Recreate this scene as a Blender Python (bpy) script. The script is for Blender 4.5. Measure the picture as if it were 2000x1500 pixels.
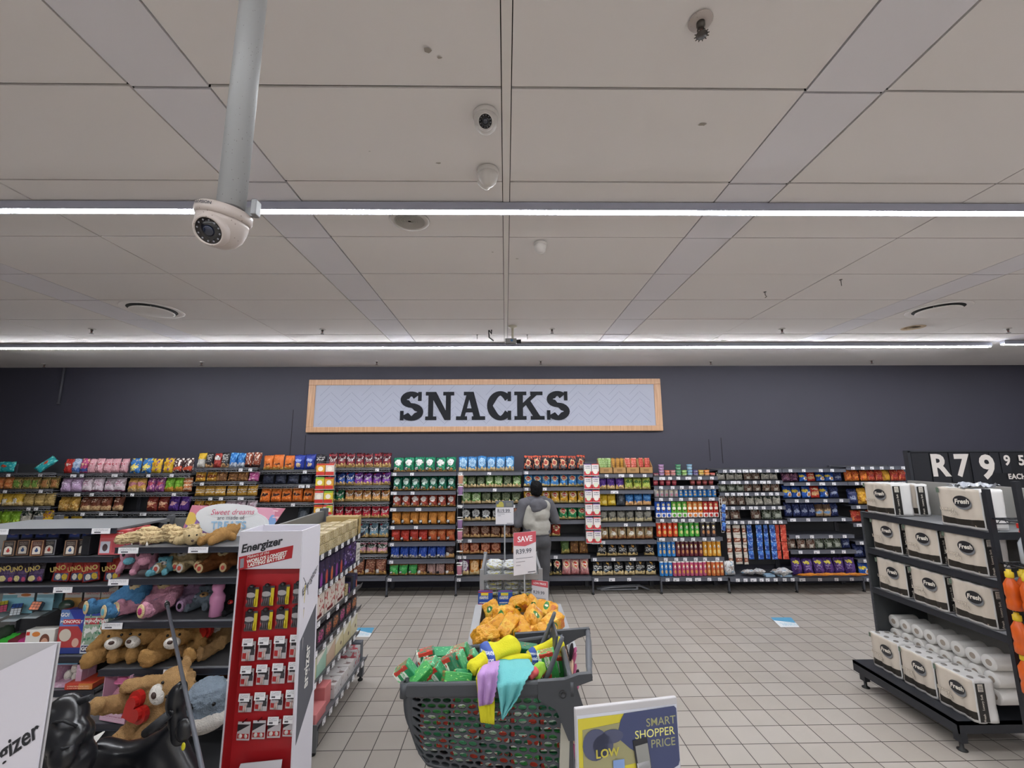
import bpy, bmesh, math, random
from mathutils import Vector, Matrix, noise
random.seed(11)
PI = math.pi
C = bpy.context.scene.collection
for o in list(bpy.data.objects):
    bpy.data.objects.remove(o, do_unlink=True)

# ---------------------------------------------------------------- camera
CF, CPI, CYA, CRO = 835.6, .1608, .0156, -.0058      # focal length in pixels of a 2000 x 1500 frame, pitch, yaw, roll
CZ = 2.037
cam = bpy.data.cameras.new('camera')
cam.sensor_width = 36; cam.lens = CF/2000*36; cam.clip_start = .05; cam.clip_end = 100
camo = bpy.data.objects.new('camera', cam); C.objects.link(camo)
cy_, sy_, cp_, sp_ = math.cos(CYA), math.sin(CYA), math.cos(CPI), math.sin(CPI)
r0 = Vector((cy_, -sy_, 0)); f0 = Vector((sy_*cp_, cy_*cp_, sp_)); u0 = Vector((-sy_*sp_, -cy_*sp_, cp_))
rr = r0*math.cos(CRO) + u0*math.sin(CRO); uu = -r0*math.sin(CRO) + u0*math.cos(CRO)
mw = Matrix((rr, uu, -f0)).transposed().to_4x4(); mw.translation = (0, 0, CZ)
camo.matrix_world = mw
bpy.context.scene.camera = camo

def ray(px, py):
    u, v = px-1000, py-750
    return rr*(u/CF) - uu*(v/CF) + f0
def at_y(px, py, Y):
    d = ray(px, py); return Vector((0, 0, CZ)) + d*(Y/d.y)
def at_z(px, py, Z):
    d = ray(px, py); return Vector((0, 0, CZ)) + d*((Z-CZ)/d.z)
def at_x(px, py, X):
    d = ray(px, py); return Vector((0, 0, CZ)) + d*(X/d.x)

# ---------------------------------------------------------------- world + exposure
sc = bpy.context.scene
sc.view_settings.view_transform = 'Standard'; sc.view_settings.look = 'None'
sc.view_settings.gamma = 1; sc.view_settings.use_curve_mapping = False
sc.view_settings.exposure = 0.0
LAMP = 104.0                                            # emission strength of the batten tubes
world = bpy.data.worlds.new('shop_air'); sc.world = world; world.use_nodes = True
world.node_tree.nodes['Background'].inputs[0].default_value = (.9, .92, 1, 1)
world.node_tree.nodes['Background'].inputs[1].default_value = .25
sc.cycles.max_bounces = 7; sc.cycles.diffuse_bounces = 4; sc.cycles.glossy_bounces = 3; sc.cycles.transmission_bounces = 4; sc.cycles.transparent_max_bounces = 6
FL, CE, WB = 0.0, 3.4825, 7.06                         # floor, ceiling, back wall

# ---------------------------------------------------------------- materials
def lin(h):
    if isinstance(h, (tuple, list)): return tuple(h)[:3]
    h = h.lstrip('#'); v = [int(h[i:i+2], 16)/255 for i in (0, 2, 4)]
    return tuple(c/12.92 if c <= .04045 else ((c+.055)/1.055)**2.4 for c in v)
MC = {}
def mat(name, col, rough=.5, metal=0, spec=.5, alpha=None, trans=0, emit=0, bump=0, bscale=60, mottle=0, mscale=5, spots=None):
    if name in MC: return MC[name]
    m = bpy.data.materials.new(name); m.use_nodes = True; nt = m.node_tree
    b = nt.nodes['Principled BSDF']; c = (*lin(col), 1)
    b.inputs['Base Color'].default_value = c; b.inputs['Roughness'].default_value = rough
    b.inputs['Metallic'].default_value = metal; b.inputs['Specular IOR Level'].default_value = spec
    if trans: b.inputs['Transmission Weight'].default_value = trans
    if alpha is not None: b.inputs['Alpha'].default_value = alpha
    if emit: b.inputs['Emission Color'].default_value = c; b.inputs['Emission Strength'].default_value = emit
    tc = nt.nodes.new('ShaderNodeTexCoord')
    if mottle:
        n = nt.nodes.new('ShaderNodeTexNoise'); n.inputs['Scale'].default_value = mscale; n.inputs['Detail'].default_value = 5
        nt.links.new(tc.outputs['Object'], n.inputs['Vector'])
        mr = nt.nodes.new('ShaderNodeMapRange'); nt.links.new(n.outputs[0], mr.inputs[0])
        mr.inputs[1].default_value = .3; mr.inputs[2].default_value = .7; mr.inputs[3].default_value = 1-mottle; mr.inputs[4].default_value = 1+mottle
        mx = nt.nodes.new('ShaderNodeVectorMath'); mx.operation = 'SCALE'; mx.inputs[0].default_value = c[:3]
        nt.links.new(mr.outputs[0], mx.inputs['Scale']); last = mx.outputs[0]
        nt.links.new(last, b.inputs['Base Color'])
    if spots:
        v = nt.nodes.new('ShaderNodeTexVoronoi'); v.inputs['Scale'].default_value = spots[0]; nt.links.new(tc.outputs['Object'], v.inputs['Vector'])
        lt = nt.nodes.new('ShaderNodeMath'); lt.operation = 'LESS_THAN'; lt.inputs[1].default_value = spots[1]; nt.links.new(v.outputs['Distance'], lt.inputs[0])
        mm = nt.nodes.new('ShaderNodeMix'); mm.data_type = 'RGBA'; nt.links.new(lt.outputs[0], mm.inputs[0])
        if mottle: nt.links.new(last, mm.inputs[6])
        else: mm.inputs[6].default_value = c
        mm.inputs[7].default_value = (*lin(spots[2]), 1); nt.links.new(mm.outputs[2], b.inputs['Base Color'])
    if bump:
        n = nt.nodes.new('ShaderNodeTexNoise'); n.inputs['Scale'].default_value = bscale; n.inputs['Detail'].default_value = 4
        nt.links.new(tc.outputs['Object'], n.inputs['Vector'])
        bp = nt.nodes.new('ShaderNodeBump'); bp.inputs['Strength'].default_value = bump; bp.inputs['Distance'].default_value = .01
        nt.links.new(n.outputs[0], bp.inputs['Height']); nt.links.new(bp.outputs[0], b.inputs['Normal'])
    MC[name] = m; return m

def design(name, base, items, rough=.4, metal=0, wrinkle=0, spec=.5, coord='Generated', axes=(0, 2), wob=.34):
    """a printed surface: flat shapes laid over a base colour in the object's own 0..1 box coordinates.
    items: ('ell',cx,cz,rx,rz,col) ('rect',x0,x1,z0,z1,col) ('food',z1,colA,colB) ('lines',x0,x1,z0,z1,n,col) ('diag',a,b,col) ('zebra',scale,col)"""
    if name in MC: return MC[name]
    m = bpy.data.materials.new(name); m.use_nodes = True; nt = m.node_tree; L = nt.links
    b = nt.nodes['Principled BSDF']; b.inputs['Roughness'].default_value = rough; b.inputs['Metallic'].default_value = metal
    b.inputs['Specular IOR Level'].default_value = spec
    tc = nt.nodes.new('ShaderNodeTexCoord'); sp = nt.nodes.new('ShaderNodeSeparateXYZ'); L.new(tc.outputs[coord], sp.inputs[0])
    X, Z = sp.outputs[axes[0]], sp.outputs[axes[1]]; XR_, ZR_ = X, Z
    def M(op, a, c=None):
        n = nt.nodes.new('ShaderNodeMath'); n.operation = op
        for i, v in enumerate((a, c)):
            if v is None: continue
            if isinstance(v, (int, float)): n.inputs[i].default_value = v
            else: L.new(v, n.inputs[i])
        return n.outputs[0]
    if wrinkle and wob:
        wn = nt.nodes.new('ShaderNodeTexNoise'); wn.inputs['Scale'].default_value = 5; wn.inputs['Detail'].default_value = 3; L.new(tc.outputs[coord], wn.inputs[0])
        ws = nt.nodes.new('ShaderNodeSeparateColor'); L.new(wn.outputs['Color'], ws.inputs[0])
        X = M('ADD', X, M('MULTIPLY', M('SUBTRACT', ws.outputs[0], .5), wob)); Z = M('ADD', Z, M('MULTIPLY', M('SUBTRACT', ws.outputs[1], .5), wob))
    cur = (*lin(base), 1)
    def mix(fac, col):
        nonlocal cur
        n = nt.nodes.new('ShaderNodeMix'); n.data_type = 'RGBA'; L.new(fac, n.inputs[0])
        if isinstance(cur, tuple): n.inputs[6].default_value = cur
        else: L.new(cur, n.inputs[6])
        if isinstance(col, (str, tuple)): n.inputs[7].default_value = (*lin(col), 1)
        else: L.new(col, n.inputs[7])
        cur = n.outputs[2]
    for it in items:
        k = it[0]
        if k == 'ell':
            _, cx, cz, rx, rz, col = it
            a = M('DIVIDE', M('SUBTRACT', X, cx), rx); c = M('DIVIDE', M('SUBTRACT', Z, cz), rz)
            mix(M('LESS_THAN', M('ADD', M('MULTIPLY', a, a), M('MULTIPLY', c, c)), 1.0), col)
        elif k in ('rect', 'lines'):
            x0, x1, z0, z1 = it[1:5]
            f = M('MULTIPLY', M('MULTIPLY', M('GREATER_THAN', X, x0), M('LESS_THAN', X, x1)), M('MULTIPLY', M('GREATER_THAN', Z, z0), M('LESS_THAN', Z, z1)))
            if k == 'lines':
                n = it[5]; f = M('MULTIPLY', f, M('GREATER_THAN', M('FRACT', M('MULTIPLY', Z, n)), .5))
                ns = nt.nodes.new('ShaderNodeTexNoise'); ns.inputs['Scale'].default_value = 22; L.new(tc.outputs[coord], ns.inputs[0])
                f = M('MULTIPLY', f, M('GREATER_THAN', ns.outputs[0], .47))
            mix(f, it[-1])
        elif k == 'food':
            _, z1, ca, cb = it
            v = nt.nodes.new('ShaderNodeTexVoronoi'); v.inputs['Scale'].default_value = 7; L.new(tc.outputs[coord], v.inputs[0])
            q = nt.nodes.new('ShaderNodeMix'); q.data_type = 'RGBA'; L.new(M('MULTIPLY', v.outputs['Distance'], 1.4), q.inputs[0])
            q.inputs[6].default_value = (*lin(ca), 1); q.inputs[7].default_value = (*lin(cb), 1)
            ns = nt.nodes.new('ShaderNodeTexNoise'); ns.inputs['Scale'].default_value = 4; L.new(tc.outputs[coord], ns.inputs[0])
            lim = M('ADD', M('MULTIPLY', M('SUBTRACT', ns.outputs[0], .5), .5), z1)
            mix(M('LESS_THAN', Z, lim), q.outputs[2])
        elif k == 'diag':
            _, a, c, col = it
            mix(M('GREATER_THAN', M('SUBTRACT', Z, M('MULTIPLY', X, a)), c), col)
        elif k == 'zebra':
            w = nt.nodes.new('ShaderNodeTexWave'); w.inputs['Scale'].default_value = it[1]; w.inputs['Distortion'].default_value = 4
            L.new(tc.outputs[coord], w.inputs[0]); mix(M('GREATER_THAN', w.outputs['Fac'], .5), it[2])
        elif k == 'speck':
            _, s, th, col = it
            ns = nt.nodes.new('ShaderNodeTexNoise'); ns.inputs['Scale'].default_value = s; ns.inputs['Detail'].default_value = 3
            L.new(tc.outputs[coord], ns.inputs[0]); mix(M('GREATER_THAN', ns.outputs[0], th), col)
    if isinstance(cur, tuple): b.inputs['Base Color'].default_value = cur
    else: L.new(cur, b.inputs['Base Color'])
    if wrinkle:
        n = nt.nodes.new('ShaderNodeTexNoise'); n.inputs['Scale'].default_value = 9; n.inputs['Detail'].default_value = 3
        L.new(tc.outputs['Generated'], n.inputs['Vector'])
        bp = nt.nodes.new('ShaderNodeBump'); bp.inputs['Strength'].default_value = wrinkle; bp.inputs['Distance'].default_value = .02
        L.new(n.outputs[0], bp.inputs['Height']); L.new(bp.outputs[0], b.inputs['Normal'])
    MC[name] = m; return m

# ---------------------------------------------------------------- object helpers
def link(o, parent=None):
    C.objects.link(o)
    if parent is not None: o.parent = parent
    return o
def tag(o, label=None, cat=None, group=None, kind=None):
    if label: o['label'] = label
    if cat: o['category'] = cat
    if group: o['group'] = group
    if kind: o['kind'] = kind
    return o
def thing(name, label, cat, loc=(0, 0, 0), rz=0, group=None):
    o = bpy.data.objects.new(name, None); o.empty_display_size = .1; C.objects.link(o)
    o.location = loc; o.rotation_euler = (0, 0, rz)
    return tag(o, label, cat, group)
def copy_tree(o, parent=None):
    c = o.copy(); C.objects.link(c)
    if parent is not None: c.parent = parent
    for ch in o.children: copy_tree(ch, c)
    return c
class B:
    """collects simple shapes into one mesh"""
    def __init__(s): s.bm = bmesh.new(); s.mi = 0
    def _fin(s, geom, smooth=False):
        for f in geom:
            if isinstance(f, bmesh.types.BMFace): f.material_index = s.mi; f.smooth = smooth
    def poly(s, pts, smooth=False):
        f = s.bm.faces.new([s.bm.verts.new(p) for p in pts]); f.material_index = s.mi; f.smooth = smooth; return s
    def box(s, c, d, rot=None, bev=0):
        r = bmesh.ops.create_cube(s.bm, size=1)
        m = Matrix.Translation(c) @ (rot.to_4x4() if rot is not None else Matrix.Identity(4)) @ Matrix.Diagonal((*d, 1))
        bmesh.ops.transform(s.bm, matrix=m, verts=r['verts'])
        fs = {f for v in r['verts'] for f in v.link_faces}
        if bev:
            es = {e for v in r['verts'] for e in v.link_edges}
            q = bmesh.ops.bevel(s.bm, geom=list(es), offset=bev, segments=2, affect='EDGES', profile=.5)
            fs = set(q['faces']) | {f for f in fs if f.is_valid}
        s._fin(fs); return s
    def b2(s, x0, x1, y0, y1, z0, z1, bev=0):
        return s.box(((x0+x1)/2, (y0+y1)/2, (z0+z1)/2), (abs(x1-x0), abs(y1-y0), abs(z1-z0)), bev=bev)
    def tube(s, pts, r, seg=8, cap=True, smooth=True):
        pts = [Vector(p) for p in pts]; rs = r if isinstance(r, (list, tuple)) else [r]*len(pts); rings = []; up = None
        for i, p in enumerate(pts):
            d = (pts[min(i+1, len(pts)-1)] - pts[max(i-1, 0)]).normalized()
            if up is None: up = d.orthogonal().normalized()
            else:
                up = (up - d*up.dot(d)); up = up.normalized() if up.length > 1e-5 else d.orthogonal().normalized()
            w = d.cross(up)
            rings.append([s.bm.verts.new(p + (up*math.cos(2*PI*k/seg) + w*math.sin(2*PI*k/seg))*rs[i]) for k in range(seg)])
        for a, b_ in zip(rings, rings[1:]):
            for k in range(seg):
                f = s.bm.faces.new((a[k], a[(k+1) % seg], b_[(k+1) % seg], b_[k])); f.smooth = smooth; f.material_index = s.mi
        if cap:
            for q in (rings[0][::-1], rings[-1]):
                f = s.bm.faces.new(q); f.material_index = s.mi
        return s
    def lathe(s, prof, c=(0, 0, 0), seg=20, axis=None, smooth=True):
        """prof: (radius, height) pairs"""
        m = Matrix.Translation(c)
        if axis is not None: m = m @ Vector((0, 0, 1)).rotation_difference(Vector(axis)).to_matrix().to_4x4()
        rings = []
        for r, z in prof:
            if r < 1e-5: rings.append([s.bm.verts.new(m @ Vector((0, 0, z)))])
            else: rings.append([s.bm.verts.new(m @ Vector((r*math.cos(2*PI*k/seg), r*math.sin(2*PI*k/seg), z))) for k in range(seg)])
        for a, b_ in zip(rings, rings[1:]):
            for k in range(seg):
                k2 = (k+1) % seg
                q = [a[k % len(a)]] + ([a[k2]] if len(a) > 1 else []) + ([b_[k2]] if len(b_) > 1 else []) + [b_[k % len(b_)]]
                if len(q) > 2:
                    f = s.bm.faces.new(q); f.smooth = smooth; f.material_index = s.mi
        for q in (rings[0][::-1], rings[-1]):
            if len(q) > 2:
                f = s.bm.faces.new(q); f.material_index = s.mi
        return s
    def prism(s, pts, vec):
        """closed outline pts extruded by vec"""
        vec = Vector(vec); a = [s.bm.verts.new(p) for p in pts]; b_ = [s.bm.verts.new(Vector(p)+vec) for p in pts]; n = len(pts)
        fs = [s.bm.faces.new(a[::-1]), s.bm.faces.new(b_)]
        for k in range(n): fs.append(s.bm.faces.new((a[k], a[(k+1) % n], b_[(k+1) % n], b_[k])))
        s._fin(fs); return s
    def grid(s, fn, nu, nv, smooth=True, wrap=False):
        vs = [[s.bm.verts.new(fn(u/nu, v/nv)) for u in range(nu if wrap else nu+1)] for v in range(nv+1)]
        for v in range(nv):
            for u in range(nu):
                u2 = (u+1) % nu if wrap else u+1
                f = s.bm.faces.new((vs[v][u], vs[v][u2], vs[v+1][u2], vs[v+1][u])); f.smooth = smooth; f.material_index = s.mi
        return s
    def sph(s, c, r, seg=12, rot=None):
        r = r if isinstance(r, (tuple, list)) else (r, r, r)
        q = bmesh.ops.create_uvsphere(s.bm, u_segments=seg, v_segments=max(6, seg*2//3), radius=1)
        m = Matrix.Translation(c) @ (rot.to_4x4() if rot is not None else Matrix.Identity(4)) @ Matrix.Diagonal((*r, 1))
        bmesh.ops.transform(s.bm, matrix=m, verts=q['verts']); s._fin({f for v in q['verts'] for f in v.link_faces}, True); return s
    def addmesh(s, me, m=None):
        n0 = len(s.bm.verts); f0_ = len(s.bm.faces); s.bm.from_mesh(me); s.bm.verts.ensure_lookup_table(); s.bm.faces.ensure_lookup_table()
        vs = s.bm.verts[n0:]
        if m is not None: bmesh.ops.transform(s.bm, matrix=m, verts=vs)
        for f in s.bm.faces[f0_:]: f.material_index = s.mi
        return vs
    def mesh(s, name, mats=(), fix=True):
        if fix: bmesh.ops.recalc_face_normals(s.bm, faces=s.bm.faces)
        me = bpy.data.meshes.new(name); s.bm.to_mesh(me); s.bm.free()
        for m in (mats if isinstance(mats, (list, tuple)) else [mats]): me.materials.append(m)
        return me
    def build(s, name, mats, parent=None, loc=(0, 0, 0), rot=None, fix=True):
        o = bpy.data.objects.new(name, s.mesh(name, mats, fix)); link(o, parent); o.location = loc
        if rot is not None: o.rotation_euler = rot
        return o
def inst(name, me, m=None, parent=None, loc=(0, 0, 0), rot=(0, 0, 0), scale=None):
    o = bpy.data.objects.new(name, me); link(o, parent); o.location = loc; o.rotation_euler = rot
    if scale: o.scale = scale if isinstance(scale, (tuple, list)) else (scale,)*3
    if m is not None:
        ms = m if isinstance(m, (list, tuple)) else [m]
        for i, x in enumerate(ms):
            if i < len(o.material_slots) and x is not None: o.material_slots[i].link = 'OBJECT'; o.material_slots[i].material = x
    return o
TXT = {}
def text_mesh(txt, size=1, shear=0, bold=0, extrude=0, spacing=1, align='CENTER', line=1):
    """lettering as a mesh in the xy plane, centred"""
    key = (txt, size, shear, bold, extrude, spacing, align)
    if key in TXT: return TXT[key]
    cu = bpy.data.curves.new('lettering', 'FONT'); cu.body = txt; cu.size = size; cu.shear = shear; cu.offset = bold*size; cu.extrude = extrude
    cu.align_x = align; cu.align_y = 'CENTER'; cu.space_character = spacing; cu.resolution_u = 3; cu.space_line = line
    o = bpy.data.objects.new('lettering', cu); C.objects.link(o)
    dg = bpy.context.evaluated_depsgraph_get(); me = bpy.data.meshes.new_from_object(o.evaluated_get(dg))
    bpy.data.objects.remove(o); me.materials.clear(); TXT[key] = me; return me
def letter(name, txt, m, parent, loc, size, rot=(PI/2, 0, 0), **kw):
    me = text_mesh(txt, size, **kw).copy(); me.materials.append(m)
    o = bpy.data.objects.new(name, me); link(o, parent); o.location = loc; o.rotation_euler = rot; return o
def blob(items, voxel=.01, smooth=4, fur=0, furs=60, name='blob'):
    """one continuous surface grown round ellipsoids ('e',c,(rx,ry,rz),rot) and tapered limbs ('c',p0,p1,r0,r1)"""
    b = B()
    for it in items:
        if it[0] == 'e': b.sph(it[1], it[2], 16, it[3] if len(it) > 3 else None)
        else:
            p0, p1, ra, rb = Vector(it[1]), Vector(it[2]), it[3], it[4]
            b.tube([p0, p0.lerp(p1, .5), p1], [ra, (ra+rb)/2, rb], 14); b.sph(p0, ra, 12); b.sph(p1, rb, 12)
    me = b.mesh(name); o = bpy.data.objects.new(name, me); C.objects.link(o)
    md = o.modifiers.new('r', 'REMESH'); md.mode = 'VOXEL'; md.voxel_size = voxel; md.use_smooth_shade = True
    sm = o.modifiers.new('s', 'SMOOTH'); sm.iterations = smooth; sm.factor = .6
    dg = bpy.context.evaluated_depsgraph_get(); out = bpy.data.meshes.new_from_object(o.evaluated_get(dg))
    bpy.data.objects.remove(o)
    if fur:
        bm = bmesh.new(); bm.from_mesh(out); bm.normal_update()
        for v in bm.verts: v.co += v.normal*fur*noise.noise(v.co*furs)
        bm.to_mesh(out); bm.free()
    for p in out.polygons: p.use_smooth = True
    out.materials.clear(); return out
def bobj(name, items, m, parent=None, loc=(0, 0, 0), rot=(0, 0, 0), **kw):
    me = blob(items, name=name, **kw); me.materials.append(m)
    o = bpy.data.objects.new(name, me); link(o, parent); o.location = loc; o.rotation_euler = rot; return o
def Rz(a): return Matrix.Rotation(a, 3, 'Z')
def Rx(a): return Matrix.Rotation(a, 3, 'X')
def Ry(a): return Matrix.Rotation(a, 3, 'Y')
# ================================================================ the room
def struct(name, b, mats, kind='structure', **kw):
    o = b.build(name, mats, **kw); tag(o, kind=kind); return o
# floor: 20 cm beige tiles with thin dark grout
m = bpy.data.materials.new('floor_tile'); m.use_nodes = True; nt = m.node_tree; L = nt.links; bs = nt.nodes['Principled BSDF']
tc = nt.nodes.new('ShaderNodeTexCoord'); mp = nt.nodes.new('ShaderNodeMapping'); L.new(tc.outputs['Object'], mp.inputs[0])
FX, FY = 1.4623, 3.3676
mp.inputs['Location'].default_value = (-FX, -FY, 0)
br = nt.nodes.new('ShaderNodeTexBrick'); br.offset = 0; br.inputs['Scale'].default_value = 1; br.inputs['Brick Width'].default_value = .2; br.inputs['Row Height'].default_value = .2
br.inputs['Mortar Size'].default_value = .0032; br.inputs['Mortar Smooth'].default_value = .1
br.inputs['Color1'].default_value = (*lin('#aaa39b'), 1); br.inputs['Color2'].default_value = (*lin('#a19990'), 1); br.inputs['Mortar'].default_value = (*lin('#2c2722'), 1)
L.new(mp.outputs[0], br.inputs[0])
ns = nt.nodes.new('ShaderNodeTexNoise'); ns.inputs['Scale'].default_value = 1.3; ns.inputs['Detail'].default_value = 6; L.new(tc.outputs['Object'], ns.inputs[0])
mr = nt.nodes.new('ShaderNodeMapRange'); L.new(ns.outputs[0], mr.inputs[0]); mr.inputs[1].default_value = .3; mr.inputs[2].default_value = .7; mr.inputs[3].default_value = .93; mr.inputs[4].default_value = 1.05
vm = nt.nodes.new('ShaderNodeVectorMath'); vm.operation = 'SCALE'; L.new(br.outputs['Color'], vm.inputs[0]); L.new(mr.outputs[0], vm.inputs['Scale'])
L.new(vm.outputs[0], bs.inputs['Base Color']); bs.inputs['Roughness'].default_value = .42; bs.inputs['Specular IOR Level'].default_value = .35
XL, XR, YF = -9.6, 9.6, -5.0
b = B(); b.b2(XL, XR, YF, WB+.1, -.1, 0); struct('floor', b, m)
# walls
wm = mat('charcoal_wall_paint', '#383743', .62, mottle=.05, mscale=.8, bump=.05, bscale=30)
b = B(); b.b2(XL, XR, WB, WB+.12, 0, CE+.2)
struct('wall_back', b, wm)
seam = mat('wall_panel_seam', '#1c1b20', .8)
for i, (px, y0, y1) in enumerate(((1408, 855, 905), (597, 850, 892), (573, 800, 890), (1384, 858, 900))):
    p0, p1 = at_y(px, y0, WB), at_y(px, y1, WB)
    b = B(); b.b2(p0.x-.004, p0.x+.004, WB-.004, WB+.002, p1.z, p0.z); struct('trim_%d' % (i+1), b, seam)
b = B(); b.b2(XL-.12, XL, YF, WB+.12, 0, CE+.2); struct('wall_left', b, wm)
b = B(); b.b2(XR, XR+.12, YF, WB+.12, 0, CE+.2); struct('wall_right', b, wm)
b = B(); b.b2(XL-.12, XR+.12, YF-.12, YF, 0, CE+.2); struct('wall_front', b, mat('pale_wall_paint', '#c9c4bd', .7))
# ceiling: lay-in panels between flush bars, gaps open to a dark void
cpan = mat('ceiling_panel', '#ebe6e4', .85, mottle=.018, mscale=.7)
cst = mat('ceiling_strip_panel', '#e6e3e8', .8, mottle=.012, mscale=.7)
cbar = mat('ceiling_bar', '#e9e4e0', .6)
cdark = mat('ceiling_void', '#2a2825', .9)
cpl = mat('ceiling_plaster', '#e6e2e0', .8, mottle=.03, mscale=1.5)
xs = [-9.6, -9.23, -8.06, -6.86, -6.53, -5.37, -4.19, -3.83, -2.706, -1.486, -1.174, .008, 1.224, 1.549, 2.70, 3.863, 4.178, 5.36, 6.53, 6.86, 8.06, 9.23, 9.6]
strips = {(-9.6, -9.23), (-6.86, -6.53), (-4.19, -3.83), (-1.486, -1.174), (1.224, 1.549), (3.863, 4.178), (6.53, 6.86), (9.23, 9.6)}
YB = 5.5
rows = [1.504+.6*k for k in range(-11, 7)] + [YB]
bp_, bst, bb = B(), B(), B(); g = .0045; T = .012
rnd = random.Random(3)
for i in range(len(xs)-1):
    a, c = xs[i], xs[i+1]; st = (a, c) in strips
    for j in range(len(rows)-1):
        y0, y1 = rows[j], rows[j+1]; q = bst if st else bp_
        x0 = a + (.022 if abs(a-.008) < .01 else g); x1 = c - (.022 if abs(c-.008) < .01 else g)
        dz = rnd.uniform(0, .004)
        yo = .012 if st else 0
        q.b2(x0, x1, y0+g*1.3+yo, y1-g*1.3+yo, CE+dz, CE+dz+T)
bb.b2(.008-.018, .008+.018, rows[0], YB, CE-.002, CE+.01)
xx = [x for x in xs if abs(x-.008) > .01]
o = struct('ceiling', bp_, cpan)
def cpart(name, b_, m_):
    q = b_.build(name, m_, o); return q
cpart('strip_panels', bst, cst); cpart('centre_bar', bb, cbar)
b = B(); b.b2(XL-.1, XR+.1, YF-.1, WB+.1, CE+.03, CE+.1); cpart('ceiling_void', b, cdark)
b = B(); b.b2(XL, XR, YB+.02, WB+.05, CE, CE+.03); b.b2(XL, XR, YF, rows[0], CE, CE+.03); cpart('plaster_margin', b, cpl)
# smudges on the ceiling panels
sm = mat('ceiling_smudge', '#a79f96', .9)
b = B()
for px, py, s in ((835, 98, .02), (858, 112, .012), (1372, 243, .02), (856, 318, .016), (722, 295, .005), (1412, 665, .05), (1010, 505, .012), (962, 492, .01), (1400, 660, .03)):
    p = at_z(px, py, CE); n = 9
    b.poly([(p.x+math.cos(2*PI*k/n)*s*(.5+.7*rnd.random()), p.y+math.sin(2*PI*k/n)*s*.5*(.5+.7*rnd.random()), CE-.0012) for k in range(n)])
cpart('smudge', b, sm)
b = B(); p = at_z(1782, 640, CE); b.lathe([(0, 0), (.075, 0), (.075, .001), (0, .001)], (p.x, p.y, CE-.002), 28); b.lathe([(.1, 0), (.115, 0), (.115, .001), (.1, .001)], (p.x+.01, p.y, CE-.002), 28)
cpart('water_stain', b, mat('ceiling_water_stain', '#c9b394', .9))

# ---------------------------------------------------------------- batten lights (long LED battens just under the ceiling)
tube_m = bpy.data.materials.new('batten_tube'); tube_m.use_nodes = True
tb = tube_m.node_tree.nodes['Principled BSDF']; tb.inputs['Emission Color'].default_value = (.93, .96, 1, 1); tb.inputs['Emission Strength'].default_value = LAMP
hous = mat('batten_housing', '#a2a4b4', .45)
def batten(x0, x1, y, label, drop=.001):
    t = thing('batten_light', label, 'ceiling light', ((x0+x1)/2, y, CE-.006), 0, 'batten light runs')
    w = (x1-x0)/2
    b = B(); b.b2(-w, w, -.028, .028, -.036, 0); b.b2(-w, w, -.028, -.024, -.048, -.036); b.b2(-w, w, .024, .028, -.048, -.036); b.build('housing', hous, t)
    b = B(); n = max(1, round(2*w/1.5)); s = 2*w/n
    for k in range(n): b.b2(-w+k*s+.004, -w+(k+1)*s-.004, -.021, .021, -.05-drop, -.036, bev=.006)
    b.build('diffuser', tube_m, t)
    return t
batten(-4.4, 9.5, 2.31, 'long white batten light nearest the camera, crossing in front of the ceiling cameras')
batten(-6.75, 6.55, 5.53, 'long batten light along the back of the ceiling, above the charcoal wall', .01)
batten(6.62, 9.5, 5.44, 'short batten light at the far right end of the back row')
batten(-5.5, 9.5, -.9, 'batten light overhead, behind the viewer')
batten(-6.5, 9.5, -4.0, 'batten light far behind the viewer')

# ---------------------------------------------------------------- the SNACKS sign
wood = bpy.data.materials.new('sign_wood_frame'); wood.use_nodes = True; nt = wood.node_tree; L = nt.links; bs = nt.nodes['Principled BSDF']
tc = nt.nodes.new('ShaderNodeTexCoord'); mp = nt.nodes.new('ShaderNodeMapping'); mp.inputs['Scale'].default_value = (9, 1, .5); L.new(tc.outputs['Object'], mp.inputs[0])
ns = nt.nodes.new('ShaderNodeTexNoise'); ns.inputs['Scale'].default_value = 5; ns.inputs['Detail'].default_value = 8; L.new(mp.outputs[0], ns.inputs[0])
cr = nt.nodes.new('ShaderNodeValToRGB'); cr.color_ramp.elements[0].position = .3; cr.color_ramp.elements[0].color = (*lin('#a97f5c'), 1); cr.color_ramp.elements[1].position = .7; cr.color_ramp.elements[1].color = (*lin('#cda482'), 1)
L.new(ns.outputs[0], cr.inputs[0]); L.new(cr.outputs[0], bs.inputs['Base Color']); bs.inputs['Roughness'].default_value = .4
def quad_on(pts, Y): return [at_y(x, y, Y) for x, y in pts]
YS = WB-.051
tl, tr_, br_, bl = quad_on([(602, 743), (1290, 738), (1295, 839), (598, 847)], YS)
x0, x1, z0, z1 = (tl.x+bl.x)/2, (tr_.x+br_.x)/2, (bl.z+br_.z)/2, (tl.z+tr_.z)/2
sg = thing('hanging_sign', 'long wood framed sign reading SNACKS on the charcoal wall', 'sign', ((x0+x1)/2, YS, z0)); W, H = (x1-x0)/2, z1-z0
b = B(); fw = .115
for q in ((-W, W, 0, fw*.75), (-W, W, H-fw*.8, H), (-W, -W+fw, fw*.75, H-fw*.8), (W-fw, W, fw*.75, H-fw*.8)): b.b2(q[0], q[1], 0, .05, q[2], q[3], bev=.006)
b.build('frame', wood, sg)
wf = mat('sign_white_face', '#a0a3b2', .5)
b = B(); b.b2(-W+fw, W-fw, .012, .04, fw*.75, H-fw*.8); b.build('panel', wf, sg)
hb = mat('sign_herringbone_line', '#878b98', .6)
b = B()
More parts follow.
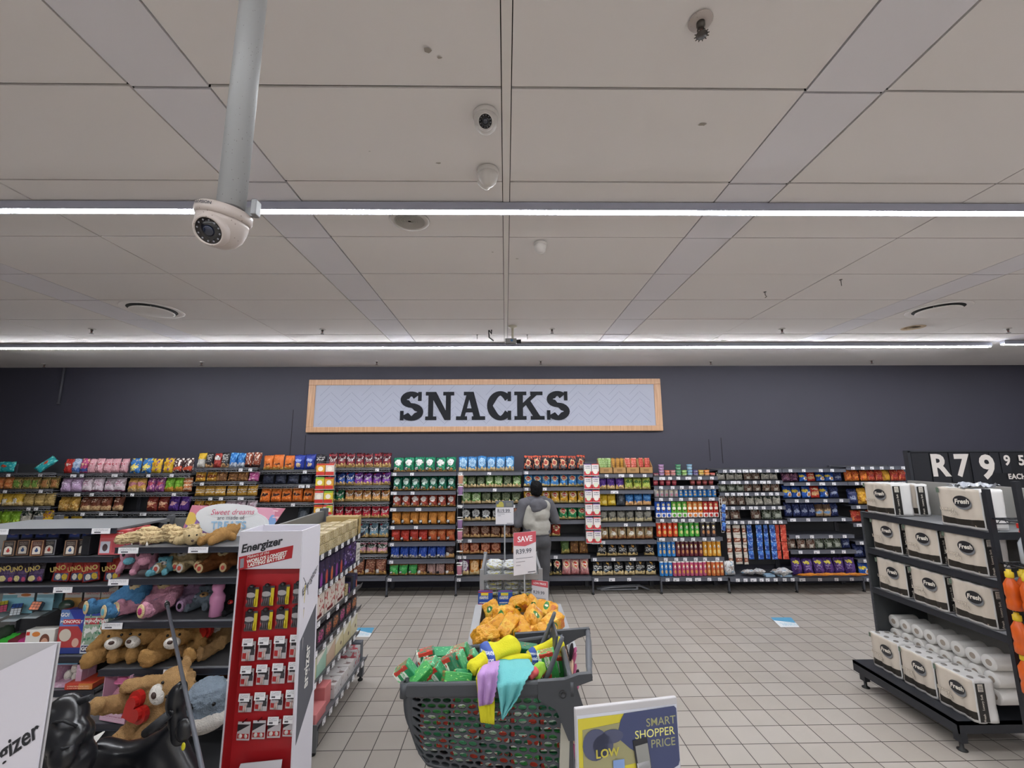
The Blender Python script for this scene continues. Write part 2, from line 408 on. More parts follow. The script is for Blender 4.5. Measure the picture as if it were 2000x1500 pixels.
def hline(x_a, z_a, x_b, z_b):
    d = Vector((x_b-x_a, 0, z_b-z_a)); n = Vector((-d.z, 0, d.x)).normalized()*.003
    lim = lambda v: (max(-W+fw+.01, min(W-fw-.01, v[0])), v[1], max(fw*.75+.01, min(H-fw*.8-.01, v[2])))
    for k in (x_a, x_b):
        if not (-W+fw < k < W-fw): return
    for k in (z_a, z_b):
        if not (fw*.75 < k < H-fw*.8): return
    b.poly([(x_a-n.x, .0105, z_a-n.z), (x_b-n.x, .0105, z_b-n.z), (x_b+n.x, .0105, z_b+n.z), (x_a+n.x, .0105, z_a+n.z)])
s = .085
for ix in range(-18, 18):
    for iz in range(-2, 14):
        X0 = ix*.34; Z0 = iz*.12
        for dx in (0, .17):
            hline(X0+dx, Z0+(dx > 0)*.06, X0+dx+.16*(1 if dx == 0 else -1)*.98 + (0 if dx == 0 else .33), Z0+(dx > 0)*.06+(.16 if dx == 0 else -.16))
b.build('herringbone_lines', hb, sg)
# slab serif capitals built from strokes
def slab(ch):
    """outline pieces in a cell 0..w x 0..1, each a polygon list"""
    P = []; t = .2; h = .13
    def bar(x0, z0, x1, z1, w=t):
        P.append([(x0-w/2, z0), (x0+w/2, z0), (x1+w/2, z1), (x1-w/2, z1)])
    def rect(x0, x1, z0, z1): P.append([(x0, z0), (x1, z0), (x1, z1), (x0, z1)])
    def arc(cx, cz, rx, rz, a0, a1, w0=t, w1=t, n=16, wz=.17):
        pts = []
        for k in range(n+1):
            a = math.radians(a0+(a1-a0)*k/n); c_, s_ = math.cos(a), math.sin(a)
            w = w0*abs(c_)+wz*abs(s_)
            pts.append(((cx+rx*c_, cz+rz*s_), (cx+(rx-w)*c_, cz+(rz-w*.95)*s_)))
        for p, q in zip(pts, pts[1:]): P.append([p[0], q[0], q[1], p[1]])
    if ch == 'S':
        arc(.4, .73, .37, .29, 40, 270); arc(.42, .29, .4, .31, -150, 90)
        P.append([(.33, .60), (.45, .60), (.5, .42), (.38, .44)])
        rect(.63, .75, .68, 1.0); rect(.03, .15, 0, .33)
        return P, .84
    if ch == 'N':
        bar(.18, 0, .18, 1, .17); bar(.78, 0, .78, 1, .17); P.append([(.1, 1), (.36, 1), (.865, 0), (.66, 0)])
        rect(0, .38, 0, h); rect(0, .3, 1-h, 1); rect(.6, .98, 1-h, 1); return P, 1.0
    if ch == 'A':
        P.append([(.12, 0), (.27, 0), (.52, 1), (.38, 1)]); P.append([(.63, 0), (.86, 0), (.6, 1), (.38, 1)]); rect(.25, .75, .27, .41)
        rect(0, .38, 0, h); rect(.54, 1.0, 0, h); rect(.26, .6, 1-h, 1); return P, 1.0
    if ch == 'C':
        arc(.47, .5, .46, .52, 38, 322, .2, .2, 28, .16); rect(.72, .84, .66, 1.0); rect(.72, .84, .0, .32)
        return P, .9
    if ch == 'K':
        bar(.2, 0, .2, 1, .2); P.append([(.3, .42), (.3, .6), (.66, .95), (.86, .95)]); P.append([(.36, .58), (.56, .66), (.93, .06), (.68, .06)])
        rect(0, .42, 0, h); rect(0, .42, 1-h, 1); rect(.55, .98, 1-h, 1); rect(.56, 1.04, 0, h); return P, 1.04
ink = mat('sign_black_letter', '#15171d', .6, spec=.2)
pa, pb = at_y(779, 821, YS), at_y(1113, 763, YS)
hh = (at_y(946, 765, YS).z - at_y(946, 820, YS).z); tot = sum(slab(c)[1] for c in 'SNACKS') + .05*5; sx = (pb.x-pa.x)/tot
cur = pa.x - (x0+x1)/2; zb = at_y(946, 820, YS).z - z0
for ch in 'SNACKS':
    P, w = slab(ch); b = B()
    for ip, poly in enumerate(P): b.prism([(cur+p[0]*sx, .010, zb+p[1]*hh) for p in poly], (0, -.005-.0002*ip, 0))
    b.build('letter', ink, sg); cur += (w+.05)*sx

# grey conduit pipe high on the wall at left
p0, p1 = at_y(124, 722, WB-.03), at_y(113, 789, WB-.03)
b = B(); b.tube([(p0.x, WB-.02, CE-.01), (p0.x, WB-.02, p1.z)], .018, 10); b.tube([(p0.x, WB-.02, p1.z+.02), (p0.x, WB-.02, p1.z-.0)], .023, 10)
tag(b.build('conduit_pipe', mat('dark_conduit', '#4a4a52', .5)), 'thin grey conduit pipe running down the wall at the far left', 'pipe')
# ================================================================ back wall gondola
steel = mat('shelf_charcoal_steel', '#4a4b52', .4, spec=.5)
rail_m = mat('shelf_price_rail', '#5b5d66', .35)
board_m = mat('shelf_back_panel', '#3a3a3d', .6)
wire_m = mat('shelf_wire', '#8c8d90', .35, metal=.6)
foot_m = mat('black_foot', '#151515', .5)
card_m = design('price_card', '#e4e3e6', [('lines', .1, .9, .45, .9, 7, '#8c8c94'), ('rect', .15, .5, .15, .38, '#55555c')], .5)
SF, BF = 6.66, 6.60          # front planes of the upper shelves and of the base shelf
def card(parent, x, y, z, w=.055, h=.04, tilt=0):
    b = B(); b.box((0, 0, 0), (w, .0025, h)); o = b.build('price_card', card_m, parent, (x, y, z), (0, tilt, 0)); return o
CARD = {}
def card_i(parent, x, y, z, w=.055, h=.04, rot=(0, 0, 0)):
    k = (w, h)
    if k not in CARD: b = B(); b.box((0, 0, 0), (w, .0025, h)); CARD[k] = b.mesh('price_card', [card_m])
    return inst('price_card', CARD[k], None, parent, (x, y, z), rot)
PXA = {'I': (-12, 120), 'J': (120, 245), 'K': (245, 375), 'L': (375, 508), 'M': (508, 640), 'N': (640, 765), 'O': (765, 890), 'P': (890, 1022), 'Q': (1022, 1155), 'R': (1155, 1282), 'S': (1282, 1408), 'T': (1408, 1530), 'U': (1530, 1668), 'V': (1668, 1800)}
keys = 'IJKLMNOPQRSTUV'
XB = {k: (-7.745+i*1.0, -6.745+i*1.0) for i, k in enumerate(keys)}
# rail heights seen in each bay (pixel rows of the rail middle) and how the shelf is made
BAY = {
 'I': ([928, 960, 994, 1030], 'wire', 'dark shelving bay at the far left of the back wall with zebra striped bags'),
 'J': ([929, 966, 1004, 1040], 'wire', 'wire shelf bay on the back wall with pink marshmallow bags on top'),
 'K': ([929, 966, 1004, 1040], 'wire', 'wire shelf bay on the back wall with lime and purple sweet bags'),
 'L': ([918, 945, 974, 1006], 'wire', 'wire shelf bay on the back wall above the treats board'),
 'M': ([922, 950, 986, 1030, 1066, 1100], 'wire', 'wire shelf bay on the back wall with rows of orange packets'),
 'N': ([918, 953, 985, 1018, 1056, 1088], 'wire', 'wire shelf bay on the back wall with crinkle cut packets'),
 'O': ([926, 963, 995, 1030, 1063, 1097], 'plate', 'shelf bay on the back wall topped with green packets'),
 'P': ([925, 957, 989, 1023, 1056, 1088], 'plate', 'shelf bay on the back wall topped with light blue packets'),
 'Q': ([923, 955, 988, 1020, 1053, 1088], 'plate', 'shelf bay on the back wall in front of the shopper'),
 'R': ([929, 961, 993, 1025, 1059, 1092], 'plate', 'shelf bay on the back wall topped with four cardboard display cartons'),
 'S': ([934, 952, 975, 1016, 1053, 1092], 'plate', 'shelf bay on the back wall full of crisp tubes'),
 'T': ([920, 942, 965, 992, 1020], 'plate', 'shelf bay on the back wall with hanging strips of sachets'),
 'U': ([919, 945, 978, 1015, 1048, 1078], 'plate', 'shelf bay on the back wall with blue and purple bags'),
 'V': ([914, 944, 990, 1025, 1060, 1095], 'plate', 'shelf bay at the right end of the back wall, partly behind the toilet rolls'),
}
RZ = {}
rc = random.Random(5)
for k in keys:
    x0, x1 = XB[k]; cx = (x0+x1)/2; rails, kind, lab = BAY[k]
    pxc = sum(PXA[k])/2
    zs = [at_y(pxc, y, SF).z for y in rails]
    zbase = at_y(pxc, 1131, BF).z if k != 'T' else at_y(pxc, 1130, BF).z
    RZ[k] = [z+.03 for z in zs] + [zbase+.028]
    t = thing('shelving_bay', lab, 'shelving', (cx, WB-.02, 0), 0, 'shelving bays along the back wall')
    zt = max(zs) + (.0) + .035
    if k in 'IJ': zt = max(zs)+.16
    b = B(); b.b2(-.485, .485, -.03, 0, .3, zt); b.build('back_panel', board_m, t)
    b = B(); b.b2(-.5, -.47, -.045, -.0, 0, zt); b.build('upright', steel, t)
    b = B(); b.b2(.47, .497, -.045, -.0, 0, zt); b.build('upright', steel, t)
    yb = BF - (WB-.02); ys = SF - (WB-.02)
    for sx in (-.485, ):
        b = B(); b.b2(sx-.012, sx+.012, yb+.01, yb+.045, .03, zbase-.03); b.mi = 1; b.lathe([(.02, 0), (.022, .012), (.01, .02), (.01, .035)], (sx, yb+.028, 0), 10); b.build('leg', [steel, foot_m], t)
    if k == 'V':
        b = B(); b.b2(.473, .497, yb+.01, yb+.045, .03, zbase-.03); b.build('leg', steel, t)
    for j, z in enumerate(zs + [zbase]):
        base = j == len(zs); y0 = yb if base else ys
        if k == 'T' and base: y0 = yb-.05
        b = B()
        if kind == 'wire' and not base:
            b.b2(-.49, .49, y0+.02, -.03, z+.0, z+.012)
            sh = b.build('shelf', steel, t)
            b = B(); zz0, zz1 = z-.026, z+.03
            for z_ in (zz0, z+.004, zz1): b.tube([(-.49, y0, z_), (.49, y0, z_)], .0034, 6)
            n = 26; pts = [(-.49+.98*i/n, y0, (zz1 if i % 2 else z+.004)) for i in range(n+1)]
            b.tube(pts, .0028, 5); pts = [(-.49+.98*i/n, y0, (z+.004 if i % 2 else zz0)) for i in range(n+1)]; b.tube(pts, .0028, 5)
            b.build('wire_front', wire_m, sh)
        else:
            b.b2(-.49, .49, y0+.004, -.03, z+.012, z+.022)
            for q in (-1, 1): b.prism([(q*.485-.003, y0+.01, z+.012), (q*.485-.003, -.03, z+.012), (q*.485-.003, -.03, z-.022)], (.006, 0, 0))
            sh = b.build('shelf', steel, t)
            b = B(); b.b2(-.495, .495, y0-.004, y0+.004, z-.026, z+.026); b.b2(-.495, .495, y0-.009, y0-.004, z+.020, z+.026); b.b2(-.495, .495, y0-.009, y0-.004, z-.026, z-.021)
            b.build('price_rail', rail_m, sh)
        # price cards
        if k in 'STV' or (k == 'U'): n = {'S': 6, 'T': 8, 'U': 4, 'V': 6}[k]
        elif k == 'R': n = 3
        else: n = rc.choice((2, 2, 3)) if k in 'IJKL' else rc.choice((1, 2))
        if k == 'R' and j == 0: n = 5
        for i in range(n):
            xx = -.44 + (i+rc.uniform(.1, .5))*.92/n if n > 3 else (-.44 if (i == 0 and k in 'NOPQR') else rc.uniform(-.4, .4))
            card_i(sh, xx, y0-.012, z+(.0 if not base else -.004), .055 if rc.random() < .8 else .085, .042, (0, rc.uniform(-.03, .03), 0))

# ---------------------------------------------------------------- packets
def crimp(t): return 1 if (t > .935 or t < .045) else 0
def bag_mesh(seed, text=None, tcol=None, tsize=.3, tz=.6, fat=1, shear=0, W=1, H=1, lines=None):
    """a sealed pillow packet, 1 wide, 1 tall and .34 deep before scaling"""
    rd = random.Random(seed); b = B(); nx, nz = 10, 13; off = Vector((seed*7.3, seed*3.1, 0))
    def thick(u, v):
        x = 2*u-1; z = v
        if crimp(z): return .004
        zz = min(1, (z-.045)/.28)*.5+.5 if z < .3 else min(1, (.935-z)/.3)
        zz = max(0, min(1, (.935-z)/.26)); zb_ = max(0, min(1, (z-.045)/.2))
        return .19*fat*max(0, 1-abs(x)**2.2)**.6*(zz**.55)*(zb_**.5)+.004
    def P(u, v, s):
        x = 2*u-1; z = v
        w = .5*(1-.07*math.sin(PI*z)+.07*noise.noise(Vector((z*3.1, (x > 0)*9, seed*1.7)))) ; t = thick(u, v)
        n1 = noise.noise(Vector((x*1.6, z*2.2, s*3))+off); n2 = noise.noise(Vector((x*4.5, z*6, s*5))+off)
        yy = s*t*(1+.6*n1+.55*n2)
        if crimp(z): yy += .012*math.sin(x*14+seed)
        dx = .018*noise.noise(Vector((z*3, seed, 0)))
        return Vector((x*w+dx, -yy, z + (.02*noise.noise(Vector((x*3, seed*2.7, 1)))*2 if z > .5 else 0)))
    b.grid(lambda u, v: P(u, v, 1), nx, nz); b.grid(lambda u, v: P(u, v, -1), nx, nz)
    bmesh.ops.remove_doubles(b.bm, verts=b.bm.verts, dist=.0135)
    bmesh.ops.recalc_face_normals(b.bm, faces=b.bm.faces)
    if text:
        for (tx, sz, zc, sh_, bold) in text:
            me = text_mesh(tx, sz, shear=sh_, bold=bold, line=.8); b.mi = 1
            n0 = len(b.bm.verts); vs = b.addmesh(me)
            for v in vs:
                x, z = v.co.x, v.co.y+zc
                p = P(max(0, min(1, x+.5)), max(0, min(1, z)), 1); v.co = Vector((x*.92+(p.x-x*.95)*0, p.y-.014, z))
    return b.mesh('packet', [mat('packet_blank', '#888888'), mat('packet_lettering_white', '#f2f0ec', .4)], fix=False)
BAGS = {None: [bag_mesh(s) for s in (1, 2, 3, 4, 5)]}
BAGS['crinkle'] = [bag_mesh(s+10, text=[('CRINKLE', .215, .66, .2, .02), ('CUT', .25, .50, .2, .02)]) for s in (1, 2, 3)]
BAGS['flat'] = [bag_mesh(s+20, fat=.45) for s in (1, 2, 3)]
DES = {}
def bagd(key, base, items, rough=.27, metal=0): DES[key] = design('packet_'+key, base, items, rough, metal, wrinkle=.9)
W_, K_ = '#e8e6e2', '#17171a'
def crk(key, c, c2, food=('#d8a653', '#e9c98a')): bagd(key, c, [('rect', 0, 1, .9, 1, c2), ('food', .2, *food), ('ell', .5, .6, .44, .17, c2), ('ell', .2, .86, .12, .05, '#b92a34')])
crk('crinkle_maroon', '#7c2a33', '#5c1d26'); crk('crinkle_blue', '#2f4f9e', '#223c80'); crk('crinkle_purple', '#7b3f9a', '#5f2f7c')
crk('crinkle_green', '#1f6b45', '#185537'); crk('crinkle_tan', '#c28a4e', '#9c6a38'); crk('crinkle_red', '#bb2b3c', '#97202f')
crk('crinkle_grey', '#6d8a98', '#566f7c'); crk('crinkle_pink', '#cf9aa6', '#3a4a3c')
def simba(key, c, c2, pic=W_, f=('#d9893e', '#e9c07a')):
    bagd(key, c, [('rect', 0, 1, .93, 1, c2), ('speck', 5, .56, c2), ('food', .14, *f), ('ell', .48, .62, .33, .22, pic), ('speck', 14, .6, c2), ('ell', .22, .2, .17, .15, K_), ('ell', .22, .22, .12, .1, W_), ('ell', .22, .22, .07, .03, K_)])
simba('lion_green', '#1e8a62', '#136048'); simba('lion_dkgreen', '#1c6f55', '#124a3c', '#c9ded4'); simba('lion_white', '#8d3a2c', '#b8493a', '#ece6e0')
bagd('lion_orange', '#d08a3c', [('rect', 0, 1, .9, 1, '#b97530'), ('speck', 4, .6, '#bd7630'), ('ell', .2, .2, .19, .17, K_), ('ell', .2, .22, .13, .11, W_)])
bagd('lion_red', '#c03a2c', [('rect', 0, 1, .9, 1, '#a32b22'), ('ell', .55, .6, .3, .1, '#d9564a'), ('food', .12, '#d4652c', '#e0893c'), ('ell', .2, .2, .19, .17, K_), ('ell', .2, .22, .13, .11, W_)])
bagd('lion_orange_red', '#d2683a', [('rect', 0, 1, .9, 1, '#b34a2c'), ('ell', .55, .6, .3, .14, '#e08a55'), ('ell', .2, .2, .19, .17, K_), ('ell', .2, .22, .13, .11, W_)])
bagd('lion_blue', '#2a4fb0', [('rect', 0, 1, .92, 1, '#1e3c8c'), ('speck', 5, .58, '#5576cf'), ('food', .18, '#cfc6c0', '#e0d8c8'), ('ell', .22, .2, .17, .15, K_), ('ell', .22, .22, .12, .1, W_)])
bagd('lion_dark', '#3a2a2c', [('food', .3, '#c98a4a', '#e0b880'), ('ell', .5, .62, .35, .16, '#5c4a4a'), ('ell', .24, .3, .17, .15, W_)])
bagd('base_green', '#3fa653', [('rect', 0, 1, .8, 1, '#9a7a45'), ('ell', .5, .55, .4, .13, '#63c06e'), ('food', .14, '#c98f3c', '#e6c077'), ('ell', .22, .22, .17, .13, K_), ('ell', .22, .24, .11, .08, W_)])
bagd('base_brown', '#6e3a2c', [('lines', .1, .9, .25, .9, 9, '#a57a5c'), ('food', .2, '#b87a3c', '#d8ab6a'), ('ell', .22, .24, .16, .13, W_)])
bagd('base_striped', '#5d3a3a', [('zebra', 3, '#c9a8a0'), ('food', .14, '#b06a3c', '#d8ab6a'), ('ell', .22, .2, .16, .13, K_)])
def kettle(key, c, c2, lab=W_, f=('#d6a95c', '#ecd7a8')):
    bagd(key, c, [('rect', 0, 1, .9, 1, c2), ('ell', .5, .58, .36, .3, lab), ('lines', .25, .75, .42, .76, 9, c2), ('food', .22, *f)])
kettle('sky_blue', '#4d8fc6', '#2f6fae', '#a9cde6'); kettle('leaf_green', '#5f8a45', '#47703a', '#b6c99a'); kettle('leaf_dark', '#47573a', '#37452f', '#747d5f')
kettle('black_white', '#2b2c2e', '#1d1e20', '#c8c8c8'); kettle('choc_brown', '#6a3d2c', '#542f22', '#9c7a66', ('#d19655', '#e6bf86')); kettle('rust', '#8a3d28', '#6c2d1e', '#d08a6a', ('#e0894a', '#e8b27a'))
kettle('mauve', '#7a4a6c', '#5e3a54', '#d8d4d8'); kettle('amber', '#c9843c', '#a86a2e', '#e6c08c')
def lays(key, c, c2, f=('#ddb558', '#efd894')):
    bagd(key, c, [('rect', 0, 1, .93, 1, c2), ('food', .16, *f), ('ell', .5, .66, .34, .22, '#e9d9b0'), ('ell', .5, .66, .25, .15, '#cf4a3a'), ('rect', .32, .68, .63, .69, W_), ('ell', .45, .28, .35, .08, c2)])
lays('pale_blue', '#4f93cf', '#3a76b4'); lays('gold_yellow', '#dca836', '#c48f2c'); lays('disc_green', '#2f9157', '#247545'); lays('disc_red', '#b83a2c', '#8f2a22'); lays('disc_pink', '#d09a98', '#b87a7a', ('#b05a60', '#d88a88')); lays('disc_black', '#26262a', '#18181b')
bagd('flame_black', '#2a2226', [('speck', 4, .57, '#d8684a'), ('rect', 0, 1, .9, 1, '#c9563f'), ('ell', .5, .5, .28, .24, '#e0b48c'), ('ell', .5, .5, .19, .15, '#a8483c'), ('rect', .25, .75, .1, .28, '#7d7578')])
bagd('dim_green', '#4f6a35', [('food', .3, '#8a7a3a', '#b8a860')]); bagd('dim_brown', '#7a5230', [('speck', 4, .55, '#a87a44')])
bagd('popcorn_purple', '#5d3a92', [('rect', 0, 1, .88, 1, '#e2dfe6'), ('ell', .5, .62, .25, .12, '#7d55b4'), ('food', .32, '#efe2c0', '#d9a850')])
bagd('lime_yellow', '#a8b54a', [('ell', .5, .6, .4, .12, '#54803a'), ('speck', 6, .6, '#c9cf70'), ('food', .16, '#c9a84a', '#e6d48a')])
bagd('plain_yellow', '#e0b930', [('diag', 1.2, .45, '#d8aa28'), ('ell', .6, .3, .3, .12, '#e8cf6a')]); bagd('dark_slate', '#3a4048', [('ell', .5, .6, .3, .2, '#565d66')])
bagd('nut_blue', '#2f6fb4', [('rect', 0, 1, .9, 1, '#26588f'), ('ell', .5, .62, .35, .14, '#5a9ad6'), ('food', .34, '#c98a4a', '#e6b880')])
bagd('grey_silver', '#77766f', [('rect', 0, 1, .86, 1, '#34353a'), ('ell', .5, .6, .35, .2, '#a3a196'), ('food', .3, '#b8a77c', '#ddd0a8')])
bagd('beige_maroon', '#b8a27c', [('ell', .5, .45, .28, .14, '#efeae0'), ('ell', .5, .75, .2, .12, '#8c5a3c'), ('food', .22, '#6d2f34', '#c98f5a'), ('speck', 5, .62, '#8c6b4a')])
bagd('black_gold', '#1e1f22', [('lines', .15, .85, .35, .65, 8, '#e4e2de'), ('food', .2, '#d6a452', '#efd79c'), ('ell', .5, .8, .14, .08, '#c98f3a')])
bagd('black_cream', '#1c1d20', [('lines', .12, .88, .45, .68, 8, '#f0eeea'), ('food', .26, '#e0b765', '#f2deae'), ('ell', .5, .82, .12, .07, '#d8a54a'), ('ell', .3, .36, .2, .06, '#7d8a94')])
# sweets and biscuits of the left bays
bagd('zebra_gold', '#d6b86a', [('zebra', 5, '#26221c'), ('rect', .22, .82, .12, .7, '#6f8f3e'), ('food', .1, '#c8a24a', '#e0c98a')])
bagd('zebra_brown', '#d6b86a', [('zebra', 5, '#26221c'), ('rect', .22, .82, .12, .7, '#b07a4a')]); bagd('nut_orange', '#c98040', [('food', .8, '#e0a865', '#c8703a')])
bagd('gold_corn', '#d8b040', [('food', .3, '#c98a3a', '#f0dca0'), ('rect', .1, .6, .2, .55, '#e8e0cc')]); bagd('beige_stripe', '#c0a468', [('lines', 0, 1, .1, .9, 4, '#a88c50')])
bagd('lime', '#8fc034', [('food', .3, '#d8c030', '#6fa828'), ('speck', 4, .58, '#b8e05a')]); bagd('aqua', '#2fa6ab', [('speck', 4, .55, '#6fd0c8'), ('ell', .4, .6, .2, .14, '#c8573c')])
bagd('red_choc', '#b8322c', [('ell', .5, .6, .3, .1, '#e8c8c0'), ('speck', 5, .6, '#8c1f20')]); bagd('white_blue', '#b8c6dc', [('rect', 0, 1, .1, .35, '#4f6fb0'), ('speck', 5, .57, '#8fa6cc')])
bagd('pink_mallow', '#d8a0a8', [('ell', .5, .6, .3, .12, '#c04a5c'), ('lines', .25, .75, .4, .7, 7, '#efe2e4'), ('speck', 6, .6, '#e6bcc2')]); bagd('magenta_mix', '#b84a7c', [('speck', 4, .55, '#e0b090'), ('rect', 0, 1, .1, .3, '#4a5aa0')])
bagd('white_mallow', '#d9c9d2', [('lines', .2, .8, .4, .8, 7, '#b0708a'), ('rect', 0, 1, 0, .12, '#9c5a78')]); bagd('lilac_mallow', '#c3a6c8', [('lines', .2, .8, .45, .75, 6, '#f0e4f2')])
bagd('blue_yellow', '#3a76b8', [('speck', 4, .56, '#d8c860'), ('ell', .5, .4, .3, .12, '#e8d878')]); bagd('yellow_sweet', '#d8b02c', [('speck', 5, .57, '#7a4a78'), ('ell', .5, .6, .3, .12, '#c88a28')])
bagd('red_black', '#4a3030', [('speck', 5, .54, '#e8dcd4'), ('rect', .1, .9, .2, .42, '#c04a30')]); bagd('gold_pink', '#d0a050', [('ell', .5, .55, .4, .15, '#c07a80'), ('food', .2, '#d8a8a8', '#e8cc88')])
bagd('purple_pink', '#94508c', [('speck', 5, .55, '#d8a0a8'), ('ell', .5, .55, .35, .12, '#c8506c')]); bagd('lime_gold', '#76a82c', [('rect', 0, 1, .5, 1, '#8cc840'), ('food', .3, '#d8b83c', '#c07a30')])
bagd('tub_orange', '#c06a38', [('lines', 0, 1, 0, 1, 4, '#e8d0b0')]); bagd('fudge_brown', '#6f3a28', [('lines', .1, .7, .5, .85, 6, '#d8b8a0'), ('food', .35, '#a8603c', '#e0c090')])
bagd('gold_toffee', '#c89c48', [('food', .5, '#e8cc88', '#a87830')]); bagd('choc_red', '#7a2c22', [('ell', .5, .5, .35, .12, '#d8a888'), ('lines', .2, .8, .2, .45, 6, '#c08a60')]); bagd('purple_foil', '#4c2a78', [('rect', 0, 1, .85, 1, '#6a3fa0'), ('ell', .5, .5, .3, .14, '#c090a0')])
bagd('yellow_top', '#d8b030', [('rect', 0, 1, 0, .55, '#c8c4bc')]); bagd('black_nut', '#2c2a2c', [('lines', .2, .8, .4, .85, 7, '#d8d4cc'), ('food', .2, '#b87a4a', '#d8b080')]); bagd('red_nut', '#a83c34', [('rect', .2, .8, .5, .8, '#d8d4d0'), ('speck', 5, .6, '#6c2420')])
bagd('blue_cereal', '#2c70b8', [('speck', 4, .56, '#6ab0e0'), ('food', .3, '#1c4c90', '#d8e0e8')]); bagd('brown_red', '#8c4430', [('speck', 5, .55, '#d8c0b0'), ('rect', 0, 1, 0, .18, '#3c2420')])
bagd('gold_bar', '#c8902c', [('ell', .5, .5, .4, .18, '#7c3c20'), ('speck', 5, .6, '#e8c878')]); bagd('pink_party', '#c05a94', [('speck', 4, .55, '#e8b0c8')]); bagd('gold_white', '#c8983c', [('lines', .08, .92, .2, .7, 5, '#efece4'), ('rect', 0, 1, .85, 1, '#d8a43c')])
bagd('nacho_orange', '#d87430', [('rect', 0, 1, .9, 1, '#c86428'), ('speck', 3.5, .6, '#e89858'), ('rect', .25, .75, .3, .42, '#5c3424'), ('food', .14, '#d89838', '#efc870')]); bagd('nacho_fire', '#dc7028', [('rect', .2, .8, .42, .6, '#3c2420'), ('diag', 1, .35, '#e88840'), ('speck', 4, .6, '#f0a860')])
bagd('royal_blue', '#263c9c', [('ell', .5, .6, .3, .1, '#8ca0d8'), ('ell', .5, .3, .25, .13, '#c8b088'), ('rect', 0, 1, .9, 1, '#1c2c7c')]); bagd('black_corn', '#26242a', [('lines', .15, .85, .5, .8, 6, '#e0dcd8'), ('food', .25, '#8c5c38', '#b88450')]); bagd('navy_dim', '#1f2438', [('ell', .5, .45, .3, .14, '#30364c')])
# chocolate, cookies of the right bays
bagd('maroon_choc', '#43203c', [('speck', 6, .56, '#a06a78'), ('lines', .1, .9, .2, .7, 7, '#7c4c6c')]); bagd('cookie_blue', '#2356a8', [('rect', 0, 1, .6, 1, '#1c4290'), ('ell', .3, .55, .3, .1, '#d8c040'), ('ell', .65, .28, .25, .2, '#d8dce0'), ('ell', .65, .28, .16, .12, '#c8843c')])
bagd('cookie_red', '#c8382c', [('rect', 0, 1, .85, 1, '#a82c24'), ('ell', .35, .35, .25, .17, '#e0b080'), ('ell', .72, .4, .22, .16, '#d89868'), ('ell', .5, .7, .3, .08, '#e8c8a0')]); bagd('navy_choc', '#222c58', [('ell', .45, .4, .3, .12, '#8088a0'), ('speck', 5, .6, '#384478')])
bagd('oat_blue', '#5c4434', [('rect', .05, .95, 0, .5, '#b89c78'), ('ell', .4, .3, .35, .1, '#7ca0c8'), ('rect', 0, 1, .85, 1, '#2c4070')]); bagd('violet_choc', '#432a68', [('ell', .4, .75, .25, .1, '#b8a83c'), ('lines', .2, .8, .3, .6, 7, '#9c88b8'), ('ell', .7, .35, .2, .25, '#5c4088')])
bagd('orange_flat', '#e08c2c', [('speck', 4, .6, '#c87424'), ('lines', .3, .8, .4, .6, 5, '#8c4c20')]); bagd('orange_rice', '#dc7c2c', [('diag', .6, .4, '#c86428'), ('speck', 5, .58, '#a83828')]); bagd('red_cereal', '#c04430', [('speck', 4, .56, '#d88050'), ('ell', .5, .4, .3, .15, '#8c2820')])
bagd('gold_cereal', '#d8a030', [('speck', 4, .56, '#a86c24')])
bagd('clear_brown', '#8f7d70', [('rect', 0, 1, .75, 1, '#c9ccc6'), ('speck', 5, .52, '#6a4638'), ('rect', .3, .7, .1, .4, '#d8cfc0')], .25); bagd('clear_green', '#8f9588', [('rect', 0, 1, .78, 1, '#c4c9c2'), ('speck', 5, .5, '#4a5440'), ('rect', .25, .75, .15, .5, '#b8bcae')], .25)
bagd('clear_pale', '#a8a498', [('rect', 0, 1, .65, 1, '#5f6b62'), ('speck', 6, .55, '#d8d2c4'), ('ell', .5, .7, .2, .09, '#2c3430')], .25)

BW = .146
GROUPED = {}
def packet(key, x, y, z, w, h, label, group, cat='crisps', name='crisp_packet', txt=None, lean=.1, d=1.0, rnd_=rc, yaw=.09, rz=0):
    me = rnd_.choice(BAGS[txt])
    ms = [DES[key]]
    o = inst(name, me, ms, None, (x, y, z), (-lean+rnd_.uniform(-.05, .05), rnd_.uniform(-.035, .035), rz+rnd_.uniform(-yaw, yaw)), (w, h*d*1.0, h))
    return tag(o, label, cat, group)
SN = ['top', 'second', 'third', 'fourth', 'fifth', 'sixth', 'base']
def row(bay, j, runs, x0=None, x1=None, cat='crisps', name='crisp_packet', txt=None, hs=.92, y=None, lean=.1, gap=0):
    """runs: (design, count, words) laid left to right on shelf j of the bay; count 0 with a width leaves a gap"""
    a, c = XB[bay]; a = a+.02 if x0 is None else x0; c = c-.02 if x1 is None else x1
    zs = RZ[bay]; z = zs[j]; top = (zs[j-1]-.05) if j else z+.235
    if j: h = min(.25, (top+.010-z)*hs*1.02)
    else: h = .25*hs
    base = j == len(zs)-1
    yy = (BF+.10 if base else SF+.075) if y is None else y
    n = sum(r[1] for r in runs); w = (c-a)/n; i = 0
    sn = 'base shelf' if base else SN[j]+' shelf'
    for key, cnt, words in runs:
        if key is None: i += cnt; continue
        lab = '%s on the %s of %s' % (words, sn, BN[bay])
        whole = int(cnt)
        for q in range(whole):
            t_ = txt if isinstance(txt, str) or txt is None else txt.get(key)
            tt = 'crinkle' if key.startswith('crinkle') else t_
            packet(key, a+(i+.5)*w, yy+rc.uniform(-.012, .012), z+.004, min(w*1.0, BW*1.25), h*rc.uniform(.93, 1.0), lab, lab, cat, name, tt, lean)
            i += 1
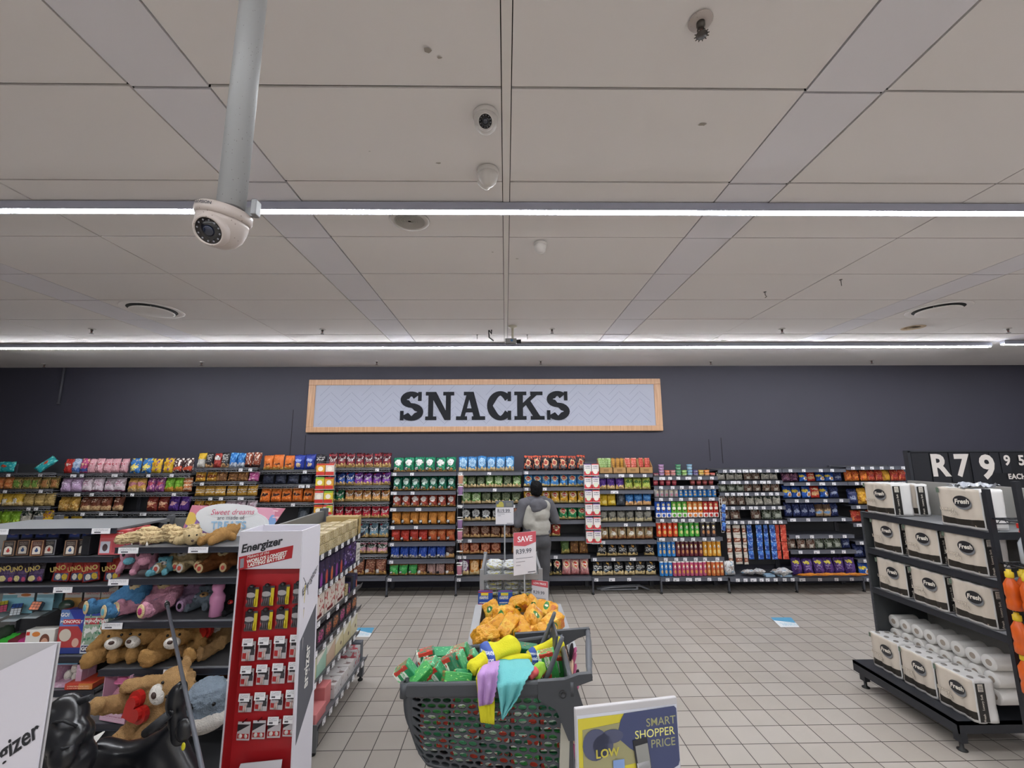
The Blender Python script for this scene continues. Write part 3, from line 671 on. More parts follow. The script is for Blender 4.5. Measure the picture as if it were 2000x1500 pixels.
BN = {'I': 'the far left bay', 'J': 'the pink topped wall bay', 'K': 'the yellow topped wall bay', 'L': 'the bay above the treats board', 'M': 'the orange topped wall bay',
 'N': 'the crinkle cut bay', 'O': 'the green topped bay', 'P': 'the light blue topped bay', 'Q': 'the bay behind the shopper', 'R': 'the carton topped bay', 'S': 'the crisp tube bay',
 'T': 'the bay of hanging strips', 'U': 'the blue biscuit bay', 'V': 'the right end bay'}
row('N', 0, [('crinkle_maroon', 7, 'maroon crinkle cut packet')])
row('N', 1, [('crinkle_blue', 3, 'blue crinkle cut packet'), ('crinkle_purple', 4, 'purple crinkle cut packet')])
row('N', 2, [('crinkle_green', 2, 'green crinkle cut packet'), ('crinkle_tan', 5, 'tan crinkle cut packet')])
row('N', 3, [('crinkle_red', 7, 'red crinkle cut packet')])
row('N', 4, [('crinkle_grey', 5, 'grey blue crinkle cut packet')], x0=-2.5)
row('N', 5, [('crinkle_pink', 6, 'pink and dark green crinkle cut packet')])
row('N', 6, [('base_brown', 6, 'dark brown snack packet')])
row('O', 0, [('lion_green', 6, 'green crisp packet')]); row('O', 1, [('lion_dkgreen', 7, 'dark green crisp packet')])
row('O', 2, [('lion_white', 7, 'white and red crisp packet')]); row('O', 3, [('lion_orange', 7, 'orange crisp packet')])
row('O', 4, [('lion_red', 4, 'red crisp packet'), ('lion_orange_red', 3, 'orange red crisp packet')]); row('O', 5, [('lion_blue', 6, 'blue crisp packet'), ('lion_dark', 1, 'dark packet beside the blue ones')])
row('O', 6, [('base_green', 3, 'bright green snack packet'), ('base_brown', 1, 'brown snack packet'), ('base_striped', 2, 'brown striped snack packet'), ('base_brown', 1, 'rightmost brown packet')])
row('P', 0, [('sky_blue', 6, 'light blue crisp packet')], x1=.13); row('P', 1, [('leaf_green', 1, 'leftmost pale green packet'), ('leaf_dark', 2, 'dull dark green crisp packet'), ('leaf_green', 2, 'pale green crisp packet'), ('leaf_dark', 1, 'dull green packet near the right'), ('leaf_green', 1, 'rightmost pale green packet')])
row('P', 2, [('leaf_green', 2, 'green and white crisp packet'), ('leaf_dark', 4, 'dim green crisp packet')], x0=-.68); row('P', 3, [('black_white', 4, 'black and white crisp packet'), ('base_brown', 2, 'brown crisp packet')], x0=-.68)
row('P', 4, [('choc_brown', 6, 'chocolate brown crisp packet')], x0=-.7); row('P', 5, [('rust', 4, 'rust red crisp packet'), (None, 1, ''), ('dim_brown', 1, 'dim brown packet')], x0=-.7)
row('P', 6, [('mauve', 1, 'mauve snack packet with white lettering'), ('amber', 2, 'amber snack packet'), ('choc_brown', 3, 'brown snack packet')], x0=-.7)
row('Q', 0, [('flame_black', 7, 'black and orange crisp packet')]); row('Q', 1, [('pale_blue', 7, 'pale blue red-disc packet')]); row('Q', 2, [('gold_yellow', 7, 'yellow red-disc packet')])
row('Q', 3, [(None, 3.5, ''), ('disc_green', 3, 'green red-disc packet')]); row('Q', 4, [('disc_red', 4, 'red crisp packet'), (None, 3, '')])
row('Q', 5, [('dim_brown', 2, 'brown crisp packet'), (None, 2, ''), ('dim_green', 1, 'dull green crisp packet'), ('dim_brown', 2, 'brown crisp packet')]); row('Q', 6, [('disc_black', 4, 'black crisp packet'), ('disc_pink', 3, 'pink crisp packet')])
row('R', 1, [('popcorn_purple', 3, 'purple popcorn packet'), ('lime_yellow', 3, 'lime yellow crisp packet')], x0=1.42); row('R', 2, [('plain_yellow', 2, 'plain yellow crisp packet'), ('dark_slate', 1, 'dark slate packet'), ('nut_blue', 3, 'blue nut packet')], x0=1.42)
row('R', 3, [('grey_silver', 6, 'silver grey crisp packet')], x0=1.42); row('R', 4, [('beige_maroon', 6, 'beige and maroon crisp packet')], x0=1.42); row('R', 5, [('black_gold', 4, 'black and gold crisp packet'), (None, .6, ''), ('black_gold', 1, 'lone black packet right of the gap')], x0=1.36); row('R', 6, [('black_cream', 6, 'black and cream crisp packet')])
# left bays
bs_ = dict(cat='biscuits', name='biscuit_packet'); sw = dict(cat='sweets', name='sweet_bag')
row('M', 0, [('nacho_orange', 3, 'orange corn chip packet'), ('royal_blue', 2, 'royal blue packet'), ('black_corn', 1, 'black packet')]); row('M', 1, [('navy_dim', 5, 'dark navy packet')]); row('M', 2, [('nacho_fire', 6, 'fiery orange corn chip packet')], x0=-3.73)
row('M', 3, [(None, 3, ''), ('dark_slate', 2, 'dark packet')])
row('M', 4, [('crinkle_grey', 5, 'grey crisp packet')]); row('M', 5, [('base_brown', 6, 'brown packet')]); row('M', 6, [('base_brown', 6, 'dark brown packet')])
row('L', 0, [('yellow_top', 1, 'yellow topped bag'), ('black_nut', 1, 'black and white nut bag'), ('red_nut', 1, 'red nut bag'), ('black_nut', 1, 'second black nut bag'), ('blue_cereal', 2, 'blue biscuit bag'), ('brown_red', 2, 'brown and red bag')], **sw)
row('L', 1, [('gold_bar', 2, 'gold and brown chocolate bag'), ('dim_brown', 3, 'dim brown bag'), ('pink_party', 1, 'pink party bag')], **sw); row('L', 2, [('gold_white', 6, 'gold bag with white lettering')], **sw); row('L', 3, [('gold_bar', 3, 'gold chocolate bag'), ('white_mallow', 3, 'white and purple bag')], **sw)
row('K', 0, [('blue_yellow', 2, 'blue and yellow sweet bag'), ('yellow_sweet', 2, 'yellow sweet bag'), ('red_black', 2, 'red black and white sweet bag')], **sw); row('K', 1, [('gold_pink', 2, 'gold and pink sweet bag'), ('purple_pink', 2, 'purple and pink sweet bag'), ('lime_gold', 2, 'lime green sweet bag'), ('tub_orange', 1, 'orange striped sweet pack')], **sw)
row('K', 2, [(None, 2, ''), ('choc_red', 2, 'red brown chocolate bag'), ('purple_foil', 2, 'purple foil sweet bag')], **sw); row('K', 3, [('dark_slate', 5, 'dark bag')], **sw)
row('J', 0, [('red_choc', 1, 'red chocolate bag'), ('white_blue', 1, 'white and blue bag'), ('magenta_mix', 1, 'magenta mixed sweet bag'), ('pink_mallow', 5, 'pink marshmallow bag')], **sw); row('J', 1, [('lilac_mallow', 2, 'lilac marshmallow bag'), ('white_mallow', 4, 'white marshmallow bag')], **sw)
row('J', 2, [('gold_toffee', 2, 'gold toffee bag'), ('fudge_brown', 4, 'brown fudge bag')], **sw); row('J', 3, [('yellow_top', 2, 'yellow bag'), ('dark_slate', 3, 'dark bag')], **sw)
row('I', 1, [('nut_orange', 2, 'orange nut bag'), ('zebra_gold', 3, 'zebra striped bag with green panel'), ('zebra_brown', 2, 'zebra striped bag with brown panel')], **sw); row('I', 2, [('gold_corn', 3, 'gold bag'), ('beige_stripe', 3, 'beige striped bag')], **sw)
row('I', 3, [('lime', 3, 'lime green bag'), ('clear_pale', 2, 'pale clear bag'), ('yellow_sweet', 1, 'yellow sweet bag')], **sw)
o = packet('aqua', -7.15, SF+.1, RZ['I'][0]+.03, .12, .26, 'aqua bag leaning over on the top shelf at the far left', 'aqua bags', 'sweets', 'sweet_bag'); o.rotation_euler = (-.3, .7, .2)
o = packet('aqua', -7.62, SF+.1, RZ['I'][0]+.01, .3, .16, 'wide pale aqua bag lying at the far left edge of the top shelf', 'aqua bags', 'sweets', 'sweet_bag')
# right bays
row('U', 1, [('maroon_choc', 2, 'maroon chocolate bag'), ('cookie_blue', 1, 'blue cookie bag left of red'), ('cookie_red', 1, 'red cookie bag'), ('cookie_blue', 2, 'blue cookie bag'), ('navy_choc', 1, 'navy chocolate bag')], **bs_)
row('U', 2, [('cookie_blue', 3, 'blue cookie bag'), ('cookie_red', 1.6, 'wide red cookie bag'), ('cookie_blue', 1, 'blue cookie bag right of red'), ('navy_choc', 1, 'dark navy cookie bag')], **bs_)
row('U', 3, [('navy_choc', 4, 'navy chocolate bag'), ('oat_blue', 2, 'beige and blue oat bag'), ('navy_choc', 1, 'small navy bag'), (None, 1, '')], **bs_)
row('U', 5, [('clear_brown', 3, 'clear pouch of brown sweets'), ('clear_green', 3, 'clear pouch of green sweets'), ('navy_choc', 1, 'navy pouch')], **bs_)
row('U', 6, [('violet_choc', 6, 'purple chocolate bag')], **bs_)
for i in range(4):
    o = packet('orange_flat', XB['U'][0]+.14+i*.24, BF+.05, RZ['U'][6]+.03, .27, .2, 'flat orange bag lying along the base shelf below the purple bags', 'flat orange bags', 'biscuits', 'biscuit_packet', 'flat'); o.rotation_euler = (1.35, 0, rc.uniform(-.1, .1)); o.location.y += -.02
row('V', 1, [('orange_rice', 3, 'orange rice cake bag'), ('red_cereal', 2, 'red cereal bag'), ('gold_cereal', 1, 'gold cereal bag'), ('red_cereal', 2, 'red cereal bag at the end')], **bs_)
row('V', 2, [('navy_choc', 1, 'navy and white bag'), ('gold_cereal', 2, 'gold bag'), ('red_cereal', 3, 'red bag')], **bs_); row('V', 3, [('red_cereal', 4, 'small red bag')], hs=.8, **bs_)
row('V', 5, [('navy_choc', 6, 'navy bag')], **bs_); row('V', 6, [('cookie_blue', 5, 'blue bag')], **bs_)
row('T', 1, [('clear_pale', 3, 'small clear pouch'), ('clear_brown', 2, 'small clear pouch of brown sweets'), ('clear_pale', 2, 'pale clear pouch')], hs=.95, **sw)
row('T', 2, [('clear_green', 3, 'clear pouch of green sweets'), ('clear_brown', 4, 'clear pouch of brown sweets')], hs=.95, **sw)
row('T', 3, [('clear_brown', 3, 'clear pouch of brown fudge'), ('clear_pale', 4, 'clear pouch with dark header')], hs=.95, **sw)
row('T', 4, [('clear_brown', 1, 'clear pouch at the left end'), ('clear_brown', 1, 'low clear pouch of biscuits'), (None, 1, ''), ('clear_brown', 1, 'round clear pouch'), ('clear_green', 2, 'clear pouch at the right')], hs=.9, **sw)
# ================================================================ other goods of the back wall
def lab_(o, l, c, g=None): return tag(o, l, c, g)
# four display cartons on the top shelf
cb = design('cardboard', '#a98252', [('rect', .3, .7, .12, .3, '#8c6a42')], .8); cbi = mat('cardboard_inside', '#7d6040', .9)
zt = RZ['R'][0]
for i, (nm, c1, c2, n) in enumerate((('green', '#86a85c', '#c8d8a8', 5), ('gold', '#c08a30', '#8c6020', 3), ('red', '#c84434', '#e8b0a0', 4), ('dark red', '#b83428', '#d88070', 4))):
    x = 1.45+i*.207+.1
    t = thing('display_carton', 'open cardboard display carton holding %s packets on the top wall shelf' % nm, 'carton', (x, SF+.14, zt+.003), 0, 'display cartons on the top shelf')
    w = .1; b = B()
    b.b2(-w, w, -.1, -.094, 0, .09); b.b2(-w, w, .094, .1, 0, .22)
    for q in (-w, w-.005): b.prism([(q, -.1, 0), (q, .1, 0), (q, .1, .22), (q, .02, .2), (q, -.1, .09)], (.005, 0, 0))
    b.b2(-w, w, -.1, .1, 0, .004); b.build('carton_body', cb, t)
    design('carton_packet_'+nm, c1, [('lines', .1, .9, .2, .8, 6, c2), ('rect', 0, 1, .93, 1, c2)], .35, wrinkle=.4)
    for k in range(n):
        o = inst('sachet', rc.choice(BAGS['flat']), MC['carton_packet_'+nm], None, (x-w+.03+k*(2*w-.06)/max(1, n-1), SF+.13+rc.uniform(-.02, .03), zt+.01), (-.08, rc.uniform(-.06, .06), rc.uniform(-.2, .2)), (.05, .05, .225))
        tag(o, 'slim %s packet standing in the %s display carton' % (nm, nm), 'snack', 'packets in the %s display carton' % nm)
# tubs, cans and tubes of bay S
def can_mesh(r, h, lid='#e8e6e0', taper=1.0, dome=False):
    b = B(); b.lathe([(r*taper*.96, 0), (r*taper, .004), (r, h*.93), (r*.99, h*.94)], seg=20)
    b.mi = 1; b.lathe([(r*1.03, h*.935), (r*1.04, h*.94), (r*1.04, h*.985), (r*.97, h), (0, h)], seg=20)
    return b.mesh('can', [mat('packet_blank', '#888'), mat('can_lid', '#e4e2dc', .35)])
tube_me = can_mesh(.5, 1); tubs_me = can_mesh(.5, 1, taper=.82)
def pring(key, c, c2, pic): return design('tube_'+key, c, [('rect', 0, 1, 0, .35, c2), ('ell', .5, .3, .25, .13, pic), ('ell', .5, .62, .22, .1, '#efe9dc'), ('ell', .5, .58, .16, .025, '#33221c'), ('rect', .3, .7, .72, .77, '#f0d870'), ('rect', 0, 1, .9, 1, c)], .4)
PR = {'red': pring('red', '#cf3d22', '#d85530', '#e8c070'), 'green': pring('green', '#3f9c3a', '#58b048', '#e0d890'), 'dark': pring('dark', '#3c3438', '#4c4044', '#c88a58'), 'blue': pring('blue', '#2f78c0', '#3c88cc', '#d8b078'),
      'maroon': pring('maroon', '#5c2430', '#6c2c38', '#c8905c'), 'yellow': pring('yellow', '#d89428', '#dfa23c', '#e8d090'), 'pink': pring('pink', '#b8486c', '#c05c7c', '#d8a050'), 'orange': pring('orange', '#c06038', '#c8703c', '#e0b070'), 'grey': pring('grey', '#b8b4b4', '#a8a4a4', '#c8788c')}
def cans(j, runs, r, h, nm, cat, grp, y=None, x0=None, x1=None, me=None):
    a, c = XB['S']; a += .02; c -= .02
    if x0 is not None: a = x0
    if x1 is not None: c = x1
    h = min(h, RZ['S'][j-1]-.062-RZ['S'][j]) if j else h; n = sum(q[1] for q in runs); w = (c-a)/n; i = 0; base = j == 6; yy = (BF+.07 if base else SF+.06) if y is None else y
    for key, cnt, words in runs:
        for q in range(int(cnt)):
            if key:
                hh_ = h*rc.uniform(.985, 1.0); lm = MC['tube_'+key]
                o = inst(nm, me or tube_me, [lm, MC['can_lid'] if key != 'grey' else MC['can_lid']], None, (a+(i+.5)*w, yy+rc.uniform(-.006, .006), RZ['S'][j]+.003), (0, 0, rc.uniform(-.3, .3)), (2*r, 2*r, hh_))
                tag(o, '%s on the %s shelf of the crisp tube bay' % (words, SN[j]) if j < 6 else '%s on the base shelf of the crisp tube bay' % words, cat, '%s on the %s shelf' % (words, SN[j]))
            i += 1
cans(4, [('red', 4, 'tall red crisp tube'), ('green', 4, 'tall green crisp tube'), ('dark', 3, 'tall dark crisp tube'), (None, .6, '')], .037, .235, 'crisp_tube', 'crisps', '')
cans(5, [('blue', 4, 'tall blue crisp tube'), ('maroon', 6, 'tall maroon crisp tube'), ('yellow', 4, 'tall yellow crisp tube')], .0315, .235, 'crisp_tube', 'crisps', '')
cans(6, [('blue', 3, 'light blue crisp tube'), ('pink', 8, 'pink crisp tube'), ('orange', 4, 'orange crisp tube')], .0295, .225, 'crisp_tube', 'crisps', '')
cans(2, [('grey', 5, 'small grey crisp can'), ('blue', 8, 'small blue crisp can')], .035, .115, 'crisp_can', 'crisps', '')
# tall crisp tubes in sleeves (third row), four colours of three
for q, (nm, c) in enumerate((('blue', '#2450a8'), ('green', '#4f9c30'), ('orange', '#c8702c'), ('red', '#b02c24'))):
    m = design('sleeve_'+nm, c, [('rect', 0, 1, 0, .3, '#e4dcd8'), ('ell', .5, .15, .3, .1, c), ('ell', .5, .58, .36, .1, '#e9e2d2'), ('ell', .5, .8, .25, .08, '#d8c890'), ('ell', .5, .45, .2, .05, '#5c3424')], .35)
    for k in range(3):
        x = 2.275+(q*3+k)*.0805+.04; b = B(); b.box((0, 0, .12), (.074, .074, .24), bev=.012)
        o = b.build('crisp_box', m, None, (x, SF+.06, RZ['S'][3]+.003)); tag(o, 'tall %s crisp box with white foot on the fourth shelf of the crisp tube bay' % nm, 'crisps', 'tall %s crisp boxes' % nm)
        m2 = None
# dip tubs stacked on the top shelf and small tubs below
tubc = [('maroon', '#7c2c3c', 1), ('lilac', '#9c6ca0', 4), ('orange', '#c8683c', 2), ('rose', '#b86c6c', 2), ('green', '#2c8c5c', 4), ('lime', '#8cb85c', 2), ('sky', '#6ca0c0', 4), ('indigo', '#4c3c80', 2), ('yellow', '#d8b030', 2), ('amber', '#d8842c', 2), ('coral', '#c85c50', 1)]
for i, (nm, c, n) in enumerate(tubc):
    m = design('tub_'+nm, c, [('lines', .1, .9, .25, .75, 3, '#e8e4de'), ('rect', 0, 1, 0, .15, '#e4dcd0')], .4); lm = mat('tub_lid_'+nm, c, .4)
    for k in range(n):
        o = inst('dip_tub', tubs_me, [m, lm], None, (2.32+i*.088, SF+.055, RZ['S'][0]+.003+k*.0437), (0, 0, 0), (.08, .08, .0425))
        tag(o, '%s dip tub on the top shelf above the crisp tubes' % nm, 'tub', '%s dip tubs' % nm)
for i in range(10):
    if i in (4, 5): continue
    c = '#a83848' if i < 4 else '#8c4438'; m = design('pot_%s' % c[1:], c, [('rect', .1, .9, .3, .6, '#c86c70')], .4)
    o = inst('dip_tub', tubs_me, [m, m], None, (2.31+i*.095, SF+.06, RZ['S'][1]+.003), (0, 0, 0), (.078, .078, .085))
    tag(o, '%s pot on the second shelf above the small crisp cans' % ('crimson' if i < 4 else 'red brown'), 'tub', '%s pots' % ('crimson' if i < 4 else 'red brown'))
# strips of sachets hanging in bay T
def strip(x, y, z0, n, w, h, m, words, cat='sweets', pair=None):
    t = thing('sachet_strip', words, cat, (x, y, z0-n*h), 0)
    for k in range(n):
        me = rc.choice(BAGS['flat']); inst('sachet', me, m, t, (rc.uniform(-.003, .003), 0, (n-1-k)*h), (rc.uniform(-.05, .05), 0, rc.uniform(-.15, .15)), (w, w*.5, h*1.03))
    b = B(); b.tube([(0, .0, n*h-.002), (0, .0, n*h+.028), (0, .05, n*h+.028)], .003, 6); b.build('hook', wire_m, t)
    return t
DES['ribbon'] = design('strip_brown', '#cfc6ba', [('rect', 0, 1, .25, .62, '#8c4a34'), ('rect', .2, .8, .4, .5, '#e0c8b0')], .35, wrinkle=.6)
DES['sblue'] = design('strip_blue', '#2a5cb4', [('rect', 0, 1, .6, 1, '#3a78cc'), ('speck', 4, .57, '#a8b8d8'), ('ell', .5, .35, .3, .12, '#1c3c8c')], .35, wrinkle=.6); DES['sred'] = design('strip_red', '#c4402e', [('speck', 4, .57, '#e08870'), ('ell', .5, .5, .3, .15, '#d86048')], .35, wrinkle=.6)
zt4 = RZ['T'][4]-.075
for i, (px, key, w, nm) in enumerate(((1424, 'ribbon', .07, 'brown and white sachets, left'), (1441, 'ribbon', .11, 'brown and white sachets, middle and widest'), (1454, 'ribbon', .06, 'brown and white sachets, right'), (1466, 'sblue', .085, 'blue sachets nearest the brown ones'), (1483, 'sblue', .09, 'blue sachets, second from the brown ones'),
                                      (1498, 'sblue', .07, 'blue sachets, third from the brown ones'), (1510, 'sblue', .09, 'blue sachets beside the red strips'), (1521, 'sred', .06, 'red sachets beside the blue strip'), (1531, 'sred', .09, 'red sachets, rightmost'))):
    n = 4; h = .125 if key != 'ribbon' else .142
    p = at_y(px, 1050, SF+.03)
    strip(p.x, SF+.03+(.02 if i % 2 else 0), zt4, n if key != 'ribbon' else 4, w, h, DES[key], 'hanging strip of '+nm)
# goods lying on the base tray of bay T
zb_ = RZ['T'][5]
lm = design('lying_white', '#c8c8c8', [('speck', 6, .54, '#8c7c74'), ('speck', 3, .6, '#7ca0b8')], .35, wrinkle=.5); lb = mat('pale_blue_tray', '#8ca4b8', .5)
for i, (x, y, sx, sz, rz, nm, mm) in enumerate(((3.32, .06, .16, .2, .1, 'white packet standing at the left end', lm), (3.55, .1, .2, .16, .5, 'white and red packet lying flat', lm), (3.78, .12, .16, .2, -.4, 'pale packet lying on its side', lm), (4.02, .1, .2, .24, .2, 'striped pale packet lying at the right', lm))):
    o = packet('clear_pale', x, BF+y, zb_+(.005 if i == 0 else .04), sx, sz, nm+' on the lowest tray under the hanging strips', 'packets on the lowest tray', 'sweets', 'sweet_bag'); o.material_slots[0].material = mm
    if i: o.rotation_euler = (1.35, rz*.2, rz)
for i, (x, w) in enumerate(((3.85, .14), (4.08, .18))):
    b = B(); b.b2(-w/2, w/2, 0, .11, 0, .004); b.b2(-w/2, w/2, 0, .004, 0, .03); b.b2(-w/2, w/2, .106, .11, 0, .03); b.b2(-w/2, -w/2+.004, 0, .11, 0, .03); b.b2(w/2-.004, w/2, 0, .11, 0, .03)
    tag(b.build('card_tray', lb, None, (x, BF-.06, zb_+.002)), 'pale blue card tray on the lowest shelf, %s' % ('narrower left one' if i == 0 else 'wider right one'), 'tray')
# clip strips: wire or board runs that hang in front of the uprights
def clip(x, y, z1, z0, cols, nrow, wc, box, words, name='hanging_display', boxname='noodle_cup', mats=None, cup=False, bl='boxed snack', skip=()):
    t = thing(name, words, 'display', (x, y, z0), 0)
    b = B(); W2 = cols*wc/2
    for q in (-W2, W2): b.tube([(q, .02, 0), (q, .02, z1-z0)], .003, 6)
    n = max(2, nrow); s = (z1-z0)/n
    for k in range(n+1): b.tube([(-W2, .02, k*s), (W2, .02, k*s)], .0025, 5)
    b.build('wire_frame', wire_m, t)
    b = B()
    for k in range(nrow): b.b2(-W2, W2, -.035, .02, k*s-.003, k*s+.003)
    b.build('ledge', mat('white_ledge', '#d8d6d4', .5), t)
    for k in range(nrow):
        for c in range(cols):
            if (k, c) in skip: continue
            m = mats[(k+c) % len(mats)] if not callable(mats) else mats(k, c)
            if cup: o = inst(boxname, tubs_me, [m, MC['can_lid']], None, (x-W2+(c+.5)*wc, y-.006, z0+k*s+.004), (0, 0, 0), (wc*.9, .05, s*box))
            else:
                bb_ = B(); bb_.b2(-wc*.46, wc*.46, -.03, .012, 0, s*box, bev=.003); o = bb_.build(boxname, m, None, (x-W2+(c+.5)*wc, y-.002, z0+k*s+.004))
            tag(o, '%s on the %s' % (bl, words.split(',')[0][:60]), 'snack', bl+'s on '+words.split(',')[0][:40])
    return t
mn = [design('cup_box_%d' % i, '#ddd6d4', [('rect', 0, 1, 0, .34, '#c8343c'), ('ell', .5, .3, .33, .2, c), ('lines', .15, .85, .6, .85, 6, '#4a5068'), ('rect', 0, 1, .93, 1, c2)], .4) for i, (c, c2) in enumerate((('#e8e2d8', '#c8343c'), ('#d8e0c8', '#6c4090')))]
pa = at_y(1140, 1050, SF-.06)
clip(at_y(1156, 960, SF-.06).x, SF-.06, at_y(1150, 903, SF-.06).z, at_y(1158, 1060, SF-.06).z, 2, 6, .115, .86, 'tall strip of white and red snack boxes, hung beside the shopper', mats=mn, boxname='snack_box', bl='white and red snack box')
mn2 = [design('cup_noodle_%d' % i, c, [('rect', 0, 1, 0, .3, '#c83a34'), ('ell', .5, .55, .3, .2, '#efe6d8'), ('rect', 0, 1, .86, 1, c2)], .4) for i, (c, c2) in enumerate((('#d8a03c', '#b83430'), ('#dcd0c4', '#c83c34'), ('#d8c040', '#7ca83c')))]
clip(at_y(634, 960, SF-.08).x, SF-.08, at_y(632, 902, SF-.08).z, at_y(632, 1010, SF-.08).z, 2, 4, .135, .85, 'strip of red and yellow noodle cups, hung left of the crinkle cut packets', mats=mn2, boxname='noodle_cup', bl='red and yellow noodle cup')
clip(at_y(659-15, 1010, SF-.1).x, SF-.12, at_y(640, 985, SF-.1).z, at_y(640, 1045, SF-.1).z, 1, 3, .09, .85, 'short strip of yellow and red cups, hung below the noodle cups', mats=mn2, boxname='noodle_cup', bl='small noodle cup')
pk = [mat('tub_pink', '#b8788c', .4), mat('tub_lilac2', '#8c6c94', .4), mat('tub_peach', '#c08a70', .4)]
clip(at_y(899, 990, SF-.06).x, SF-.06, at_y(899, 924, SF-.06).z, at_y(897, 1122, SF-.06).z, 1, 9, .085, .8, 'narrow wire strip with small pink tubs, hung between two wall bays', mats=lambda k, c: pk[k//4 % 3], cup=True, boxname='small_tub', bl='small tub', skip=((1, 0), (2, 0), (5, 0), (6, 0)) )
b = B()
for q in (-.018, .018): b.tube([(q, 0, 0), (q, 0, .5)], .003, 6)
for k in range(10): b.tube([(-.018, 0, k*.055), (.018, 0, k*.055)], .003, 5)
p = at_y(1412, 1040, SF-.05); t = thing('clip_strip', 'white clip strip with blue sachets at the left edge of the hanging sachets', 'display', (p.x, SF-.05, p.z)); b.build('wire_frame', MC['can_lid'], t)
for k in range(3): inst('sachet', BAGS['flat'][k], DES['sblue'], None, (p.x+.01*k, SF-.065, p.z+.03+k*.13), (0, .2, 0), (.06, .04, .12)); tag(C.objects[-1], 'blue and white sachet on the white clip strip beside the hanging strips', 'sweets', 'sachets on the white clip strip')
# grey bracket lying under the shelves
b = B(); a, c = at_z(1168, 1153, .03), at_z(1272, 1153, .03); yq = a.y+.05
for dy in (0, .06): b.tube([(a.x, yq+dy, .03), (a.x+.2, yq+dy, .055), (c.x-.14, yq+dy, .07), (c.x, yq+dy, .015)], .011, 8)
b.b2(a.x+.05, c.x-.2, yq, yq+.06, .015, .03); b.b2(c.x-.2, c.x-.17, yq, yq+.06, .02, .07)
tag(b.build('trolley_bracket', mat('pale_grey_metal', '#9a9ca2', .35, .5), None), 'grey metal bracket lying on the floor under the wall shelving', 'bracket')
# floor stickers
stm = design('floor_sticker', '#dfe2e4', [('diag', -.4, .75, '#5aa0c4'), ('lines', .2, .9, .15, .45, 9, '#8cc0d8')], .5, axes=(0, 1))
for pts, lab in (((( 699, 1226), (731, 1226), (722, 1244), (690, 1244)), 'blue and white floor sticker beside the left gondola'), (((1505, 1206), (1545, 1206), (1562, 1225), (1525, 1225)), 'blue and white floor sticker in the open floor on the right')):
    q = [at_z(x, y, .001) for x, y in pts]; c0 = sum(q, Vector())/4; b = B(); b.prism([(v.x-c0.x, v.y-c0.y, 0) for v in q], (0, 0, .0015)); tag(b.build('floor_sticker', stm, None, (c0.x, c0.y, .0005)), lab, 'sticker', 'floor stickers')

# ================================================================ the shopper, seen from behind
hx, hy = .43, 6.22
P = thing('person', 'person with short black hair, grey hooded jacket and dark trousers, facing the shelves', 'person', (hx, hy, 0), .22)
skin = mat('skin_brown', '#7d5340', .6); hairm = mat('short_black_hair', '#08080a', .7, spec=.2, bump=.8, bscale=90); jk = mat('dark_grey_jacket', '#57565c', .85, bump=.3, bscale=40); jl = mat('light_grey_jacket_panel', '#a19e96', .85, bump=.3, bscale=40)
tr = mat('charcoal_trousers', '#4a4a4e', .85, bump=.25, bscale=40); shm = mat('black_shoe', '#1b1b1e', .6)
body = [('e', (0, 0, 1.535), (.072, .088, .112)), ('c', (0, .01, 1.36), (0, .01, 1.47), .06, .054), ('e', (0, .01, 1.19), (.17, .11, .2)), ('e', (0, .01, .93), (.16, .12, .15)),
        ('c', (-.19, .01, 1.32), (-.25, .0, 1.09), .055, .044), ('c', (-.25, 0, 1.09), (-.235, .2, 1.2), .042, .03), ('c', (.19, .01, 1.32), (.255, .03, 1.09), .055, .044), ('c', (.255, .03, 1.09), (.2, .22, 1.16), .042, .03),
        ('c', (-.09, .01, .88), (-.08, .02, .5), .085, .06), ('c', (-.08, .02, .5), (-.08, .03, .1), .058, .036), ('c', (.09, .01, .88), (.095, .02, .5), .085, .06), ('c', (.095, .02, .5), (.1, .03, .1), .058, .036),
        ('e', (0, .085, 1.525), (.014, .02, .02)), ('e', (-.074, .0, 1.53), (.012, .02, .03)), ('e', (.074, 0, 1.53), (.012, .02, .03)),
        ('e', (-.235, .235, 1.215), (.026, .045, .034)), ('e', (.2, .26, 1.175), (.026, .045, .034))]
for s_, px_, pz_ in ((-1, -.235, 1.215), (1, .2, 1.175)):
    oy = .265 if s_ < 0 else .29
    for k, L_ in enumerate((.05, .058, .055, .045)):
        dz = .022-.015*k; body.append(('c', (px_, oy, pz_+dz), (px_+.01*s_, oy+L_*.6, pz_+dz+.003), .0095, .0085)); body.append(('c', (px_+.01*s_, oy+L_*.6, pz_+dz+.003), (px_+.0, oy+L_, pz_+dz-.012), .0085, .0075))
    body.append(('c', (px_-.02*s_, oy-.04, pz_+.02), (px_-.035*s_, oy, pz_+.04), .011, .009))
bobj('body', body, skin, P, voxel=.0075, smooth=2)
bobj('hair', [('e', (0, -.012, 1.56), (.088, .1, .1)), ('e', (0, -.045, 1.51), (.078, .06, .075)), ('e', (-.06, -.01, 1.51), (.024, .05, .055)), ('e', (.06, -.01, 1.51), (.024, .05, .055)), ('e', (0, .05, 1.6), (.065, .05, .055))], hairm, P, voxel=.009, smooth=3, fur=.006, furs=55)
for ex in (-.027, .027):
    b = B(); b.sph((ex, .078, 1.54), .012, 10); b.build('eye', mat('eye_white', '#d8d4cc', .3), P)
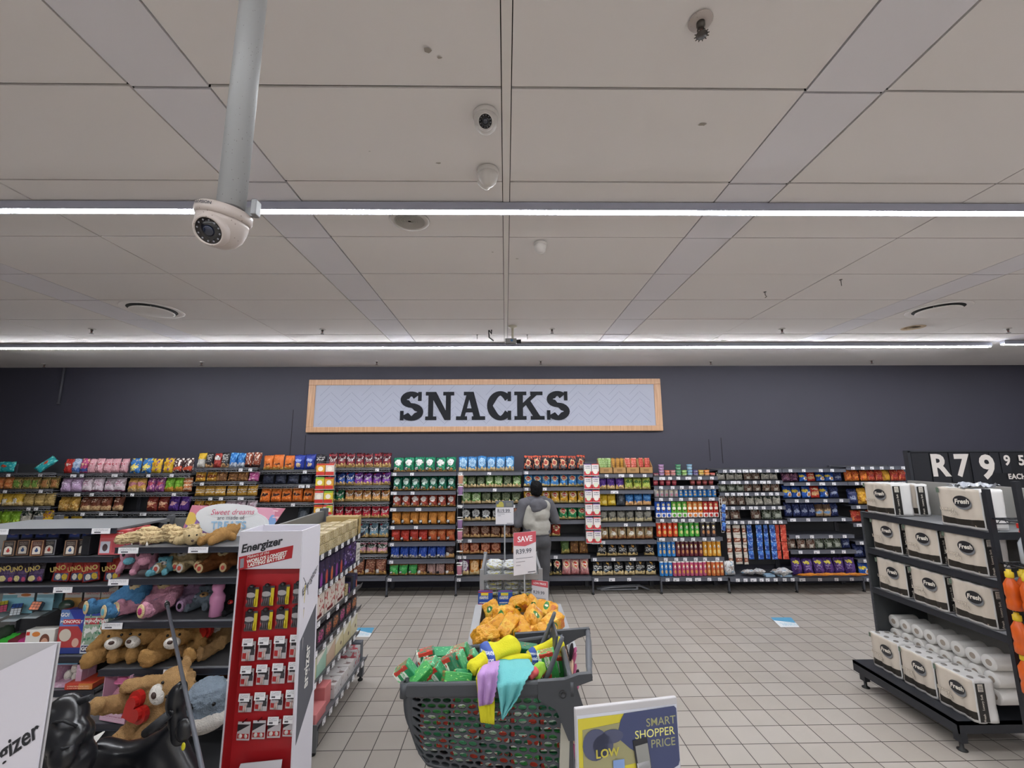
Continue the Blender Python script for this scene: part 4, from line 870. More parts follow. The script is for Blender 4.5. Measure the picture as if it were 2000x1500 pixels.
jacket = [('e', (0, .01, 1.22), (.205, .145, .18)), ('e', (0, .0, 1.04), (.2, .15, .17)), ('c', (-.13, .005, 1.345), (.13, .005, 1.345), .085, .085), ('e', (0, .0, .96), (.205, .155, .1)),
          ('c', (-.185, .01, 1.33), (-.27, -.01, 1.08), .082, .068), ('c', (-.27, -.01, 1.08), (-.245, .17, 1.18), .068, .045), ('c', (.185, .01, 1.33), (.28, .02, 1.1), .082, .068), ('c', (.28, .02, 1.1), (.21, .18, 1.15), .066, .045)]
bobj('jacket', jacket, jk, P, voxel=.012, smooth=5, fur=.012, furs=9)
panel = [('e', (.02, -.012, 1.2), (.172, .15, .15)), ('c', (-.13, -.04, 1.1), (-.1, -.05, 1.27), .09, .07), ('e', (.01, -.012, 1.04), (.192, .152, .15)), ('e', (0, -.01, .955), (.195, .152, .075)), ('c', (-.1, -.03, 1.08), (.1, -.03, 1.3), .11, .1)]
bobj('jacket_panel', panel, jl, P, voxel=.012, smooth=4, fur=.01, furs=10)
hood = [('c', (-.11, -.02, 1.395), (.11, -.02, 1.395), .05, .05), ('e', (0, -.1, 1.33), (.13, .06, .085)), ('e', (-.03, -.11, 1.28), (.09, .045, .055)), ('c', (-.12, .0, 1.4), (-.05, .07, 1.4), .04, .035), ('c', (.12, .0, 1.4), (.05, .07, 1.4), .04, .035)]
bobj('hood', hood, jk, P, voxel=.01, smooth=4, fur=.012, furs=13)
trs = [('e', (0, .0, .86), (.19, .15, .14)), ('e', (-.085, -.05, .83), (.1, .11, .11)), ('e', (.085, -.05, .83), (.1, .11, .11)), ('c', (-.095, 0, .82), (-.085, .01, .45), .108, .082), ('c', (-.085, .01, .45), (-.085, .02, .07), .08, .066), ('c', (.1, 0, .82), (.1, .01, .45), .108, .082), ('c', (.1, .01, .45), (.105, .02, .07), .08, .066)]
bobj('trousers', trs, tr, P, voxel=.012, smooth=3, fur=.012, furs=9)
for s_ in (-1, 1): bobj('shoe', [('c', (s_*.095, -.02, .045), (s_*.11, .14, .035), .045, .036), ('e', (s_*.095, -.03, .05), (.044, .05, .05))], shm, P, voxel=.008, smooth=2)
# ================================================================ middle of the floor: dump bins and price boards
gs = mat('bin_grey_steel', '#8b8c8e', .45, metal=.2); gd = mat('bin_dark_steel', '#5a5b5e', .5)
X0, X1, Y0, Y1, ZT = -.225, .42, 2.95, 3.75, .80
t = thing('dump_bin', 'grey metal dump bin heaped with yellow noodle packs behind the trolley', 'bin', ((X0+X1)/2, (Y0+Y1)/2, 0)); w, d = (X1-X0)/2, (Y1-Y0)/2
b = B()
for s_ in (-1, 1): b.b2(s_*w-.012, s_*w+.012, -d, d, .32, ZT); b.b2(-w, w, s_*d-.012, s_*d+.012, .32, ZT-.1 if s_ < 0 else ZT)
b.b2(-w, w, -d, d, .32, .345); b.build('bin_body', gs, t)
for s_ in (-1, 1): b = B(); b.b2(s_*w-.03, s_*w+.03, -d-.02, d+.02, ZT-.004, ZT+.012, bev=.004); b.build('top_flange', mat('flange_grey', '#a2a3a6', .4), t)
for sx in (-1, 1):
    for sy in (-1, 1): b = B(); b.b2(sx*(w-.03)-.015, sx*(w-.03)+.015, sy*(d-.03)-.015, sy*(d-.03)+.015, 0, .33); b.build('leg', gd, t)
b = B()
for k in range(9): b.tube([(w+.012, -d+.05+k*.088, ZT-.01), (w+.012, -d+.05+k*.088, .4)], .003, 5)
for z in (.45, .55, .65, .75): b.tube([(w+.012, -d, z), (w+.012, d, z)], .003, 5)
b.build('side_wires', wire_m, t)
# yellow packs
def pillow(seed, sx, sy, sz, p=3.2, wob=.12):
    rd = random.Random(seed); b = B(); q = bmesh.ops.create_cube(b.bm, size=2); bmesh.ops.subdivide_edges(b.bm, edges=b.bm.edges[:], cuts=13, use_grid_fill=True)
    off = Vector((seed*5.1, 2, seed))
    for v in b.bm.verts:
        c = v.co; n = (abs(c.x)**p+abs(c.y)**p+abs(c.z)**p)**(1/p); u = c/n
        k = 1+wob*noise.noise(u*1.6+off)+wob*.8*noise.noise(u*4.2+off)+wob*.45*(.3-abs(noise.noise(u*5+off)))*.8+wob*.2*noise.noise(u*13+off)
        v.co = Vector((u.x*sx*k, u.y*sy*k, u.z*sz*k))
        if abs(c.x) > .93: v.co.x *= 1.0+.08*math.sin(c.y*13)
    for f in b.bm.faces: f.smooth = True
    return b.mesh('pack', [mat('packet_blank', '#888')], fix=False)
pm = [pillow(i, .080, .048, .058, 5, .13) for i in range(6)]
ym = [design('noodle_yellow_%d' % i, '#d99a26', [('speck', 3, .6, '#c4801c'), ('rect', .3+.05*i, .62, .1, .95, '#e0b040'), ('ell', .42+.04*i, .6, .12, .24, '#2f7c3c'), ('ell', .42+.04*i, .6, .08, .07, '#e8e0c8'), ('rect', .74, .92, .25, .75, '#d8c8a0' if i % 2 else '#c86838'), ('rect', .72, .85, .25, .7, '#c87838')], .28, wrinkle=.6, wob=.08) for i in range(3)]
yp = [(962, 1194, 3.7, .02), (945, 1226, 3.35, 0), (968, 1222, 3.3, .02), (985, 1208, 3.4, .02), (1003, 1201, 3.5, .02), (1008, 1227, 3.25, .02), (1038, 1184, 3.68, .02), (1041, 1207, 3.35, .03), (1068, 1192, 3.55, .03), (1077, 1219, 3.2, 0), (1047, 1240, 3.1, 0), (1028, 1243, 3.05, 0), (967, 1245, 3.1, 0), (946, 1252, 3.02, 0), (1022, 1190, 3.6, 0), (985, 1235, 3.15, 0), (1060, 1240, 3.05, 0), (1085, 1195, 3.65, 0)]
ry = random.Random(8)
yq_ = [at_y(px, py, Y) for px, py, Y, dz in yp]; ya_ = [v.copy() for v in yq_]
for it in range(60):
    for i in range(len(yq_)):
        for j in range(i):
            d_ = yq_[i]-yq_[j]; L0 = d_.length
            if 1e-4 < L0 < .152: yq_[i] += d_/L0*(.152-L0)*.35; yq_[j] -= d_/L0*(.152-L0)*.35
    for i in range(len(yq_)):
        yq_[i] = yq_[i].lerp(ya_[i], .04); yq_[i].z = max(.74, yq_[i].z); yq_[i].x = min(.36, max(-.14, yq_[i].x)); yq_[i].y = min(3.68, max(3.03, yq_[i].y))
for i, (px, py, Y, dz) in enumerate(yp):
    p = yq_[i]
    o = inst('noodle_pack', pm[i % 6], ym[i % 3], None, p, (ry.uniform(-.9, .9), ry.uniform(-.9, .9), ry.uniform(-1.4, 1.4)), (1.0, 1.0, 1.0))
    tag(o, 'crumpled yellow orange noodle pack in the heap on the grey dump bin', 'noodles', 'yellow noodle packs heaped on the dump bin')
b = B()  # lower layers of the heap, packed flat on each other
for lay in range(2):
    for ix in range(3):
        for iy in range(4):
            o = inst('noodle_pack', pm[(ix+iy+lay) % 6], ym[(ix+lay) % 3], None, (X0+.12+ix*.2, Y0+.1+iy*.195, .43+lay*.165), (0, 0, ry.uniform(-.2, .2) + (PI/2)*0)); tag(o, 'crumpled yellow orange noodle pack in the heap on the grey dump bin', 'noodles', 'yellow noodle packs heaped on the dump bin')
b.bm.free()
# cage bin behind
X0, X1, Y0, Y1 = -.21, .30, 3.95, 4.6; cx = (X0+X1)/2; cyy = (Y0+Y1)/2; w, d = (X1-X0)/2, (Y1-Y0)/2
t = thing('cage_bin', 'grey wire cage bin with a top tray of white packets', 'bin', (cx, cyy, 0)); b = B()
for sx in (-1, 1):
    for sy in (-1, 1): b.b2(sx*w-.018, sx*w+.018, sy*d-.018, sy*d+.018, 0, 1.04)
b.build('frame_posts', gs, t)
b = B(); b.b2(-w, w, -d, d, .955, .965); b.b2(-w, w, -d-.02, -d, .955, 1.0)
for s_ in (-1, 1): b.b2(s_*w-.01, s_*w+.01, -d, d, .955, 1.03)
b.build('top_tray', gs, t)
b = B()
for k in range(9): b.tube([(-w+2*w*k/8, -d, .5), (-w+2*w*k/8, -d, .95)], .0028, 5)
for k in range(8): b.tube([(-w, -d, .5+k*.062), (w, -d, .5+k*.062)], .0028, 5)
for s_ in (-1, 1):
    for k in range(8): b.tube([(s_*w, -d, .5+k*.062), (s_*w, d, .5+k*.062)], .0028, 5)
b.build('cage_wires', mat('cage_wire_dark', '#55554c', .5), t)
for z_ in (.785, .29): b = B(); b.b2(-w, w, -d, d, z_-.006, z_+.006); b.build('shelf', gs, t)
wp = design('white_packet', '#dcdee0', [('speck', 4, .6, '#b8b468'), ('speck', 7, .64, '#3c4868'), ('ell', .5, .5, .2, .1, '#d8d060')], .35, wrinkle=.8)
flat = [pillow(20+i, .068, .07, .0175, 2.6, .12) for i in range(4)]
for i in range(12):
    o = inst('white_packet', flat[i % 4], wp, None, (cx-.15+(i % 3)*.148, Y0+.09+(i//3 % 3)*.19, .992+.06*(i//9)), (ry.uniform(-.12, .12), ry.uniform(-.12, .12), ry.uniform(-.4, .4))); tag(o, 'white and yellow packet lying in the tray on top of the cage bin', 'snack', 'white packets in the top tray')
for i in range(12):
    o = inst('white_packet', flat[i % 4], wp, None, (cx-.15+(i % 3)*.15, Y0+.11, .822+.041*(i//3)), (.0, ry.uniform(-.04, .04), ry.uniform(-.2, .2))); tag(o, 'white packet stacked behind the wires of the cage bin', 'snack', 'white packets behind the cage wires')
for px, c, nm in ((948, '#c23c3c', 'red'), (987, '#4a8c94', 'teal')):
    p = at_y(px, 1197, Y0-.03); m = design('hang_'+nm, c, [('rect', 0, 1, .42, .9, '#2a4c9c'), ('lines', .1, .7, .45, .8, 4, '#d8d4c0'), ('rect', .2, .7, .78, .9, '#d8c040'), ('ell', .45, .22, .18, .14, '#d8d040'), ('rect', 0, 1, .93, 1, '#5c3c80')], .4)
    b = B(); b.box((0, 0, .09), (.125, .018, .185), bev=.006); tag(b.build('snack_pouch', m, None, (p.x, Y0-.032, p.z-.0)), '%s and blue pouch hanging on the front of the cage bin' % nm, 'snack')
jm = design('olive_tin', '#8a8438', [('lines', 0, 1, .1, .9, 3, '#5c5828')], .4)
for i in range(4):
    for k in range(2): o = inst('olive_tin', tube_me, [jm, gs], None, (cx-.19+i*.125, Y0+.1+k*.14, .62), (0, 0, 0), (.085, .085, .15)); tag(o, 'olive green tin behind the wires of the cage bin', 'tin', 'olive tins in the cage bin')
b = B(); b.b2(-w, w, -d+.02, d, .6, .612); b.build('lower_shelf', gs, t)
b = B(); b.box((.14, -d-.012, .72), (.13, .004, .06)); b.build('price_strip', card_m, t)
# price boards on poles
red = mat('sign_red', '#c25560', .5); wht = mat('sign_white', '#cfcdd2', .5); inkg = mat('sign_grey_ink', '#4c4f58', .6); whl = mat('sign_white_lettering', '#efeff2', .5)
def board(name, label, loc, w, h, rz, head, price, pole_x=0, headfn=None):
    t = thing(name, label, 'price sign', (loc[0], loc[1], 0), rz); z = loc[2]
    b = B(); b.box((0, 0, z+h/2), (w, .006, h)); b.build('board', wht, t)
    b = B(); b.tube([(pole_x, .012, 0), (pole_x, .012, z+h*.9)], .007, 8); b.build('pole', gs, t)
    if head: head(t, w, h, z)
    letter('price', price, inkg, t, (-w*.06, -.0048, z+h*(.57 if headfn is None else headfn)), w*.25, bold=.012)
    b = B()
    for k, (a, c_) in enumerate(((.1, .85), (.1, .5), (.1, .3))): b.b2(-w/2+a*w, -w/2+c_*w, -.0042, -.0035, z+h*(.5-.07*k if headfn is None else headfn-.16-.08*k), z+h*(.5-.07*k if headfn is None else headfn-.16-.08*k)+.003)
    b.b2(w*.12, w*.46, -.0042, -.0035, z+h*.03, z+h*.05); b.build('small_print', inkg, t)
    return t
def h_save(t, w, h, z):
    b = B(); b.prism([(-w/2, -.0035, z+h), (w/2, -.0035, z+h), (w/2, -.0035, z+h*.74), (0, -.0035, z+h*.66), (-w/2, -.0035, z+h*.7)], (0, -.001, 0)); b.build('red_header', red, t)
    letter('save_lettering', 'SAVE', whl, t, (0, -.0055, z+h*.83), w*.3, bold=.02)
def h_low(t, w, h, z):
    b = B(); b.prism([(-w/2, -.0035, z+h), (w/2, -.0035, z+h), (w/2, -.0035, z+h*.83), (-w/2, -.0035, z+h*.85)], (0, -.001, 0)); b.build('red_header', red, t)
    letter('low_price_lettering', 'LOW PRICE', whl, t, (0, -.0055, z+h*.915), w*.15, bold=.02)
def h_grey(t, w, h, z):
    b = B(); b.box((0, -.004, z+h*.86), (w, .001, h*.28)); b.build('grey_header', mat('sign_slate', '#5c6068', .5), t)
    b = B(); b.box((-w*.25, -.005, z+h*.8), (w*.4, .001, h*.12)); b.lathe([(0, 0), (w*.14, 0), (w*.14, .001)], (-w*.2, -.0055, z+h*.86), 14, axis=(0, -1, 0)); b.build('yellow_patch', mat('sign_olive', '#b0a850', .5), t)
    b = B(); [b.b2(w*.08, w*.42, -.0056, -.005, z+h*(.78+.06*k), z+h*(.795+.06*k)) for k in range(3)]; b.build('header_lines', mat('sign_pale_line', '#a8a888', .5), t)
a, c_ = at_y(968, 1024, 4.28), at_y(1003, 978, 4.28)
board('price_board', 'small grey price sign reading R19.99 above the cage bin', ((a.x+c_.x)/2, 4.28, a.z), c_.x-a.x, c_.z-a.z, 0, h_grey, 'R19.99')
board('price_board', 'red and white price sign reading SAVE R39.99 on a pole', (.162, 3.86, 1.02), .215, .345, .42, h_save, 'R39.99', 0, .54)
board('price_board', 'red and white price sign reading LOW PRICE R39.99, behind the SAVE sign', (.292, 4.02-.1, .66), .15, .29, -.45, h_low, 'R39.99', 0, .66)

# ================================================================ shopping trolley
pl = mat('trolley_plastic', '#3e4146', .42); pl2 = mat('trolley_grip', '#55585e', .45); alu = mat('trolley_leg_metal', '#b4b2a6', .35, metal=.4)
T = thing('shopping_trolley', 'dark grey plastic shopping trolley piled with green soap boxes and cloths', 'trolley', (-.05, 2.32, 0))
O = Vector((-.05, 2.32, 0))
def Lc(x, y, z): return Vector((x, y, z)) - O
ZR = 1.03
NL, FLc, FR, NR = (-.454, 2.1), (-.42, 2.40), (.30, 2.60), (.29, 2.1)
def bot(u): return .70 - .13*u - (.0 if u > .12 else 0) + .13*max(0, 1-u/.13)**2     # bottom edge height along the side, u 0 front .. 1 handle
def side_pt(u, v, near):
    a, c_ = (NL, NR) if near else (FLc, FR)
    x = a[0]+(c_[0]-a[0])*u; y = a[1]+(c_[1]-a[1])*u; zb = bot(u); z = ZR-.04 + (zb-ZR+.04)*v
    k = v*.025*(1 if near else -1); xi = .03*v**3*(1-u)
    return Lc(x+xi, y+k, z)
def perf(b, P, nu, nv, th):
    for j in range(nv):
        off = .5 if j % 2 else 0
        for i in range(nu+ (1 if off else 0)):
            u0, u1 = max(0, (i-off)/nu), min(1, (i+1-off)/nu)
            if u1-u0 < .6/nu: u_f = True
            else: u_f = False
            v0, v1 = j/nv, (j+1)/nv
            if u_f:
                b.poly([P(u0, v0), P(u1, v0), P(u1, v1), P(u0, v1)]); continue
            n = 12; um, vm = (u0+u1)/2, (v0+v1)/2; ru, rv = (u1-u0)*.43, (v1-v0)*.41
            out = []; inn = []
            for k in range(n):
                a = 2*PI*(k+.5)/n; ca, sa = math.cos(a), math.sin(a); m_ = max(abs(ca), abs(sa))
                out.append(P(um+ca/m_*(u1-u0)/2, vm+sa/m_*(v1-v0)/2)); inn.append(P(um+ca*ru, vm+sa*rv))
            ov = [b.bm.verts.new(p) for p in out]; iv = [b.bm.verts.new(p) for p in inn]
            for k in range(n): b.bm.faces.new((ov[k], ov[(k+1) % n], iv[(k+1) % n], iv[k]))
def thick(o, t_): md = o.modifiers.new('t', 'SOLIDIFY'); md.thickness = t_; md.offset = 0; return o
b = B(); perf(b, lambda u, v: side_pt(.045+.9*u, .06+.9*v, True), 15, 12, .006); thick(b.build('near_side_grille', pl, T), .006)
b = B(); perf(b, lambda u, v: side_pt(.045+.9*u, .06+.9*v, False), 14, 9, .006); thick(b.build('far_side_grille', pl, T), .006)
b = B()
for near in (True, False):
    P = lambda u, v: side_pt(u, v, near)
    for (ua, ub, va, vb) in ((0, .045, 0, 1), (.945, 1, 0, 1), (.045, .945, 0, .06), (.045, .945, .96, 1)):
        b.grid(lambda u, v: P(ua+(ub-ua)*u, va+(vb-va)*v), 16 if ub-ua > .2 else 1, 8 if vb-va > .2 else 1)
fr = lambda s, v: side_pt(0, v, True).lerp(side_pt(0, v, False), s)
b.grid(lambda u, v: fr(u, v), 4, 6); b.grid(lambda u, v: side_pt(1, v, True).lerp(side_pt(1, v, False), u), 4, 6)
b.grid(lambda u, v: side_pt(u, 1, True).lerp(side_pt(u, 1, False), v), 18, 4)
thick(b.build('basket_shell', pl, T), .008)
# rim: a moulded band round the top
b = B()
for A_, B_ in ((NL, NR), (NR, FR), (FR, FLc), (FLc, NL)):
    a, c_ = Lc(*A_, ZR), Lc(*B_, ZR); d_ = (c_-a); L_ = d_.length; ang = math.atan2(d_.y, d_.x)
    hh_ = .06; b.box((a+c_)/2+Vector((0, 0, -.026)), (L_+.03, .026, hh_), Rz(ang), bev=.01)
for q in (NL, NR, FR, FLc): p = Lc(*q, ZR); b.tube([p+Vector((0, 0, -.056)), p+Vector((0, 0, .004))], .019, 10)
b.build('rim', pl, T)
# handle arms and bar
HN, HF = Lc(.372, 2.1, 1.05), Lc(.462, 2.6, 1.045)
for (A_, E_, yy) in ((Lc(.14, 2.095, 1.0), HN, 2.095), (Lc(.05, 2.605, 1.02), HF, 2.605)):
    b = B(); y = A_.y; x0 = A_.x; x1 = E_.x
    out = [(x0, y, ZR+.006), (x0+.12, y, ZR+.012), (x1-.05, y, E_.z+.012), (x1+.008, y, E_.z+.016), (x1+.012, y, E_.z-.012), (x1-.06, y, E_.z-.035), (x0+.2, y, .93), (x0+.17, y, .80), (x0+.13, y, .80), (x0+.08, y, .92), (x0, y, .965)]
    b.prism([(q[0], q[1]-.012, q[2]) for q in out], (0, .024, 0)); b.build('handle_arm', pl, T)
b = B(); b.tube([HN+Vector((0, -.012, 0)), HN.lerp(HF, .12), HN.lerp(HF, .2), HN.lerp(HF, .5), HN.lerp(HF, .72), HN.lerp(HF, .8), HF+Vector((0, .012, 0))], [.013, .013, .016, .017, .016, .013, .013], 12); b.build('handle_bar', pl2, T)
b = B()
for q, r in ((HN, .012), (Lc(.25, 2.083, .985), .016)): b.lathe([(0, 0), (r, 0), (r, .004), (r*.6, .004), (r*.6, .002), (0, .002)], q+Vector((0, -.012 if r < .015 else 0, 0)), 16, axis=(0, -1, 0))
b.build('hinge_cap', mat('trolley_cap', '#2c2e32', .3), T)
# child seat flap, leaning bars
b = B(); b.box(Lc(.245, 2.44, 1.05), (.012, .2, .15), Ry(.2), bev=.005); b.build('seat_flap', pl, T)
for y in (2.2, 2.52): b = B(); b.tube([Lc(.16, y, .96), Lc(.2, y, 1.02), Lc(.262, y, 1.16), Lc(.268, y, 1.175)], [.01, .012, .011, .008], 8); b.build('flap_bar', pl2, T)
# legs, base and wheels
for y in (2.12, 2.56):
    b = B(); b.prism([Lc(.245, y-.015, .93), Lc(.285, y-.015, .93), Lc(.245, y-.015, .2), Lc(.2, y-.015, .2)], (0, .03, 0)); b.build('leg', alu, T)
    b = B(); b.tube([Lc(.27, y+.03, .9), Lc(.3, y+.03, .55), Lc(.36, y+.03, .12)], .014, 8); b.build('rear_post', pl2, T)
    b = B(); b.tube([Lc(.24, y+.02, .55), Lc(.33, y+.02, .25)], .011, 8); b.build('brace', alu, T)
    b = B(); b.tube([Lc(.2, y, .2), Lc(-.1, y, .3), Lc(-.3, y, .48), Lc(-.36, y, .6), Lc(-.3, y, .66)], .018, 8); b.build('front_frame', pl2, T)
    for x in (.36, -.3):
        c_ = Lc(x, y, .062); b = B(); b.lathe([(0, -.015), (.04, -.015), (.06, -.012), (.062, 0), (.06, .012), (.04, .015), (0, .015)], c_, 20, axis=(0, 1, 0)); b.mi = 1; b.b2(c_.x-.012, c_.x+.012, c_.y-.022, c_.y-.018, c_.z, c_.z+.1); b.b2(c_.x-.012, c_.x+.012, c_.y+.018, c_.y+.022, c_.z, c_.z+.1); b.b2(c_.x-.02, c_.x+.02, c_.y-.022, c_.y+.022, c_.z+.09, c_.z+.11); b.build('wheel', [foot_m, gs], T)
b = B(); b.tube([Lc(-.3, 2.12, .17), Lc(-.3, 2.12, .3), Lc(-.3, 2.56, .3), Lc(-.3, 2.56, .17)], .014, 8); b.tube([Lc(.36, 2.12, .17), Lc(.36, 2.56, .17)], .014, 8); b.tube([Lc(-.3, 2.15, .3), Lc(.3, 2.15, .25)], .014, 8); b.build('base_frame', pl2, T)
# green soap boxes
gm = [design('soap_green_%d' % i, c, [('rect', 0, 1, 0, .2, '#dfe6dc'), ('lines', .15, .85, .4, .75, 2, '#e8efe4'), ('ell', .78, .3, .2, .28, '#c8402c'), ('rect', .1, .58, .52, .64, '#e4ede2'), ('rect', .1, .45, .36, .42, '#d8e8d8'), ('rect', .0, .14, .1, .9, '#b8382c'), ('speck', 5, .62, c2)], .3, wrinkle=.25, wob=.06) for i, (c, c2) in enumerate((('#2f8f5c', '#7cc88c'), ('#3c9c4c', '#9cd87c'), ('#1f6c4c', '#c84430'), ('#54a878', '#b8e0c0')))]
sb = B(); sb.box((0, 0, 0), (.13, .052, .085), bev=.004); sbm = sb.mesh('soap_box', [mat('packet_blank', '#888')])
gr = 'green soap boxes in the trolley'; n_ = 0
for lay in range(3):
    for ix in range(5):
        for iy in range(5):
            x = -.325+ix*.136; y = 2.175+iy*.062+ix*.008; u_ = (x+.454)/.745; z = max(bot(max(0, u_-.1)), bot(u_))+.056+lay*.09
            if z > .91 or y > 2.335+.19*u_: continue
            o = inst('soap_box', sbm, gm[(ix*3+iy*2+lay) % 4], None, (x, y, z), (0, 0, ry.uniform(-.03, .03)), None); tag(o, 'green soap box seen through the trolley grille', 'box', 'green soap boxes low in the trolley')
top = [(800, 1322, 2.17, .3, .9, .2), (823, 1326, 2.16, .5, -.7, .3), (834, 1296, 2.28, .1, 1.4, .3), (850, 1311, 2.22, .9, .9, .5), (868, 1283, 2.36, .5, 0, .05), (868, 1297, 2.26, 1.2, .1, .1), (882, 1310, 2.2, .2, 1.1, -.2), (895, 1300, 2.24, .8, 1.2, .4), (903, 1288, 2.3, .3, 1.25, .2), (890, 1325, 2.16, 1.2, .25, .35),
       (918, 1288, 2.34, .2, .7, .1), (925, 1300, 2.3, .4, 1.0, .3), (860, 1326, 2.18, .4, .9, .1), (1071, 1298, 2.3, .2, 1.35, .15), (1025, 1275, 2.45, .3, .2, .2), (842, 1325, 2.2, 1.0, .4, .2), (905, 1322, 2.2, 1.1, .3, .6), (1090, 1305, 2.4, .3, 1.4, .1)]
for i, (px, py, Y, a, c_, e_) in enumerate(top):
    p = at_y(px, py, Y); o = inst('soap_box', sbm, gm[i % 4], None, p, (a, c_, e_)); tag(o, 'green soap box tipped on top of the pile in the trolley', 'box', 'green soap boxes on top of the trolley pile')
# cloths
def cloth(name, label, rows, m, fold=.012, nf=3, th=.004, tooth=0, n=26):
    """rows: list of (left point, right point) from top to bottom, world positions"""
    b = B(); nr = len(rows)-1; seg = 6
    def P(u, v):
        k = v*nr; i = min(nr-1, int(k)); f = k-i; a = Vector(rows[i][0]).lerp(Vector(rows[i+1][0]), f); c_ = Vector(rows[i][1]).lerp(Vector(rows[i+1][1]), f)
        p = a.lerp(c_, u); q = fold*math.sin(u*PI*2*nf+1.3*v)*(.4+.6*v)+.004*noise.noise(Vector((u*9, v*9, 1)))
        if tooth and v > .999: p = p + (Vector(rows[-1][0])-Vector(rows[-2][0])).normalized()*(tooth*(1 if int(round(u*n)) % 2 else 0))
        if tooth and u > .999: p = p + (c_-a).normalized()*(tooth*(1 if int(round(v*nr*seg)) % 2 else 0))
        return p + Vector((0, -q-.001, q*.5))
    b.grid(P, n, nr*seg); o = b.build(name, m); thick(o, th); o.modifiers['t'].offset = 1; return tag(o, label, 'cloth')
def W(px, py, Y): return at_y(px, py, Y)
yel = mat('yellow_microfibre', '#cdc62e', .95, bump=.35, bscale=160, spec=.2); pur = mat('lilac_microfibre', '#b48fc4', .95, bump=.35, bscale=160, spec=.2); tur = mat('turquoise_microfibre', '#6cb6b8', .95, bump=.35, bscale=160, spec=.2); limec = mat('lime_cloth', '#8cb83a', .95); cor = mat('coral_cloth', '#cc5a5a', .95)
cloth('cleaning_cloth', 'yellow cloth strip hanging lowest over the side of the trolley', [(W(938, 1300, 2.2), W(960, 1300, 2.2)), (W(929, 1325, 2.082), W(955, 1330, 2.082)), (W(932, 1345, 2.079), W(966, 1350, 2.079)), (W(938, 1410, 2.079), W(966, 1414, 2.079))], yel, .003, 1)
cloth('cleaning_cloth', 'lilac cloth with pinked edge draped over the trolley side', [(W(950, 1290, 2.3), W(975, 1290, 2.3)), (W(933, 1318, 2.06), W(972, 1310, 2.06)), (W(934, 1345, 2.05), W(969, 1345, 2.05)), (W(935, 1377, 2.06), W(962, 1372, 2.06))], pur, .012, 2, tooth=.005)
cloth('cleaning_cloth', 'turquoise cloth hanging in a long point over the trolley side', [(W(975, 1289, 2.3), W(1032, 1288, 2.3)), (W(969, 1312, 2.13), W(1043, 1305, 2.16)), (W(972, 1340, 2.045), W(1026, 1330, 2.05)), (W(977, 1370, 2.05), W(1012, 1362, 2.05)), (W(979.5, 1403, 2.06), W(983, 1403, 2.06))], tur, .016, 2, tooth=.005)
def roll(name, label, pts, r, m, band=None, bandm=None, wob=.35):
    t = thing(name, label, 'cloth', pts[0]); p0 = Vector(pts[0]); pp = [Vector(p)-p0 for p in pts]; n = 16
    def C_(v):
        k = v*(len(pp)-1); i = min(len(pp)-2, int(k)); return pp[i].lerp(pp[i+1], k-i)
    def sec(u, v, rr_):
        d = (pp[-1]-pp[0]).normalized(); a = d.orthogonal().normalized(); c_ = d.cross(a); ang = 2*PI*u
        endk = min(1, (v+.02)/.12, (1.02-v)/.12)**.5
        rad = rr_*endk*(1+wob*noise.noise(Vector((math.cos(ang)*1.3, math.sin(ang)*1.3, v*3+len(label)))))
        return C_(v)+(a*math.cos(ang)+c_*math.sin(ang))*rad
    b = B(); b.grid(lambda u, v: sec(u, v, r), 24, n, wrap=True); b.build('cloth_roll', m, t)
    if band:
        b = B(); b.grid(lambda u, v: sec(u, band[0]+(band[1]-band[0])*v, r*1.06), 24, 3, wrap=True); b.build('paper_band', bandm, t)
    return t
bnd = design('cloth_band', '#2c4c9c', [('lines', .1, .9, .3, .8, 5, '#d8dce8'), ('ell', .3, .5, .2, .3, '#d8d040')], .4)
roll('cloth_roll_pack', 'large yellow cloth roll with blue band lying on the trolley pile', [W(940, 1290, 2.3), W(960, 1280, 2.32), W(985, 1270, 2.36), W(1014, 1262, 2.4)], .052, yel, (.0, .3), bnd)
roll('cloth_roll_pack', 'smaller yellow cloth roll with printed end at the front of the pile', [W(917, 1312, 2.17), W(930, 1298, 2.2), W(948, 1283, 2.25)], .03, yel)
roll('cloth_roll_pack', 'long yellow cloth roll lying under the lilac and turquoise cloths', [W(965, 1296, 2.3), W(1000, 1290, 2.32), W(1045, 1286, 2.35)], .024, yel)
roll('cloth_roll_pack', 'yellow cloth roll with blue band beside the trolley handle', [W(1030, 1290, 2.34), W(1055, 1278, 2.38), W(1080, 1262, 2.45), W(1096, 1255, 2.5)], .043, yel, (.0, .14), bnd)
roll('cloth_roll_pack', 'lime green cloth roll showing right of the turquoise cloth', [W(1040, 1318, 2.18), W(1052, 1308, 2.2), W(1060, 1300, 2.24)], .028, limec)
roll('cloth_roll_pack', 'small coral cloth roll between the turquoise and lime cloths', [W(1030, 1322, 2.15), W(1040, 1316, 2.16), W(1050, 1308, 2.18)], .02, cor)
# pink and black striped duster hanging behind the handle
dm = [mat('duster_black', '#1d1518', .9), mat('duster_pink', '#b0587c', .9), mat('duster_cream', '#c8a890', .9)]
t = thing('feather_duster', 'pink and black striped duster hanging behind the trolley handle', 'duster', W(1112, 1270, 2.72)); p0 = Vector(t.location)
for mi_ in range(3):
    b = B()
    for k in range(40):
        if k % 3 != mi_: continue
        z = -.0-.62*(k/40); a = ry.uniform(0, 2*PI); r = .045
        b.sph((math.cos(a)*r*.5+.002*k*.3, math.sin(a)*r*.5, z), (.012, .026, .05), 8, Ry(.5*math.cos(a))@Rx(ry.uniform(-.5, .5)))
    b.build('tuft', dm[mi_], t)
b = B(); b.tube([(0, 0, .1), (.005, 0, -.5), (.01, 0, -p0.z+.01)], .009, 8); b.build('stick', gs, t)

